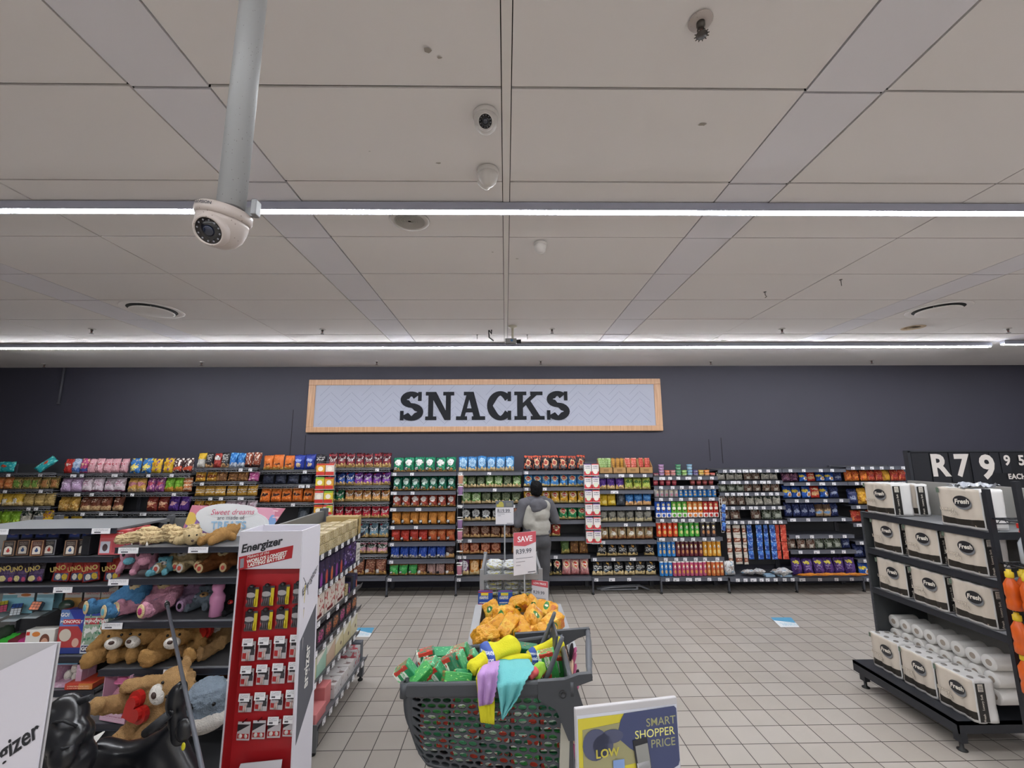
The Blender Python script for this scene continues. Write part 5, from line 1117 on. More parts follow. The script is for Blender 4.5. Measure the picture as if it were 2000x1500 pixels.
# ================================================================ SMART SHOPPER PRICE board in front
t = thing('promotion_board', 'blue and yellow price board reading SMART SHOPPER PRICE in the foreground', 'sign', (.331, 1.305, 0), .165); w, zt = .146, 1.352
b = B(); b.box((0, 0, zt-.2), (2*w+.008, .012, .41), bev=.003); b.build('board_holder', mat('clear_grey_holder', '#b8b6b8', .3), t)
b = B(); b.box((0, .03, .5), (.03, .03, .92)); b.box((0, .03, .02), (.3, .3, .03), bev=.008); b.build('stand', gs, t)
def flatp(name, m, pts, y): b = B(); b.prism([(-w+2*w*u, y, zt-.012-.38*v) for u, v in pts], (0, -.0008, 0)); return b.build(name, m, t)
flatp('poster', mat('poster_white', '#c6c8d2', .4), [(0, 0), (1, 0), (1, 1), (0, 1)], -.0065)
flatp('yellow_field', mat('poster_yellow', '#c6b93a', .4), [(.01, .02), (.99, .02), (.99, .36), (.76, .42), (.6, .46), (.42, .475), (.2, .46), (.01, .43)], -.0078)
flatp('olive_patch', mat('poster_olive', '#94906a', .4), [(.05, .09), (.64, .06), (.72, .33), (.05, .37)], -.009)
nv = mat('poster_navy', '#3e4668', .4)
flatp('navy_field', nv, [(.46, .015), (.97, .005), (.99, .02), (.995, .36), (.98, .39), (.88, .42), (.73, .46), (.7, .38), (.62, .3), (.5, .24), (.38, .16), (.42, .06)], -.0102)
b = B(); n = 20
for cx_, cz_, rx_, rz_ in ((.17, .19, .125, .1), (.33, .15, .11, .045), (.24, .2, .1, .07)): b.prism([(-w+2*w*(cx_+rx_*math.cos(2*PI*k/n)), -.0114, zt-.012-.38*(cz_+rz_*math.sin(2*PI*k/n))) for k in range(n)], (0, -.0006, 0))
b.build('cap_picture', mat('poster_slate', '#4c5068', .4), t)
flatp('card_picture', mat('poster_sky', '#7c98c8', .4), [(.33, .3), (.44, .3), (.44, .46), (.33, .46)], -.0122)
b = B(); b.box((.04*.9, -.0135, zt-.012-.38*.335), (.042, .0015, .115), Ry(-.12), bev=.0006); b.build('phone_picture', mat('poster_phone_black', '#24262c', .3), t)
b = B(); b.box((.036, -.0146, zt-.012-.38*.30), (.036, .001, .06), Ry(-.12)); b.build('phone_screen', mat('poster_phone_screen', '#8c8c88', .3), t)
b = B(); b.box((.038, -.0146, zt-.012-.38*.39), (.036, .001, .045), Ry(-.12)); b.build('phone_screen_white', mat('poster_white2', '#d4d4d8', .3), t)
s1 = mat('poster_sage', '#9c9c70', .5); s2 = mat('poster_bright_yellow', '#e0dc80', .5)
for txt, xx, zz, mm, sz in (('SMART', .105, .095, s1, .034), ('SHOPPER', .085, .165, s2, .034), ('PRICE', .108, .235, s1, .034)):
    letter('lettering', txt, mm, t, (xx-.01, -.0112, zt-.012-.38*zz), sz*.84, bold=.003)
letter('low_lettering', 'LOW', mat('poster_mustard', '#b8ae48', .5), t, (-.065, -.0134, zt-.012-.38*.25), .028, bold=.03)
# ================================================================ left: gondola ends with toys, and the chocolate gondola
gw = mat('gondola_rail_dark', '#23252f', .4); gt = mat('gondola_shelf_top', '#5e5f62', .45); gb_ = mat('gondola_grey_board', '#6d6c69', .55); gpost = mat('gondola_post', '#55565a', .5)
def gond(name, label, x0, x1, yf, yb, zs, rail=.036, zbase=.25, back_top=1.5, cards=(), dark=.0, baseY=None):
    cx = (x0+x1)/2; t = thing(name, label, 'shelving', (cx, yb, 0)); w = (x1-x0)/2; f = yf-yb
    b = B(); b.b2(-w, w, -.02, 0, .1, back_top); b.build('back_panel', board_m, t)
    for s_ in (-1, 1): b = B(); b.b2(s_*w-.02*(s_+1), s_*w+.02*(1-s_)+.0, -.05, 0, 0, back_top); b.build('upright', gpost, t)
    for i, z in enumerate(list(zs)+[zbase]):
        ff = f if i < len(zs) else (f if baseY is None else baseY-yb)
        b = B(); b.b2(-w, w, ff+.006, -.02, z-.018, z-.004); sh = b.build('shelf', gt, t)
        b = B(); b.b2(-w, w, ff, ff+.006, z-rail, z-.002); b.b2(-w, w, ff-.004, ff, z-.006, z-.002); b.b2(-w, w, ff-.004, ff, z-rail, z-rail+.004); b.build('price_rail', gw, sh)
        for (k, xx) in cards:
            if k == i: card_i(sh, xx-cx, ff-.0065, z-rail/2-.001, .118, .034)
    for s_ in (-1, 1): b = B(); b.b2(s_*(w-.03)-.02, s_*(w-.03)+.02, f+.02, f+.06, 0, zbase-.03); b.build('leg', gpost, t)
    return t
PY, PB = 2.75, 3.2
PZ = [1.49, 1.31, 1.068, .813, .53]
cdx = lambda px, y: at_y(px, y, PY).x
gond('gondola_end', 'charcoal gondola end full of teddy bears and plush toys', -2.365, -1.362, PY, PB, PZ, back_top=1.52, cards=((0, cdx(253, 1070)), (0, cdx(389, 1070)), (1, cdx(234, 1130)), (2, cdx(222, 1215)), (3, cdx(341, 1310))))
QY = 2.95; QB = 3.4; QZ = [1.572, 1.395, 1.213, .80, .61, .39]
cdq = lambda px, y: at_y(px, y, QY).x
gond('gondola_end', 'charcoal gondola end with playing cards, card games and board games', -3.55, -2.545, QY, QB, QZ, back_top=1.54, cards=((0, cdq(200, 1030)), (2, cdq(125, 1150)), (0, cdq(2, 1030))))
# grey spine boards of the gondolas running away behind the ends
for i, (xa, ya, xb, yb, z, lab) in enumerate(((-3.0, 3.42, -3.0, 4.02, 1.50, 'grey back board standing behind the board game shelves'), (-4.02, 4.05, -2.72, 4.05, 1.50, 'long grey cross board behind the left gondola ends'), (-4.6, 3.0, -4.15, 4.0, 1.50, 'grey board at the far left edge'))):
    t = thing('gondola_board', lab, 'shelving', ((xa+xb)/2, (ya+yb)/2, 0)); L_ = math.hypot(xb-xa, yb-ya); a = math.atan2(yb-ya, xb-xa)
    b = B(); b.box((0, 0, .78), (L_, .024, 1.4), Rz(a)); b.build('board', gb_, t)
    for s_ in (-1, 1): b = B(); b.box((s_*math.cos(a)*L_/2, s_*math.sin(a)*L_/2, .755), (.045, .045, 1.51), Rz(a)); b.build('post', gpost, t)
# ---- treats board standing on the top shelf
t = thing('treats_board', 'pink and white cloud board reading Sweet dreams are made of TREATS', 'sign', (at_y(460, 1050, 3.1).x, 3.1, PZ[0]), .0)
ox = t.location.x; oz = t.location.z
pk_ = design('sweet_scene_pink', '#c87c90', [('ell', .14, .35, .12, .28, '#8c6aa8'), ('ell', .3, .75, .12, .16, '#d8a0b0'), ('ell', .06, .6, .06, .2, '#d8b85c'), ('ell', .8, .75, .1, .2, '#d89cb0'), ('ell', .88, .4, .04, .3, '#7c9cc8'), ('speck', 6, .63, '#e0b8c0')], .5, coord='Generated')
def tp(px, py): p = at_y(px, py, 3.1); return (p.x-ox, 0, p.z-oz)
b = B(); b.prism([tp(375, 987), tp(557, 993), tp(535, 1025), tp(510, 1052), tp(360, 1046), tp(358, 1030)], (0, .006, 0)); b.build('printed_backing', pk_, t)
cl = mat('cloud_white', '#d6d8da', .5); b = B()
for i, (px, py, rx_, ry_) in enumerate(((445, 1008, 62, 26), (470, 1022, 56, 26), (418, 1024, 28, 19), (497, 1022, 22, 16), (455, 1030, 56, 15), (430, 1000, 22, 11), (470, 998, 34, 13))):
    n = 24; b.prism([(lambda q: (q[0], -.001-.0004*i, q[2]))(tp(px+rx_*math.cos(2*PI*k/n), py+ry_*math.sin(2*PI*k/n)*.95)) for k in range(n)], (0, -.003, 0))
b.build('cloud', cl, t)
q = tp(455, 1000); letter('lettering', 'Sweet dreams', mat('treats_pink_ink', '#c85c78', .5), t, (q[0], -.0085, q[2]), .052, shear=.35)
q = tp(452, 1011); letter('lettering', 'are made of', mat('treats_grey_ink', '#5c5e66', .5), t, (q[0], -.0085, q[2]), .038)
q = tp(448, 1026); letter('lettering', 'TREATS', mat('treats_blue_ink', '#8fb4d0', .5), t, (q[0], -.0085, q[2]), .07, bold=.02)
# ---- plush
def fur(name, c, s=.012): return mat(name, c, .95, bump=1.0, bscale=120, spec=.15, mottle=.12, mscale=30)
f_tan = fur('plush_tan', '#b28d60'); f_cream = fur('plush_cream', '#d0b98e'); f_brown = fur('plush_brown', '#8c5530'); f_gold = fur('plush_gold', '#ad8450'); f_white = fur('plush_white', '#d6d0c8'); f_pink = fur('plush_pink', '#cf94a8'); f_blue = fur('plush_blue', '#5d8fb8'); f_sky = fur('plush_sky', '#6fb0c0'); f_grey = fur('plush_grey', '#7c8894'); f_mag = fur('plush_magenta', '#b83f78'); f_lil = fur('plush_lilac', '#a98aa8'); f_dk = fur('plush_black', '#1c1a1c'); f_navy = fur('plush_denim', '#4f82ac')
nose_m = mat('plush_nose', '#3a2620', .3); eye_m = mat('plush_eye', '#0e0c0c', .15); redm = mat('red_satin', '#a8201c', .3); padm = mat('heart_pad', '#b84a3c', .7)
SIT = [('e', (0, 0, .3), (.19, .16, .25)), ('e', (0, -.03, .66), (.2, .18, .18)), ('e', (-.16, .0, .83), (.07, .035, .07)), ('e', (.16, .0, .83), (.07, .035, .07)), ('c', (-.15, -.03, .45), (-.27, -.2, .26), .075, .07), ('c', (.15, -.03, .45), (.27, -.2, .26), .075, .07),
       ('c', (-.11, -.06, .11), (-.22, -.36, .1), .1, .085), ('c', (.11, -.06, .11), (.22, -.36, .1), .1, .085), ('e', (-.23, -.42, .13), (.085, .05, .11)), ('e', (.23, -.42, .13), (.085, .05, .11))]
DROOP = [('e', (0, .05, .24), (.2, .17, .22)), ('e', (0, -.22, .35), (.2, .18, .16)), ('e', (-.2, -.17, .44), (.075, .045, .075)), ('e', (.2, -.17, .44), (.075, .045, .075)), ('c', (-.16, -.03, .4), (-.3, -.24, .2), .08, .075), ('c', (.16, -.03, .4), (.3, -.24, .2), .08, .075),
         ('c', (-.11, -.06, .11), (-.24, -.38, .1), .1, .085), ('c', (.11, -.06, .11), (.24, -.38, .1), .1, .085), ('e', (-.25, -.44, .13), (.09, .05, .12)), ('e', (.25, -.44, .13), (.09, .05, .12))]
UNI = [('e', (0, .05, .22), (.2, .2, .18)), ('e', (0, -.12, .38), (.2, .2, .18)), ('e', (0, -.28, .3), (.13, .12, .1)), ('e', (-.14, -.05, .57), (.04, .03, .07)), ('e', (.14, -.05, .57), (.04, .03, .07)), ('c', (-.12, -.12, .2), (-.16, -.3, .08), .08, .07), ('c', (.12, -.12, .2), (.16, -.3, .08), .08, .07)]
REC = [('e', (0, .08, .2), (.19, .18, .19)), ('e', (0, .16, .36), (.19, .17, .15)), ('e', (-.16, .14, .45), (.06, .035, .06)), ('e', (.16, .14, .45), (.06, .035, .06)), ('c', (-.16, .03, .3), (-.27, -.14, .14), .07, .065), ('c', (.16, .03, .3), (.27, -.14, .14), .07, .065),
       ('c', (-.11, -.06, .11), (-.2, -.36, .1), .1, .085), ('c', (.11, -.06, .11), (.2, -.36, .1), .1, .085), ('e', (-.21, -.42, .13), (.085, .05, .11)), ('e', (.21, -.42, .13), (.085, .05, .11))]
BM = {}
def pmesh(key, items, fur_=.02):
    if key not in BM: BM[key] = blob(items, voxel=.022, smooth=4, fur=fur_, furs=26, name='plush_body')
    if not BM[key].materials: BM[key].materials.append(f_tan)
    return BM[key]
def teddy(label, loc, s, rz=0, rx=0, body=f_tan, muz=f_white, pose='sit', pad=None, heart=False, ry_=0, name='teddy_bear', cat='plush toy', group=None):
    t = thing(name, label, cat, Vector(loc)+Vector((0, 0, .006)), rz, group); t.rotation_euler = (rx, ry_, rz)
    it = {'sit': SIT, 'rec': REC, 'droop': DROOP, 'uni': UNI}[pose]
    inst('body', pmesh(pose, it), body, t, (0, 0, 0), (0, 0, 0), s)
    def sub(nm, m, fn, pt=t):
        b = B(); fn(b); return b.build(nm, m, pt)
    S = lambda v: Vector(v)*s
    if pose == 'uni':
        sub('muzzle', muz, lambda b: b.sph(S((0, -.34, .29)), tuple(x*s for x in (.11, .08, .085)), 14))
        sub('mane', f_mag, lambda b: [b.sph(S((.0, -.0+.05*k, .58-.1*k)), .07*s, 10) for k in range(4)])
        sub('horn', f_white, lambda b: b.lathe([(.04*s, 0), (0, .17*s)], S((0, -.22, .53)), 10, axis=(0, -.4, 1)))
        for e in (-.12, .12): sub('eye', eye_m, lambda b: b.sph(S((e, -.29, .43)), (.03*s, .02*s, .045*s), 10))
        return t
    hy, hz = (-.03, .66) if pose == 'sit' else (.16, .36) if pose == 'rec' else (-.22, .35)
    mo = (0, hy-.17, hz-.05) if pose == 'sit' else (0, hy-.18, hz-.05)
    m = sub('muzzle', muz, lambda b: b.sph(S(mo), tuple(x*s for x in (.105, .07, .08)), 14))
    sub('nose', nose_m, lambda b: b.sph(S((mo[0], mo[1]-.065, mo[2]+.03)), tuple(x*s for x in (.036, .022, .026)), 10), m)
    for e in (-.075, .075): sub('eye', eye_m, lambda b: b.sph(S((e, hy-.165, hz+.045)), .018*s, 8))
    if pad is not None:
        for e in ((-.21, .21) if pose == 'rec' else (-.23, .23)):
            yo = -.47 if pose in ('sit', 'rec') else -.49
            q = sub('paw_pad', muz, lambda b: b.sph(S((e, yo, .13)), tuple(x*s for x in (.065, .012, .085)), 12))
            sub('pad_heart', pad, lambda b: b.sph(S((e, yo-.012, .13)), tuple(x*s for x in (.035, .006, .045)), 10), q)
    if heart:
        def h(b):
            n = 28; pts = []
            for k in range(n):
                a = 2*PI*k/n; x = 16*math.sin(a)**3; z = 13*math.cos(a)-5*math.cos(2*a)-2*math.cos(3*a)-math.cos(4*a); pts.append((x/16*.17*s, z/16*.17*s))
            for (f, y0, y1) in ((1, -.25, -.2), (.75, -.29, -.25)):
                b.prism([(p[0]*f, y1*s, .34*s+p[1]*f) for p in pts], (0, (y0-y1)*s, 0))
        sub('red_heart', redm, h)
    return t
def on(px, py, Y, z): return Vector((at_y(px, py, Y).x, Y, z))
# top shelf: flat striped plush and a brown one lying down
strp = design('plush_striped', '#c4ae84', [('lines', 0, 1, 0, 1, 5, '#8c7450')], .95, wrinkle=1.0, wob=.1)
LIE = [('e', (0, 0, .07), (.2, .13, .07)), ('e', (.26, 0, .08), (.12, .11, .075)), ('c', (-.1, .05, .06), (-.34, .12, .04), .055, .045), ('c', (-.1, -.05, .06), (-.36, -.08, .04), .055, .045), ('c', (.1, .06, .05), (.12, .24, .04), .05, .04), ('c', (.1, -.06, .05), (.06, -.2, .04), .05, .04), ('e', (.3, .1, .12), (.035, .03, .04)), ('e', (.3, -.1, .12), (.035, .03, .04))]
for i, (px, Y, rz, s, m_, lab) in enumerate(((288, 2.88, .1, .42, strp, 'striped beige plush lying flat at the left of the top shelf'), (336, 2.9, .3, .40, strp, 'striped beige plush lying in the middle of the top shelf'), (372, 2.86, -.9, .38, f_cream, 'cream fluffy plush lying before the treats board'), (431, 2.9, 1.5, .36, f_gold, 'small ginger plush bear lying with outstretched arms on the top shelf'))):
    t = thing('plush_animal', lab, 'plush toy', on(px, 1060, Y, PZ[0]+.0), rz); me = BM.get('lie') or blob(LIE, voxel=.016, smooth=3, fur=.012, furs=30, name='plush_body')
    if 'lie' not in BM: BM['lie'] = me; me.materials.append(f_tan)
    inst('body', me, m_, t, (0, 0, 0), (0, 0, 0), (s, s, s*1.7))
    for e in (-.05, .05): b = B(); b.sph((.36*s, e*s, .17*s), .015*s, 8); b.build('eye', eye_m, t)
    b = B(); b.sph((.385*s, 0, .09*s), .02*s, 8); b.build('nose', nose_m, t)
b = B(); b.box((0, 0, .0015), (.14, .1, .003), Rz(.3)); p = on(392, 1050, 2.95, PZ[0]); tag(b.build('paper_tag', mat('pale_lilac_paper', '#b8b8d0', .6), None, p), 'pale lilac paper tag under the plush on the top shelf', 'tag')
# second shelf
z = PZ[1]
teddy('pink unicorn plush with blue face turned away at the left of the second shelf', on(254, 1110, 2.9, z), .27, .6, 0, f_pink, f_sky, 'uni', name='unicorn_plush')
teddy('pink unicorn plush with big eye facing right on the second shelf', on(286, 1110, 2.87, z), .29, .5, 0, f_pink, f_pink, 'uni', name='unicorn_plush')
teddy('small teal plush slumped between the unicorn and the cream bear', on(317, 1118, 2.83, z), .19, .3, 0, f_sky, f_white, 'rec', name='plush_animal')
teddy('cream teddy bear with red heart paws on the second shelf', on(355, 1112, 2.93, z), .31, .12, 0, f_cream, f_white, 'rec', padm)
teddy('light cream teddy bear sitting behind, second shelf', on(388, 1112, 2.98, z), .3, .1, 0, f_tan, f_cream, 'rec', padm)
teddy('reddish brown teddy bear with heart paws at the right of the second shelf', on(434, 1112, 2.93, z), .31, .15, 0, f_brown, f_cream, 'rec', padm)
teddy('grey and white plush with red nose peeping under the top shelf', on(335, 1108, 3.06, z+.01), .28, .3, 0, f_grey, f_white, 'rec', name='plush_animal')
# third shelf
z = PZ[2]
teddy('blue plush with bright blue feet on the third shelf', on(262, 1205, 2.96, z), .45, -.4, 0, f_navy, f_cream, 'rec', f_sky, name='plush_animal')
teddy('pink plush with pale pink feet on the third shelf', on(318, 1205, 2.96, z), .46, -.25, 0, f_pink, f_cream, 'rec', f_mag, name='plush_animal')
teddy('dusky lilac plush with dark shoes on the third shelf', on(364, 1195, 3.02, z), .38, 0, 0, f_lil, f_lil, 'rec', f_dk, name='plush_animal')
teddy('small mixed grey and peach plush behind the pink bottle', on(396, 1195, 2.97, z), .24, .2, 0, f_grey, f_tan, 'rec', name='plush_animal')
teddy('black plush with red ribbon beside the battery stand', on(449, 1205, 2.87, z), .19, -.3, 0, f_dk, redm, 'rec', name='plush_animal')
b = B(); b.lathe([(.026, 0), (.034, .004), (.032, .06), (.036, .075), (.036, .1), (.022, .125), (.030, .14), (.030, .158), (.024, .17)], seg=20)
t = thing('water_bottle', 'translucent pink water bottle with magenta cap on the third shelf', 'bottle', on(422, 1200, 2.83, z)); t.scale = (1.15, 1.15, 1.13); b.build('bottle_body', mat('pink_plastic', '#c583a8', .25, spec=.6), t)
b = B(); b.lathe([(.025, .168), (.026, .172), (.026, .198), (.02, .205), (0, .205)], seg=20); b.build('cap', mat('magenta_plastic', '#c8387c', .35), t)
# fourth shelf: row of tan teddies flopped forward
z = PZ[3]
for i, (px, py, Y, s, rz, lab, pose) in enumerate(((243, 1300, 2.93, .42, .3, 'tan teddy bear slumped over at the left of the fourth shelf', 'droop'), (304, 1300, 2.95, .42, -.15, 'tan teddy bear flopped forward, second on the fourth shelf', 'droop'), (358, 1300, 2.93, .42, .2, 'tan teddy bear flopped forward right of the metal pole', 'droop'))):
    teddy(lab, on(px, py, Y, z), s, rz, 0, f_gold, f_white, pose, None)
teddy('pale tan teddy bear holding a red heart on the fourth shelf', on(417, 1300, 2.98, z), .40, -.3, 0, f_tan, f_white, 'rec', None, True)
# bottom: big teddy with heart lying over, grey and white plush, dark reds behind
t = teddy('large tan teddy bear leaning over with a red satin heart, lowest shelf', Vector((at_y(255, 1420, 2.72).x, 2.74, .575)), .50, -.35, -.12, f_tan, f_white, 'sit', None, True, ry_=.98)
t = thing('plush_animal', 'big round grey and white plush toy behind the metal pole, lowest shelf', 'plush toy', Vector((at_y(398, 1400, 2.68).x, 2.70, .53)), .4); t.scale = (.84,)*3
me = blob([('e', (0, 0, .14), (.15, .14, .14)), ('e', (.0, -.02, .2), (.14, .13, .11)), ('c', (.1, 0, .06), (.16, -.06, .03), .04, .03), ('c', (-.1, 0, .06), (-.14, -.08, .03), .04, .03)], voxel=.011, smooth=3, fur=.012, furs=40); me.materials.append(f_grey)
inst('body', me, f_grey, t); b = B(); b.sph((0, -.035, .08), (.145, .125, .085), 18); b.build('white_belly', f_white, t)
for e in (-.06, .06): b = B(); b.sph((e, -.15, .2), .012, 8); b.build('eye', eye_m, t)
b = B(); b.box((.12, -.02, .26), (.05, .003, .035), Ry(.5)); b.build('care_tag', MC['can_lid'], t)
for i, (px, lab) in enumerate(((330, 'brown teddy with red bow deep in the shadow behind the large bear'), (430, 'brown teddy with red bow deep in the shadow by the battery stand'))):
    teddy(lab, on(px, 1400, 3.03, PZ[4]), .32, .2*i, 0, f_brown, redm, 'sit', None)
# pink doll box
t = thing('doll_box', 'pink windowed box with a pink bear-eared doll, left of the large teddy', 'toy', Vector((at_y(228, 1420, 2.78).x, 2.80, .535)), -.25); t.scale = (.95, .95, .74)
pkb = mat('doll_box_pink', '#d0a0b8', .5); b = B()
b.b2(-.1, .1, .03, .036, 0, .34); b.b2(-.1, .1, -.05, .036, 0, .006); b.b2(-.1, -.095, -.05, .036, 0, .34); b.b2(.095, .1, -.05, .036, 0, .34); b.b2(-.1, .1, -.02, .036, .334, .34); b.build('carton', pkb, t)
b = B(); b.b2(-.095, .095, -.05, -.047, .006, .06); b.build('front_label', design('doll_label', '#d8b4c8', [('lines', .1, .9, .3, .8, 3, '#b0708c')], .5), t)
me = blob([('e', (0, 0, .17), (.045, .03, .055)), ('e', (0, -.003, .25), (.035, .032, .036)), ('c', (-.035, 0, .2), (-.06, -.02, .14), .016, .014), ('c', (.035, 0, .2), (.06, -.02, .14), .016, .014), ('c', (-.02, 0, .13), (-.022, -.01, .07), .018, .016), ('c', (.02, 0, .13), (.022, -.01, .07), .018, .016)], voxel=.006, smooth=2); me.materials.append(f_pink)
inst('doll_body', me, f_pink, t); b = B(); b.sph((0, -.012, .247), (.024, .024, .026), 12); b.build('doll_face', mat('doll_face_brown', '#5c4038', .5), t)
b = B(); b.lathe([(.05, .268), (.05, .272), (.036, .276), (.034, .3), (.0, .31)], (0, -.005, 0), 18); b.sph((-.04, 0, .3), .016, 10); b.sph((.04, 0, .3), .016, 10); b.build('doll_hat', mat('doll_hat_pink', '#cf6f98', .6), t)
b = B(); b.lathe([(0, 0), (.03, 0), (.03, .003), (0, .003)], (0, -.055, .15), 20, axis=(0, -1, 0)); b.lathe([(0, 0), (.018, 0), (.018, .003)], (-.045, -.055, .15), 16, axis=(0, -1, 0)); b.build('round_badge', MC['can_lid'], t)
# ---- card and board game shelves
def bx(name, label, cat, px, py, Y, z, w, h, d, m, rz=0, rx=0, group=None, bev=.003):
    p = at_y(px, py, Y); b = B(); b.box((0, 0, h/2), (w, d, h), bev=bev); o = b.build(name, m, None, (p.x, Y, z), (rx, 0, rz)); return tag(o, label, cat, group)
def pcd(k, c, c2, sp): return design('card_deck_'+k, c, [('rect', .04, .96, .02, .98, c2), ('rect', .1, .9, .05, .95, c), ('rect', .2, .8, .12, .42, '#c8c0b4'), ('ell', .5, .42, .3, .2, '#c8c0b4'), ('ell', .5, .34, .13, .1, sp), ('ell', .5, .42, .07, .1, sp), ('lines', .2, .8, .7, .85, 8, '#8c8478')], .45)
dk = [pcd('red', '#2a2426', '#8c6a4c', '#9c3430'), pcd('blue', '#3a2a28', '#8c6a4c', '#34507c'), pcd('blue2', '#4c2c26', '#a88058', '#2c4470'), pcd('white', '#26242a', '#8c8c94', '#a8382c')]
for i, (px, k, dz) in enumerate(((22, 0, 0), (50, 1, -.0), (77, 2, .0), (101, 3, 0), (142, 1, 0), (167, 0, 0))):
    o = bx('card_deck', 'boxed deck of playing cards with %s spade, in the row under the top rail' % ('red' if k in (0, 3) else 'blue'), 'playing cards', px, 1080, QY+.04+.02*(i % 2), QZ[1]+.002, .075, .098, .05, dk[k], .12, group='decks of playing cards, front row, %s spade' % ('red' if k in (0, 3) else 'blue'))
    bx('card_deck', 'blue topped deck of playing cards behind the front row', 'playing cards', px+6, 1070, QY+.16, QZ[1]+.002, .075, .155, .05, design('card_deck_back', '#26304c', [('rect', .1, .9, .62, .95, '#3c50a0'), ('ell', .5, .82, .3, .1, '#c8a8a0')], .45), .1, group='blue topped decks behind the front row')
bx('carrier_tray', 'black tray edge beside the card decks', 'tray', 192, 1080, QY+.12, QZ[1]+.002, .05, .12, .2, mat('black_tray', '#18191f', .4))
t = bx('playing_card_set', 'red and pink boxed playing card set with a window', 'playing cards', 224, 1075, QY+.05, QZ[1]+.002, .17, .155, .05, design('card_set', '#c05c60', [('rect', 0, 1, .7, 1, '#b83c40'), ('lines', .12, .88, .8, .92, 4, '#e0c8c0'), ('rect', .05, .42, .08, .55, '#c0c4d0'), ('ell', .24, .3, .1, .15, '#4c3c40'), ('rect', .5, .92, .1, .55, '#a84850')], .4))
for k in range(3): bx('playing_card_set', 'red boxed card set standing edge on behind the first', 'playing cards', 250+k*9, 1075, QY+.12+.03*k, QZ[1]+.002, .05, .155, .12, design('card_set_side', '#b03c3c', [('rect', 0, 1, 0, .5, '#6c9cb8')], .4), group='red card sets standing edge on')
un = [design('card_game_black', '#2a2028', [('rect', .1, .9, 0, .3, '#4c3468'), ('ell', .3, .15, .2, .12, '#d8cc90'), ('ell', .75, .12, .12, .1, '#c05070'), ('rect', .1, .9, .32, .5, '#57446c')], .3, wrinkle=.5, wob=.05), design('card_game_red', '#a82c24', [('rect', .12, .88, .05, .35, '#3c4c70'), ('ell', .35, .2, .15, .12, '#d8d4c8'), ('ell', .7, .2, .15, .13, '#c8a830'), ('rect', 0, 1, .93, 1, '#c83c30')], .3, wrinkle=.5, wob=.05)]
gold = mat('card_game_gold', '#b8a25c', .4)
for i, (px, k) in enumerate(((10, 0), (38, 0), (68, 0), (117, 1), (150, 1), (178, 1), (217, 1))):
    p = at_y(px, 1115, QY+.05); t = thing('card_game', '%s pouch of a card game with gold lettering on the third shelf' % ('black and purple' if k == 0 else 'red'), 'card game', (p.x, QY+.06, QZ[2]+.012), (.1, -.1, .05, .1, -.05, .15, 0)[i], 'black card game pouches' if k == 0 else 'red card game pouches')
    inst('pouch', BAGS['flat'][i % 3], un[k], t, (0, 0, 0), (-.08, (.05, .0, 0, .06, -.03, -.16, 0)[i], 0), (.105, .08, .155))
    letter('gold_lettering', 'UNO', gold, t, (0, -.028, .088), .04, rot=(PI/2-.0, -.2, 0), bold=.03)
for k in range(6): bx('card_game_carton', 'dark carton row behind the card game pouches', 'carton', 20+k*38, 1115, QY+.2, QZ[2]+.003, .12, .14, .1, mat('dark_carton', '#201a20', .5), group='cartons behind the card games')
# puzzle cubes on hooks
cubem = {}
def cube_toy(px, py, Y, rot, c1, c2, c3, lab, cardc):
    p = at_y(px, py, Y); t = thing('puzzle_cube', lab, 'toy', p); s_ = .05
    b = B(); b.box((0, 0, 0), (s_, s_, s_), Matrix(Rz(rot[2]))@Rx(rot[0])@Ry(rot[1]), bev=.003); b.build('cube', mat('cube_black', '#1c1c1e', .4), t)
    R_ = Matrix(Rz(rot[2]))@Rx(rot[0])@Ry(rot[1])
    for fi, (n, a, c_, col) in enumerate(((Vector((0, -1, 0)), Vector((1, 0, 0)), Vector((0, 0, 1)), c1), (Vector((1, 0, 0)), Vector((0, 1, 0)), Vector((0, 0, 1)), c2), (Vector((0, 0, 1)), Vector((1, 0, 0)), Vector((0, 1, 0)), c3), (Vector((-1, 0, 0)), Vector((0, 1, 0)), Vector((0, 0, 1)), c2))):
        b = B()
        for i in (-1, 0, 1):
            for j in (-1, 0, 1):
                cc = n*(s_/2+.0006)+(a*i+c_*j)*s_*.31; h_ = s_*.135
                b.poly([R_@(cc+a*x+c_*y_) for x, y_ in ((-h_, -h_), (h_, -h_), (h_, h_), (-h_, h_))])
        b.build('stickers', mat('cube_'+col[1:], col, .4), t)
    b = B(); b.prism([(-.055, .045, -.04), (.055, .045, -.04), (.055, .045, .09), (-.055, .045, .09)], (0, .003, 0)); b.build('backing_card', design('cube_card_'+cardc[1:], cardc, [('rect', 0, 1, .75, 1, '#d8dce0'), ('ell', .5, .87, .3, .07, '#c07038')], .5), t)
    b = B(); b.prism([(-.045, -.04, -.06), (.045, -.04, -.06), (.045, .04, -.045), (-.045, .04, -.045)], (0, .002, 0)); b.build('clear_base', mat('clear_plastic_grey', '#8c9092', .2), t)
cube_toy(4, 1185, QY+.06, (.3, 0, .8), '#b84a68', '#c8c8c0', '#c8b83c', 'puzzle cube with pink and white faces at the left edge', '#7cb0c0')
cube_toy(32, 1190, QY+.05, (.35, .1, .7), '#c8d0d8', '#c87850', '#3c5ca0', 'puzzle cube with white and orange faces hanging on its card', '#7cb0c0')
cube_toy(72, 1184, QY+.05, (-.4, .2, .5), '#d87850', '#4c5870', '#c86848', 'puzzle cube with orange faces beside the white one', '#8cb8c8')
cube_toy(90, 1180, QY+.12, (.2, .4, .3), '#4c5870', '#b84838', '#d8d8d0', 'puzzle cube with dark blue faces behind the orange one', '#7cb0c0')
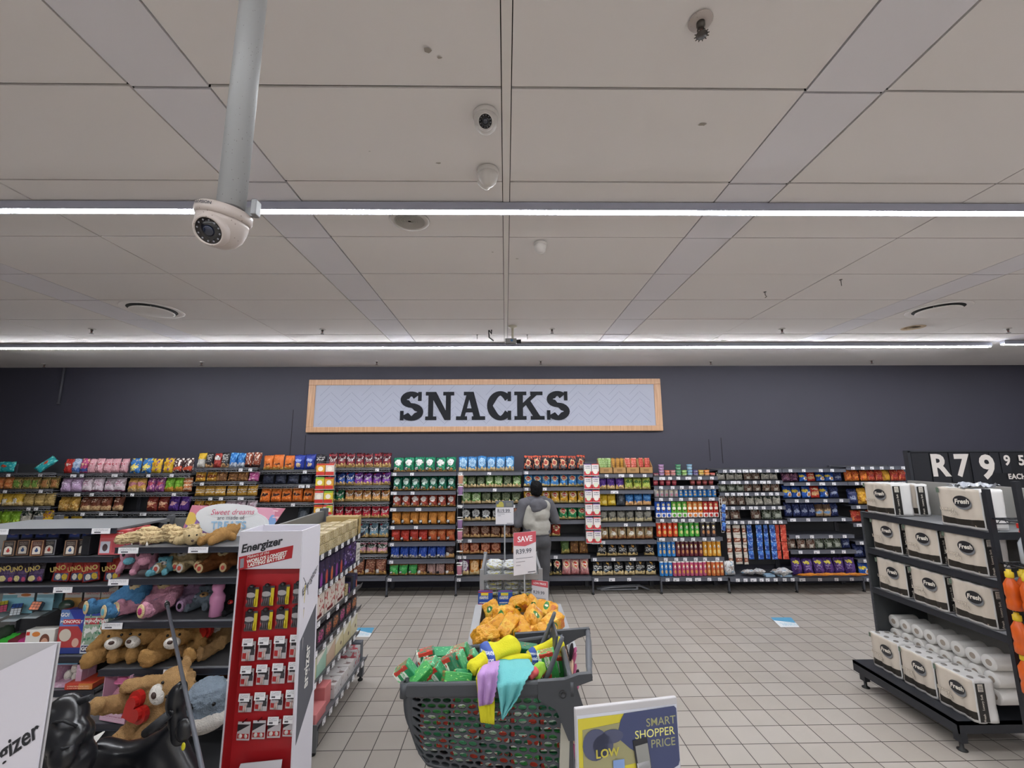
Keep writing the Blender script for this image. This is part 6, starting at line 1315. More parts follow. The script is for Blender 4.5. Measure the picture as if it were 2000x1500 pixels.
for i, (px, c) in enumerate(((130, '#2c3c34'), (168, '#5c4030'), (200, '#24242c'))):
    p = at_y(px, 1182, QY+.08); t = thing('spinning_top_pack', 'dark domed toy in a blister pack with white card, %s' % ('left of three', 'middle of three', 'right of three')[i], 'toy', p)
    b = B(); b.sph((0, 0, 0), (.045, .03, .034), 14); b.build('toy_dome', mat('dome_'+c[1:], c, .15), t)
    b = B(); b.box((0, .04, .035), (.11, .004, .15)); b.build('backing_card', design('blister_card_%d' % i, '#c8c4c0', [('rect', 0, 1, 0, .5, ('#b88c4c', '#a06c60', '#c09848')[i]), ('lines', .1, .9, .6, .9, 4, '#b87c78')], .5), t)
p = at_y(232, 1175, QY+.03); o = bx('blister_pack', 'white and yellow toy pack tilted at the right end of the peg row', 'toy', 228, 1195, QY+.04, at_y(228, 1196, QY+.04).z, .07, .12, .02, design('blister_tilt', '#c8c4c0', [('rect', 0, 1, .4, .6, '#3c50a0'), ('speck', 4, .55, '#d8c040')], .4)); o.rotation_euler = (0, .25, 0)
for i, (px, py, c, nm) in enumerate(((40, 1235, '#7c2838', 'dark red'), (60, 1240, '#c83c84', 'magenta'), (20, 1250, '#3cb83c', 'bright green'), (8, 1225, '#2c3c2c', 'dark green'))):
    p = at_y(px, py, QY+.16); me = blob([('e', (0, 0, .03), (.07, .04, .035)), ('e', (.03, 0, .05), (.04, .03, .03))], voxel=.01, smooth=3, fur=.01, furs=60); me.materials.append(mat('soft_'+c[1:], c, .9)); o = bpy.data.objects.new('soft_toy', me); link(o); o.location = (p.x, QY+.16, QZ[3]+.003+(.05 if i == 3 else 0)); tag(o, '%s soft toy heaped at the left of the game shelf' % nm, 'toy')
# board games
o = bx('toddler_brick_box', 'white toy brick box with a photo of a child, beside the board games', 'toy', 84, 1258, QY+.06, QZ[3], .17, .148, .06, design('brick_box', '#d4d2cc', [('rect', .02, .14, .78, .92, '#c02c24'), ('ell', .36, .82, .14, .1, '#c87838'), ('ell', .68, .55, .17, .27, '#6c4030'), ('ell', .68, .48, .12, .18, '#c09078'), ('rect', .55, .95, 0, .3, '#5c7050'), ('ell', .22, .3, .2, .16, '#a8bcd0')], .4), .06)
for i, (px, m, lab) in enumerate(((133, design('board_game_red', '#a8383a', [('rect', 0, 1, .62, 1, '#5c7cb8'), ('diag', -.8, 1.25, '#2c3c94'), ('rect', .15, .85, .66, .78, '#b8303c'), ('ell', .3, .42, .24, .14, '#c8beb0'), ('rect', 0, 1, 0, .14, '#2c3c80'), ('ell', .75, .25, .14, .1, '#d0a898')], .35), 'blue and red travel board game box'),
                                  (180, design('board_game_green', '#8ca08c', [('rect', 0, 1, .85, 1, '#2c3c94'), ('rect', .05, .95, .66, .8, '#b8303c'), ('speck', 5, .56, '#d8d8d4'), ('speck', 8, .6, '#3c7c5c'), ('rect', 0, 1, 0, .2, '#c8ccd4'), ('rect', .05, .5, .04, .18, '#2c3058')], .35), 'green and white travel board game box'))):
    p = at_y(px, 1275, QY+.04); t = thing('board_game', lab+' standing on the shelf', 'board game', (p.x, QY+.06, QZ[3]), .0)
    b = B(); b.box((0, 0, .132), (.155, .05, .262), bev=.003); b.build('game_box', m, t)
    letter('title_lettering', 'MONOPOLY', MC['packet_lettering_white'], t, (0, -.0262, .19 if i == 0 else .192), .025, bold=.02)
    letter('corner_lettering', 'GO!', MC['packet_lettering_white'], t, (-.048 if i == 0 else -.04, -.0262, .232 if i == 0 else .03), .03, bold=.03)
# next shelf: egg toy box and flat red box
t = thing('egg_toy_box', 'pink and blue toy box with a window showing white eggs', 'toy', (at_y(132, 1340, QY+.05).x, QY+.08, QZ[4])); b = B()
b.b2(-.095, .095, .05, .055, 0, .165); b.b2(-.095, .095, -.05, .055, 0, .03); b.b2(-.095, .095, -.05, .055, .13, .165); b.b2(-.095, -.065, -.05, .055, 0, .165); b.b2(.06, .095, -.05, .055, 0, .165)
b.build('carton', design('egg_box', '#c8a0b8', [('rect', 0, 1, .8, 1, '#6ca8c8'), ('speck', 6, .6, '#d8c0d0'), ('ell', .8, .1, .15, .12, '#8c80c0')], .45), t)
for x, z in ((-.03, .05), (.01, .09), (.02, .04)): b = B(); b.sph((x, 0, z), (.024, .024, .03), 12); b.build('egg', f_white, t)
bx('game_box', 'flat red and orange game box lying beside the egg toy box', 'board game', 172, 1345, QY+.07, QZ[4], .17, .035, .14, design('flat_red_box', '#b83c28', [('rect', .5, 1, 0, 1, '#c87838'), ('lines', .1, .9, .2, .8, 3, '#e0c0a0')], .4))
# lowest: big white mug box
bx('mug_box', 'large white gift box with small pink print, below the egg toy box', 'box', 140, 1425, QY+.12, QZ[5], .36, .17, .2, design('mug_box_print', '#bdbabf', [('rect', 0, 1, .9, 1, '#d0ccd0'), ('rect', 0, .5, .72, .8, '#c8a0b8'), ('ell', .8, .35, .08, .12, '#8c4044')], .5))
# ================================================================ chocolate gondola running away from the viewer
GX, GB_, GY0, GY1 = -1.38, -1.77, 3.30, 4.34
GZ = [1.30, 1.06, .83, .635, .42]
t = thing('chocolate_gondola', 'charcoal gondola running into the depth, stacked with boxed chocolates', 'shelving', (GB_, (GY0+GY1)/2, 0)); hL = (GY1-GY0)/2; gxd = GX-GB_
b = B(); b.b2(-.014, .014, -hL-.04, hL, .1, 1.5); b.build('spine_board', gb_, t)
for s_ in (-1, 1): b = B(); b.b2(-.03, .03, s_*hL-.03, s_*hL+.03, 0, 1.52); b.build('post', gpost, t)
for i, z in enumerate(GZ+[.20]):
    xx = gxd if i < 5 else gxd+.08; b = B(); b.b2(.014, xx, -hL, hL, z-.03, z-.016); sh = b.build('shelf', gt, t)
    b = B(); b.prism([(xx, -hL, z-.036), (xx+.004, -hL, z-.036), (xx+.018, -hL, z+.004), (xx+.014, -hL, z+.004)], (0, 2*hL, 0)); b.build('price_rail', gw, sh)
    n = (7, 9, 5, 7, 8, 8)[i]
    for k in range(n): card_i(sh, xx+.0165, -hL+.06+k*(2*hL-.1)/n+rc.uniform(-.01, .01), z-.013, .05, .038, (0, .0, PI/2))
for y_ in (-hL+.03, hL-.03):
    b = B(); b.b2(gxd+.02, gxd+.07, y_-.02, y_+.02, .04, .165); b.mi = 1; b.lathe([(.022, 0), (.024, .01), (.01, .02), (.01, .042)], (gxd+.045, y_, 0), 12); b.build('leg', [gpost, foot_m], t)
b = B(); b.b2(0, gxd+.08, -hL-.004, -hL+.004, .03, .2); b.build('kick_panel', mat('kick_grey', '#6f7072', .5), t)
goldb = design('choc_gold', '#b9a678', [('speck', 4, .55, '#d8ccb0'), ('ell', .5, .5, .25, .3, '#8c7448'), ('ell', .5, .5, .15, .2, '#d8c8a0')], .3, wrinkle=.4); goldc = design('choc_gold_cup', '#c4b48c', [('speck', 8, .52, '#8c744c')], .25, wrinkle=.5)
def gbox(i, y, w, h, d, m, lab, nm='chocolate_box', off=.02, grp=None, bev=.004, zz=0):
    z = (GZ+[.20])[i]-.014+zz; xx = GX+(.08 if i == 5 else 0); b = B(); b.box((0, 0, h/2), (d, w, h), bev=bev)
    return tag(b.build(nm, m, None, (xx-d/2-off, y, z)), lab, 'chocolates', grp)
for k in range(11):
    for r in range(2):
        for q in range(2 if k < 9 else 1):
            gbox(0, GY0+.06+k*.085, .08, .072, .085, goldb if (k+r) % 2 else goldc, 'gold foil chocolate box stacked on the top shelf of the gondola', grp='gold chocolate boxes on the top shelf', off=.02+q*.1, zz=r*.075)
for k in range(9):
    for r in range(2): gbox(0, GY0+.1+k*.1, .09, .06, .11, goldc, 'gold chocolate cup box in the back row of the top shelf', 'chocolate_box', .235, 'back row of gold chocolate boxes', zz=r*.062)
gbox(0, GY1-.07, .1, .17, .3, design('choc_carton', '#a8905c', [('rect', 0, 1, 0, .5, '#8c6840')], .5), 'open brown carton with gold boxes at the far end of the top shelf', 'chocolate_carton')
pb = [design('choc_purple_%d' % i, '#2c2440', [('diag', -1.2*1, .2+.3*i, '#2c2440'), ('ell', .5, .25, .22, .3, c), ('rect', .3, .7, 0, .25, c), ('speck', 6, .64, '#6c5ca0')], .35, axes=(1, 2)) for i, c in enumerate(('#c8683c', '#8c3c8c', '#c04c38'))]
for k in range(6): gbox(1, GY0+.06+k*.1, .09, .19, .12, pb[k % 3], 'dark purple chocolate box with %s figure on the second shelf' % ('orange', 'violet', 'red')[k % 3], grp='dark purple boxes with %s figure' % ('orange', 'violet', 'red')[k % 3])
gbox(1, GY1-.27, .3, .19, .14, design('choc_swirl', '#33264c', [('speck', 5, .6, '#7c60b0'), ('speck', 9, .63, '#c8c0d8')], .3, axes=(1, 2)), 'wide purple chocolate box with swirls on the second shelf')
gbox(1, GY1-.06, .1, .15, .14, design('choc_white_end', '#c8c4bc', [('lines', .1, .9, .2, .8, 4, '#5c5450')], .4, axes=(1, 2)), 'white packet at the far end of the second shelf')
wr = design('choc_white_red', '#d0c4b8', [('speck', 4, .56, '#a8504c'), ('rect', .2, .8, .08, .2, '#6c2c2c')], .4, axes=(1, 2)); pkm = mat('choc_pink_card', '#c8707c', .5)
gbox(2, GY0+.03, .04, .19, .2, pkm, 'pink edged chocolate box at the near end of the third shelf')
for k, y in enumerate((GY0+.15, GY0+.36, GY0+.57)): gbox(2, y, .19, .18, .1, wr, 'cream chocolate box with red print, %s on the third shelf' % ('nearest', 'middle', 'farthest')[k])
for k in range(5): gbox(2, GY0+.73+k*.06, .05, .09 if k < 2 else .12, .1, (goldc, pb[1], mat('choc_black', '#24222a', .4), mat('choc_navy', '#28304c', .4), pb[0])[k], 'small %s box at the far end of the third shelf' % ('gold', 'violet', 'black', 'navy', 'orange')[k])
fl = [design('choc_flower_%d' % i, '#2a2428', [('ell', .5, .5, .4, .38, c), ('speck', 7, .5, '#2a2428'), ('lines', 0, 1, 0, .3, 4, '#4c4448')], .35, axes=(1, 2), wrinkle=.1) for i, c in enumerate(('#c8783c', '#c04c84', '#c05c4c'))]
for k in range(7): gbox(3, GY0+.07+k*.145, .13, .12, .13, fl[k % 3], 'black chocolate box with %s flower on the fourth shelf' % ('orange', 'pink', 'coral')[k % 3], grp='black boxes with %s flower' % ('orange', 'pink', 'coral')[k % 3])
pa = [('pale yellow', '#c4c09c'), ('pale green', '#9cbca8'), ('beige', '#c0a48c'), ('cream', '#c8bc94'), ('cream', '#c4b890'), ('ivory', '#ccc4a4')]
for k, (nm, c) in enumerate(pa): gbox(4, GY0+.09+k*.175, .165, .145 if k < 4 else .16, .1, design('choc_pastel_%d' % k, c, [('ell', .5, .62, .4, .28, c), ('diag', .4, .62, '#d8d4c8'), ('ell', .7, .4, .08, .1, '#5c4840' if k > 2 else c)], .5, axes=(1, 2)), '%s chocolate box on the fifth shelf, %s from the viewer' % (nm, ('first', 'second', 'third', 'fourth', 'fifth', 'sixth')[k]))
gbox(5, GY0+.1, .18, .07, .2, mat('salmon_card', '#cc7c7c', .5), 'low open salmon pink box nearest the viewer on the base shelf')
gbox(5, GY0+.26, .12, .15, .3, mat('salmon_card2', '#c87474', .5), 'taller salmon pink gift box on the base shelf', off=.04)
wb = design('choc_white_holes', '#c9c4c2', [('speck', 4, .62, '#7c6864'), ('rect', .1, .5, .1, .4, '#d0a0a0')], .45, coord='Generated', axes=(0, 1))
for k in range(3): gbox(5, GY0+.41+k*.15, .14, .1, .28, wb, 'white chocolate box with cut-out windows on the base shelf', grp='white boxes with cut-out windows')
gbox(5, GY0+.86, .13, .15, .26, design('choc_clear', '#b8b4b4', [('speck', 4, .55, '#b85c64')], .2), 'white and red windowed gift box on the base shelf')
gbox(5, GY0+.97, .07, .16, .3, mat('slate_box', '#5c6068', .5), 'slate grey gift box at the far end of the base shelf')
# ================================================================ battery stand
whs = mat('stand_white_card', '#cfccd4', .45); rds = mat('stand_red_card', '#a31c22', .4); edg = mat('stand_pale_edge', '#dcc8c8', .5); blk = mat('stand_black_ink', '#1e2026', .5); slate = mat('stand_slate_print', '#57585f', .5)
SX, SY = -1.197, 2.30; hw = .1575; ztop = 1.652; zhd = 1.472
t = thing('battery_stand', 'red and white battery display stand with printed header and rows of hanging packs', 'display stand', (SX, SY, 0))
b = B(); b.b2(-hw+.008, hw-.008, .066, .072, .42, zhd-.006); b.b2(-hw+.008, -hw+.011, .001, .066, .42, zhd-.006); b.build('red_back', rds, t)
b = B(); b.b2(-hw, -hw+.008, 0, .21, 0, ztop); b.build('side_wall', whs, t); b = B(); b.b2(hw-.008, hw, 0, .21, 0, ztop); b.build('side_wall', whs, t)
b = B(); b.b2(-hw, hw, 0, .21, 0, .42); b.b2(-hw, hw, -.004, 0, 0, .52); b.build('base_box', whs, t)
b = B(); b.b2(-hw, hw, .195, .21, 0, ztop); b.build('back_panel', whs, t)
hd = thing  # header
b = B(); b.b2(-hw, hw, -.006, 0, zhd, ztop); b.b2(-hw, hw, 0, .21, zhd-.004, zhd); head = b.build('header_panel', whs, t)
def sp(px, py): p = at_y(px, py, SY-.008); return (p.x-SX, -.0075, p.z)
b = B(); b.prism([sp(467, 1088), sp(573, 1065), sp(570, 1090), sp(466, 1114)], (0, -.001, 0)); b.build('red_band', rds, head)
b = B(); b.prism([sp(470, 1092), sp(477, 1090), sp(476, 1108), sp(469, 1110)], (0, -.003, 0)); b.build('battery_picture', mat('battery_silver', '#9c9ca4', .3, .5), head)
def lt(txt, px, py, size, m, par, ang=.2, **kw):
    q = sp(px, py); o = letter('lettering', txt, m, par, (q[0], -.0095, q[2]), size, rot=(PI/2, -ang, 0), **kw); return o
lt('Energizer', 510, 1065, .054, blk, head, .2, shear=.3, bold=.03)
lt('Makers of the', 504, 1083.5, .02, MC['can_lid'], head, .22, shear=.3)
lt("WORLD'S LONGEST", 521, 1088.5, .0225, MC['can_lid'], head, .22, shear=.25, bold=.04)
lt('LASTING BATTERY', 520, 1096.5, .0225, MC['can_lid'], head, .22, shear=.25, bold=.04)
# right side face printing
def side(txt, y, z, size, m, ang, **kw):
    me = text_mesh(txt, size, **kw).copy(); me.materials.append(m); o = bpy.data.objects.new('side_lettering', me); link(o, t)
    R = Matrix(((0, 0, 1), (1, 0, 0), (0, 1, 0))).to_4x4() @ Matrix.Rotation(ang, 4, 'Z'); o.matrix_local = Matrix.Translation((hw+.003+(ztop-z)*.026, y, z)) @ R
side('Energizer', .1, 1.385, .05, blk, .5, shear=.3)
b = B(); b.prism([(hw+.0005, .02, 1.12), (hw+.0005, .19, 1.24), (hw+.0005, .19, .82), (hw+.0005, .02, .66)], (.001, 0, 0)); b.build('slate_print', slate, t)
side('Energizer', .1, .93, .075, MC['can_lid'], PI/2, bold=.02)
for o_ in t.children:
    if o_.name.startswith(('red_back', 'side_wall', 'base_box', 'slate_print')):
        for v in o_.data.vertices:
            if v.co.x > .05: v.co.x += (ztop-v.co.z)*.026*min(1, v.co.x/hw)
# packs on hooks
blis = [design('blister_yellow', '#4c484a', [('rect', 0, .68, .62, 1, '#28262a'), ('ell', .35, .6, .4, .13, '#a8a4a4'), ('rect', .08, .68, .05, .42, '#5c5458'), ('lines', .08, .68, .05, .42, .5, '#8c8488'), ('rect', .74, 1, .03, .9, '#c8b428'), ('ell', .05, .3, .12, .12, '#a83438')], .3, wrinkle=.1, wob=.02),
        design('blister_silver', '#b4b0b2', [('rect', .1, .9, .6, .8, '#2c2a2e'), ('ell', .5, .86, .4, .1, '#c8c4c8'), ('rect', .05, .4, .12, .42, '#b0302f'), ('rect', .45, .62, .05, .5, '#c4a8a0'), ('rect', .66, .95, .3, .6, '#3c3a3e')], .3, wrinkle=.1, wob=.05),
        design('blister_coin', '#b8b4b6', [('diag', .4, .45, '#2c2a2e'), ('rect', .05, .95, .1, .36, '#b0302f'), ('ell', .3, .24, .14, .12, '#d0ccc8'), ('ell', .72, .24, .14, .12, '#d0ccc8'), ('rect', 0, 1, .86, 1, '#c4c0c4')], .3)]
hk = mat('hook_black', '#17171a', .4)
rows_ = [(1147, 1187, 0, 0), (1194, 1234, 0, 0), (1253, 1292, 1, 1), (1306, 1341, 1, 1), (1360, 1392, 1, 1), (1410, 1447, 2, 2)]
for r, (ya, yb, kd, cd) in enumerate(rows_):
    for c in range(4):
        pxl = (491, 488, 484, 481, 478, 474)[r]+c*(30.5, 30.5, 31, 31, 30.5, 30)[r]
        p = at_y(pxl, yb-c*2.5-1, SY+.046); q = at_y(pxl, ya-c*2.5, SY+.046); h = q.z-p.z
        kd_ = kd
        b = B(); b.box((0, 0, h/2), (.063 if kd else .06, .004, h), bev=.0015)
        if kd == 0:
            for k in range(5): b.tube([(-.024+k*.0105, -.006, .008), (-.024+k*.0105, -.006, h*.45)], .0045, 8)
        elif kd == 1: b.tube([(-.004, -.006, .006), (-.004, -.006, h*.45)], .005, 8); b.tube([(.006, -.006, .006), (.006, -.006, h*.45)], .005, 8)
        else:
            for x in (-.014, .016): b.lathe([(.0, 0), (.009, 0), (.009, .003), (0, .003)], (x, -.002, h*.25), 14, axis=(0, -1, 0))
        o = b.build('battery_pack', blis[kd], None, (p.x, SY+.046, p.z), (-.03, 0, rc.uniform(-.08, .08)))
        tag(o, '%s battery pack hanging in the %s row of the red stand' % (('grey and yellow', 'silver and red', 'round coin')[kd], ('top', 'second', 'third', 'fourth', 'fifth', 'bottom')[r]), 'batteries', 'battery packs in the %s row' % ('top', 'second', 'third', 'fourth', 'fifth', 'bottom')[r])
        b = B(); b.tube([(p.x-SX, .066, p.z+h+.003), (p.x-SX, .034, p.z+h+.003), (p.x-SX, .030, p.z+h+.009)], .002, 6)
        if cd == 0: b.sph((p.x-SX, .032, p.z+h+.006), (.013, .012, .011), 10)
        b.build('hook', hk, t)
        if cd == 1 or (cd == 2 and c > 1):
            b = B(); b.box((p.x-SX+.002, .026, p.z+h+.004), (.052, .002, .034), Rx(-.1)); b.build('price_card', card_m, t)
b = B(); b.prism([(-.1, .02, .50), (.12, .02, .52), (.125, .02, .60), (-.07, .02, .585)], (0, .003, 0)); b.build('torn_card', mat('torn_card_white', '#c8c6cc', .6), t)
b = B(); b.tube([(hw+.01, .02, 1.42), (hw+.03, .03, 1.37), (hw+.025, .05, 1.33), (hw+.012, .07, 1.36)], .0012, 5); b.build('loose_thread', hk, t)
# second stand, nearer, bottom left corner
YN = 1.5
t2 = thing('battery_stand', 'white side of a second battery stand in the bottom left corner', 'display stand', (at_y(62, 1500, YN).x, YN, 0))
def s2(px, py, Y=YN): p = at_y(px, py, Y); return (p.x-t2.location.x, Y-YN, p.z)
A1, A2 = s2(108, 1258), s2(0, 1310); s_l = (A1[2]-A2[2])/(A1[0]-A2[0]); xl = A1[0]-.40
b = B(); b.prism([A1, (xl, 0, A1[2]-s_l*.40), (xl, 0, 0), (A1[0], 0, 0)], (0, .006, 0)); b.build('side_panel', whs, t2)
wx = t2.location.x; xb = (wx+A1[0])*1.8/1.5-wx-.01; b = B(); b.prism([(A1[0], .012, A1[2]), (xl-.3, .012, A1[2]-.004), (xl-.3, .012, .3), (A1[0], .012, .3)], (0, .006, 0)); b.build('back_panel', mat('stand_inner_grey', '#b0aeb0', .5), t2)
b = B(); b.prism([(A1[0], .02, 0), (xl, .02, 0), (xl, .2, 0), (xb+.08, .2, 0)], (0, 0, .3)); b.build('base_box', whs, t2)
q = s2(18, 1468); letter('lettering', 'Energizer', blk, t2, (q[0]-.03, -.002, q[2]-.012), .066, rot=(PI/2, -.6, 0), shear=.35, bold=.02)
# ================================================================ black ride-on toy in front of the plush shelves
bk = mat('ride_on_black', '#141519', .28, spec=.6, mottle=.1, mscale=12); bk2 = mat('ride_on_matt', '#1d1e22', .6)
MY = 2.15; base = at_y(250, 1500, MY); t = thing('ride_on_motorbike', 'glossy black ride-on toy motorbike in front of the plush shelves', 'toy motorbike', (base.x, MY, 0)); M0 = Vector(t.location)
def mp_(px, py, dy=0): return at_y(px, py, MY+dy)-M0
body = []
pts = [(165, 1490, .05), (200, 1468, .055), (240, 1475, .05), (285, 1470, .06), (320, 1450, .055), (340, 1425, .04)]
for (a, c_) in zip(pts, pts[1:]): body.append(('c', mp_(a[0], a[1]), mp_(c_[0], c_[1]), a[2], c_[2]))
body += [('e', mp_(260, 1520), (.17, .09, .1)), ('e', mp_(310, 1500), (.1, .08, .12)), ('e', mp_(200, 1515), (.1, .08, .07)), ('c', mp_(330, 1440), mp_(370, 1520), .05, .05), ('c', mp_(155, 1475, -.03), mp_(240, 1530, -.05), .022, .026)]
me = blob(body, voxel=.011, smooth=5); me.materials.append(bk); inst('body', me, bk, t)
b = B(); b.box(mp_(176, 1449, -.05), (.09, .05, .004), Matrix(Ry(-.45))@Rx(.35)); b.build('warning_sticker', MC['can_lid'], t)
me = blob([('e', mp_(345, 1368), (.04, .045, .07)), ('e', mp_(352, 1352), (.022, .04, .05)), ('c', mp_(345, 1395), mp_(350, 1440), .035, .04), ('e', mp_(360, 1425, -.05), (.035, .03, .05))], voxel=.008, smooth=3); me.materials.append(bk); inst('windshield', me, bk, t)
b = B(); b.tube([mp_(284, 1432, -.06), mp_(300, 1420, -.07), mp_(330, 1395, -.05)], [.018, .02, .018], 10); b.build('left_grip', bk2, t)
b = B(); b.tube([mp_(330, 1395, -.05), mp_(345, 1385, 0), mp_(372, 1380, .06)], .012, 8); b.build('handlebar', bk, t)
b = B(); b.sph(mp_(358, 1458, -.07), (.009, .004, .016), 12); b.build('yellow_badge', mat('badge_yellow', '#c8c020', .4), t)
zf = -0.0
for px, r in ((395, .13), (190, .11)):
    c_ = mp_(px, 1500); c_.z = r; b = B(); b.lathe([(r*.3, -.03), (r*.8, -.035), (r, -.025), (r*1.0, .025), (r*.8, .035), (r*.3, .03)], c_, 28, axis=(0, 1, 0)); b.build('wheel', bk2, t)
    b = B(); b.tube([c_, Vector((c_.x+(-.05 if px > 300 else .05), 0, mp_(330 if px > 300 else 230, 1500).z))], .022, 8); b.build('fork', bk2, t)
# black seat shell behind it, with carry handle
q0 = at_y(125, 1450, 1.9); t = thing('ride_on_motorbike', 'second black ride-on toy seen end on beside the white stand', 'toy motorbike', (q0.x, 1.9, 0)); M0 = Vector(t.location); MY = 1.9
me = blob([('e', mp_(128, 1402), (.075, .07, .085)), ('e', mp_(130, 1440), (.09, .08, .07)), ('e', mp_(112, 1440, -.05), (.05, .05, .06)), ('e', mp_(147, 1435, -.03), (.045, .05, .05)), ('e', mp_(125, 1490), (.1, .09, .1)), ('e', mp_(122, 1478, -.07), (.045, .04, .05)), ('c', mp_(125, 1490), Vector((0, .02, .16)), .09, .08)], voxel=.01, smooth=3, fur=.008, furs=14); me.materials.append(bk); inst('body', me, bk, t)
b = B(); b.tube([mp_(142, 1376), mp_(152, 1372), mp_(172, 1364), mp_(179, 1361)], [.008, .014, .012, .01], 10); b.tube([mp_(140, 1378), mp_(150, 1366)], .014, 10); b.build('handlebar', bk2, t)
b = B(); b.tube([mp_(98, 1412, -.06), mp_(125, 1408, -.085), mp_(150, 1418, -.05)], .005, 6); b.tube([mp_(95, 1460, -.05), mp_(125, 1462, -.1), mp_(158, 1450, -.04)], .005, 6); b.build('shell_seam', bk2, t)
for k in range(2): b = B(); b.lathe([(.03, -.03), (.08, -.035), (.09, -.02), (.09, .02), (.08, .035), (.03, .03)], (0, .04-.12*k, .09), 24, axis=(1, 0, 0)); b.build('wheel', bk2, t)
# thin metal pole leaning on the third shelf
pa, pb_ = at_y(327, 1183, 2.70), at_y(390, 1480, 1.78); d_ = (pb_-pa); pend = pa+d_*((pa.z-.004)/(pa.z-pb_.z))
t = thing('metal_pole', 'thin grey metal pole leaning up against the plush toy shelf', 'pole', pend)
b = B(); b.tube([pa-pend, Vector((0, 0, 0))], .008, 12); b.build('tube', mat('pole_grey', '#7c8088', .3, .5), t)
dn = (pa-pend).normalized(); b = B(); b.tube([pa-pend-dn*.002, pa-pend+dn*.03], .013, 10); b.build('black_collar', foot_m, t)
b = B(); b.tube([pa-pend+dn*.03, pa-pend+dn*.045, pa-pend+dn*.075], [.011, .009, .003], 10); b.build('tip', mat('pole_tip', '#b8b8bc', .25, .6), t)
# ================================================================ right: toilet roll gondola
tw = mat('toilet_gondola_black', '#25272d', .4, spec=.45); tgr = mat('toilet_gondola_top', '#7c7d80', .45); tpost = mat('toilet_gondola_post', '#3c3e44', .5)
TX, TS, TY0, TY1 = 3.30, 3.78, 3.02, 4.05       # shelf front, spine, near and far ends
TZ = [at_x(1811, 1020, TX).z, at_x(1826, 1103, TX).z, at_x(1850, 1199, TX).z]
TXB, TB0, TB1 = 3.09, 3.22, 4.12; ZBt = at_x(1668, 1290, TXB).z
t = thing('toilet_roll_gondola', 'black gondola on feet stacked with toilet roll packs on the right', 'shelving', (TS, (TY0+TY1)/2, 0)); yc = (TY0+TY1)/2; hl = (TY1-TY0)/2
b = B(); b.b2(-.015, .015, -hl-.02, hl, .1, at_x(1860, 944, TS).z); b.build('spine_board', mat('toilet_gondola_board', '#8c8a86', .55), t)
b = B(); b.b2(TX-TS, 0, hl, hl+.012, .22, TZ[0]); b.build('end_panel', design('perforated_panel', '#35383a', [('lines', 0, 1, 0, 1, 40, '#24282a')], .5, axes=(1, 2)), t)
b = B(); b.b2(TX-TS+.01, TX-TS+.05, hl+.01, hl+.04, .2, TZ[0]); b.build('post', tpost, t)
for i, z in enumerate(TZ):
    b = B(); b.b2(TX-TS+.006, -.015, -hl-.02, hl, z-.016, z-.002); sh = b.build('shelf', tgr, t)
    b = B(); b.b2(TX-TS, TX-TS+.006, -hl-.02, hl, z-.05, z); b.b2(TX-TS-.003, TX-TS, -hl-.02, hl, z-.004, z); b.build('front_edge', tw, sh)
    b = B(); b.b2(TX-TS+.006, -.015, -hl-.024, -hl-.02, z-.05, z); b.build('near_edge', tw, sh)
yb0, yb1 = TB0-yc, TB1-yc
b = B(); b.b2(TXB-TS, 0, yb0, yb1, ZBt-.022, ZBt); b.b2(TXB-TS, TXB-TS+.008, yb0, yb1, ZBt-.085, ZBt); b.b2(TXB-TS, 0, yb0, yb0+.008, ZBt-.075, ZBt); b.b2(TXB-TS, 0, yb1-.008, yb1, ZBt-.075, ZBt); b.build('base_shelf', tw, t)
for y_ in (yb0+.05, yb1-.05):
    b = B(); b.b2(TXB-TS+.03, TXB-TS+.075, y_-.028, y_+.028, .055, ZBt-.02); b.mi = 1; b.lathe([(.03, 0), (.03, .006), (.012, .016), (.012, .06)], (TXB-TS+.052, y_, 0), 14); b.build('leg', [tw, foot_m], t)
for y_ in (yb0+.05, yb1-.05): b = B(); b.b2(-.05, -.0, y_-.028, y_+.028, 0, ZBt); b.build('rear_leg', tw, t)
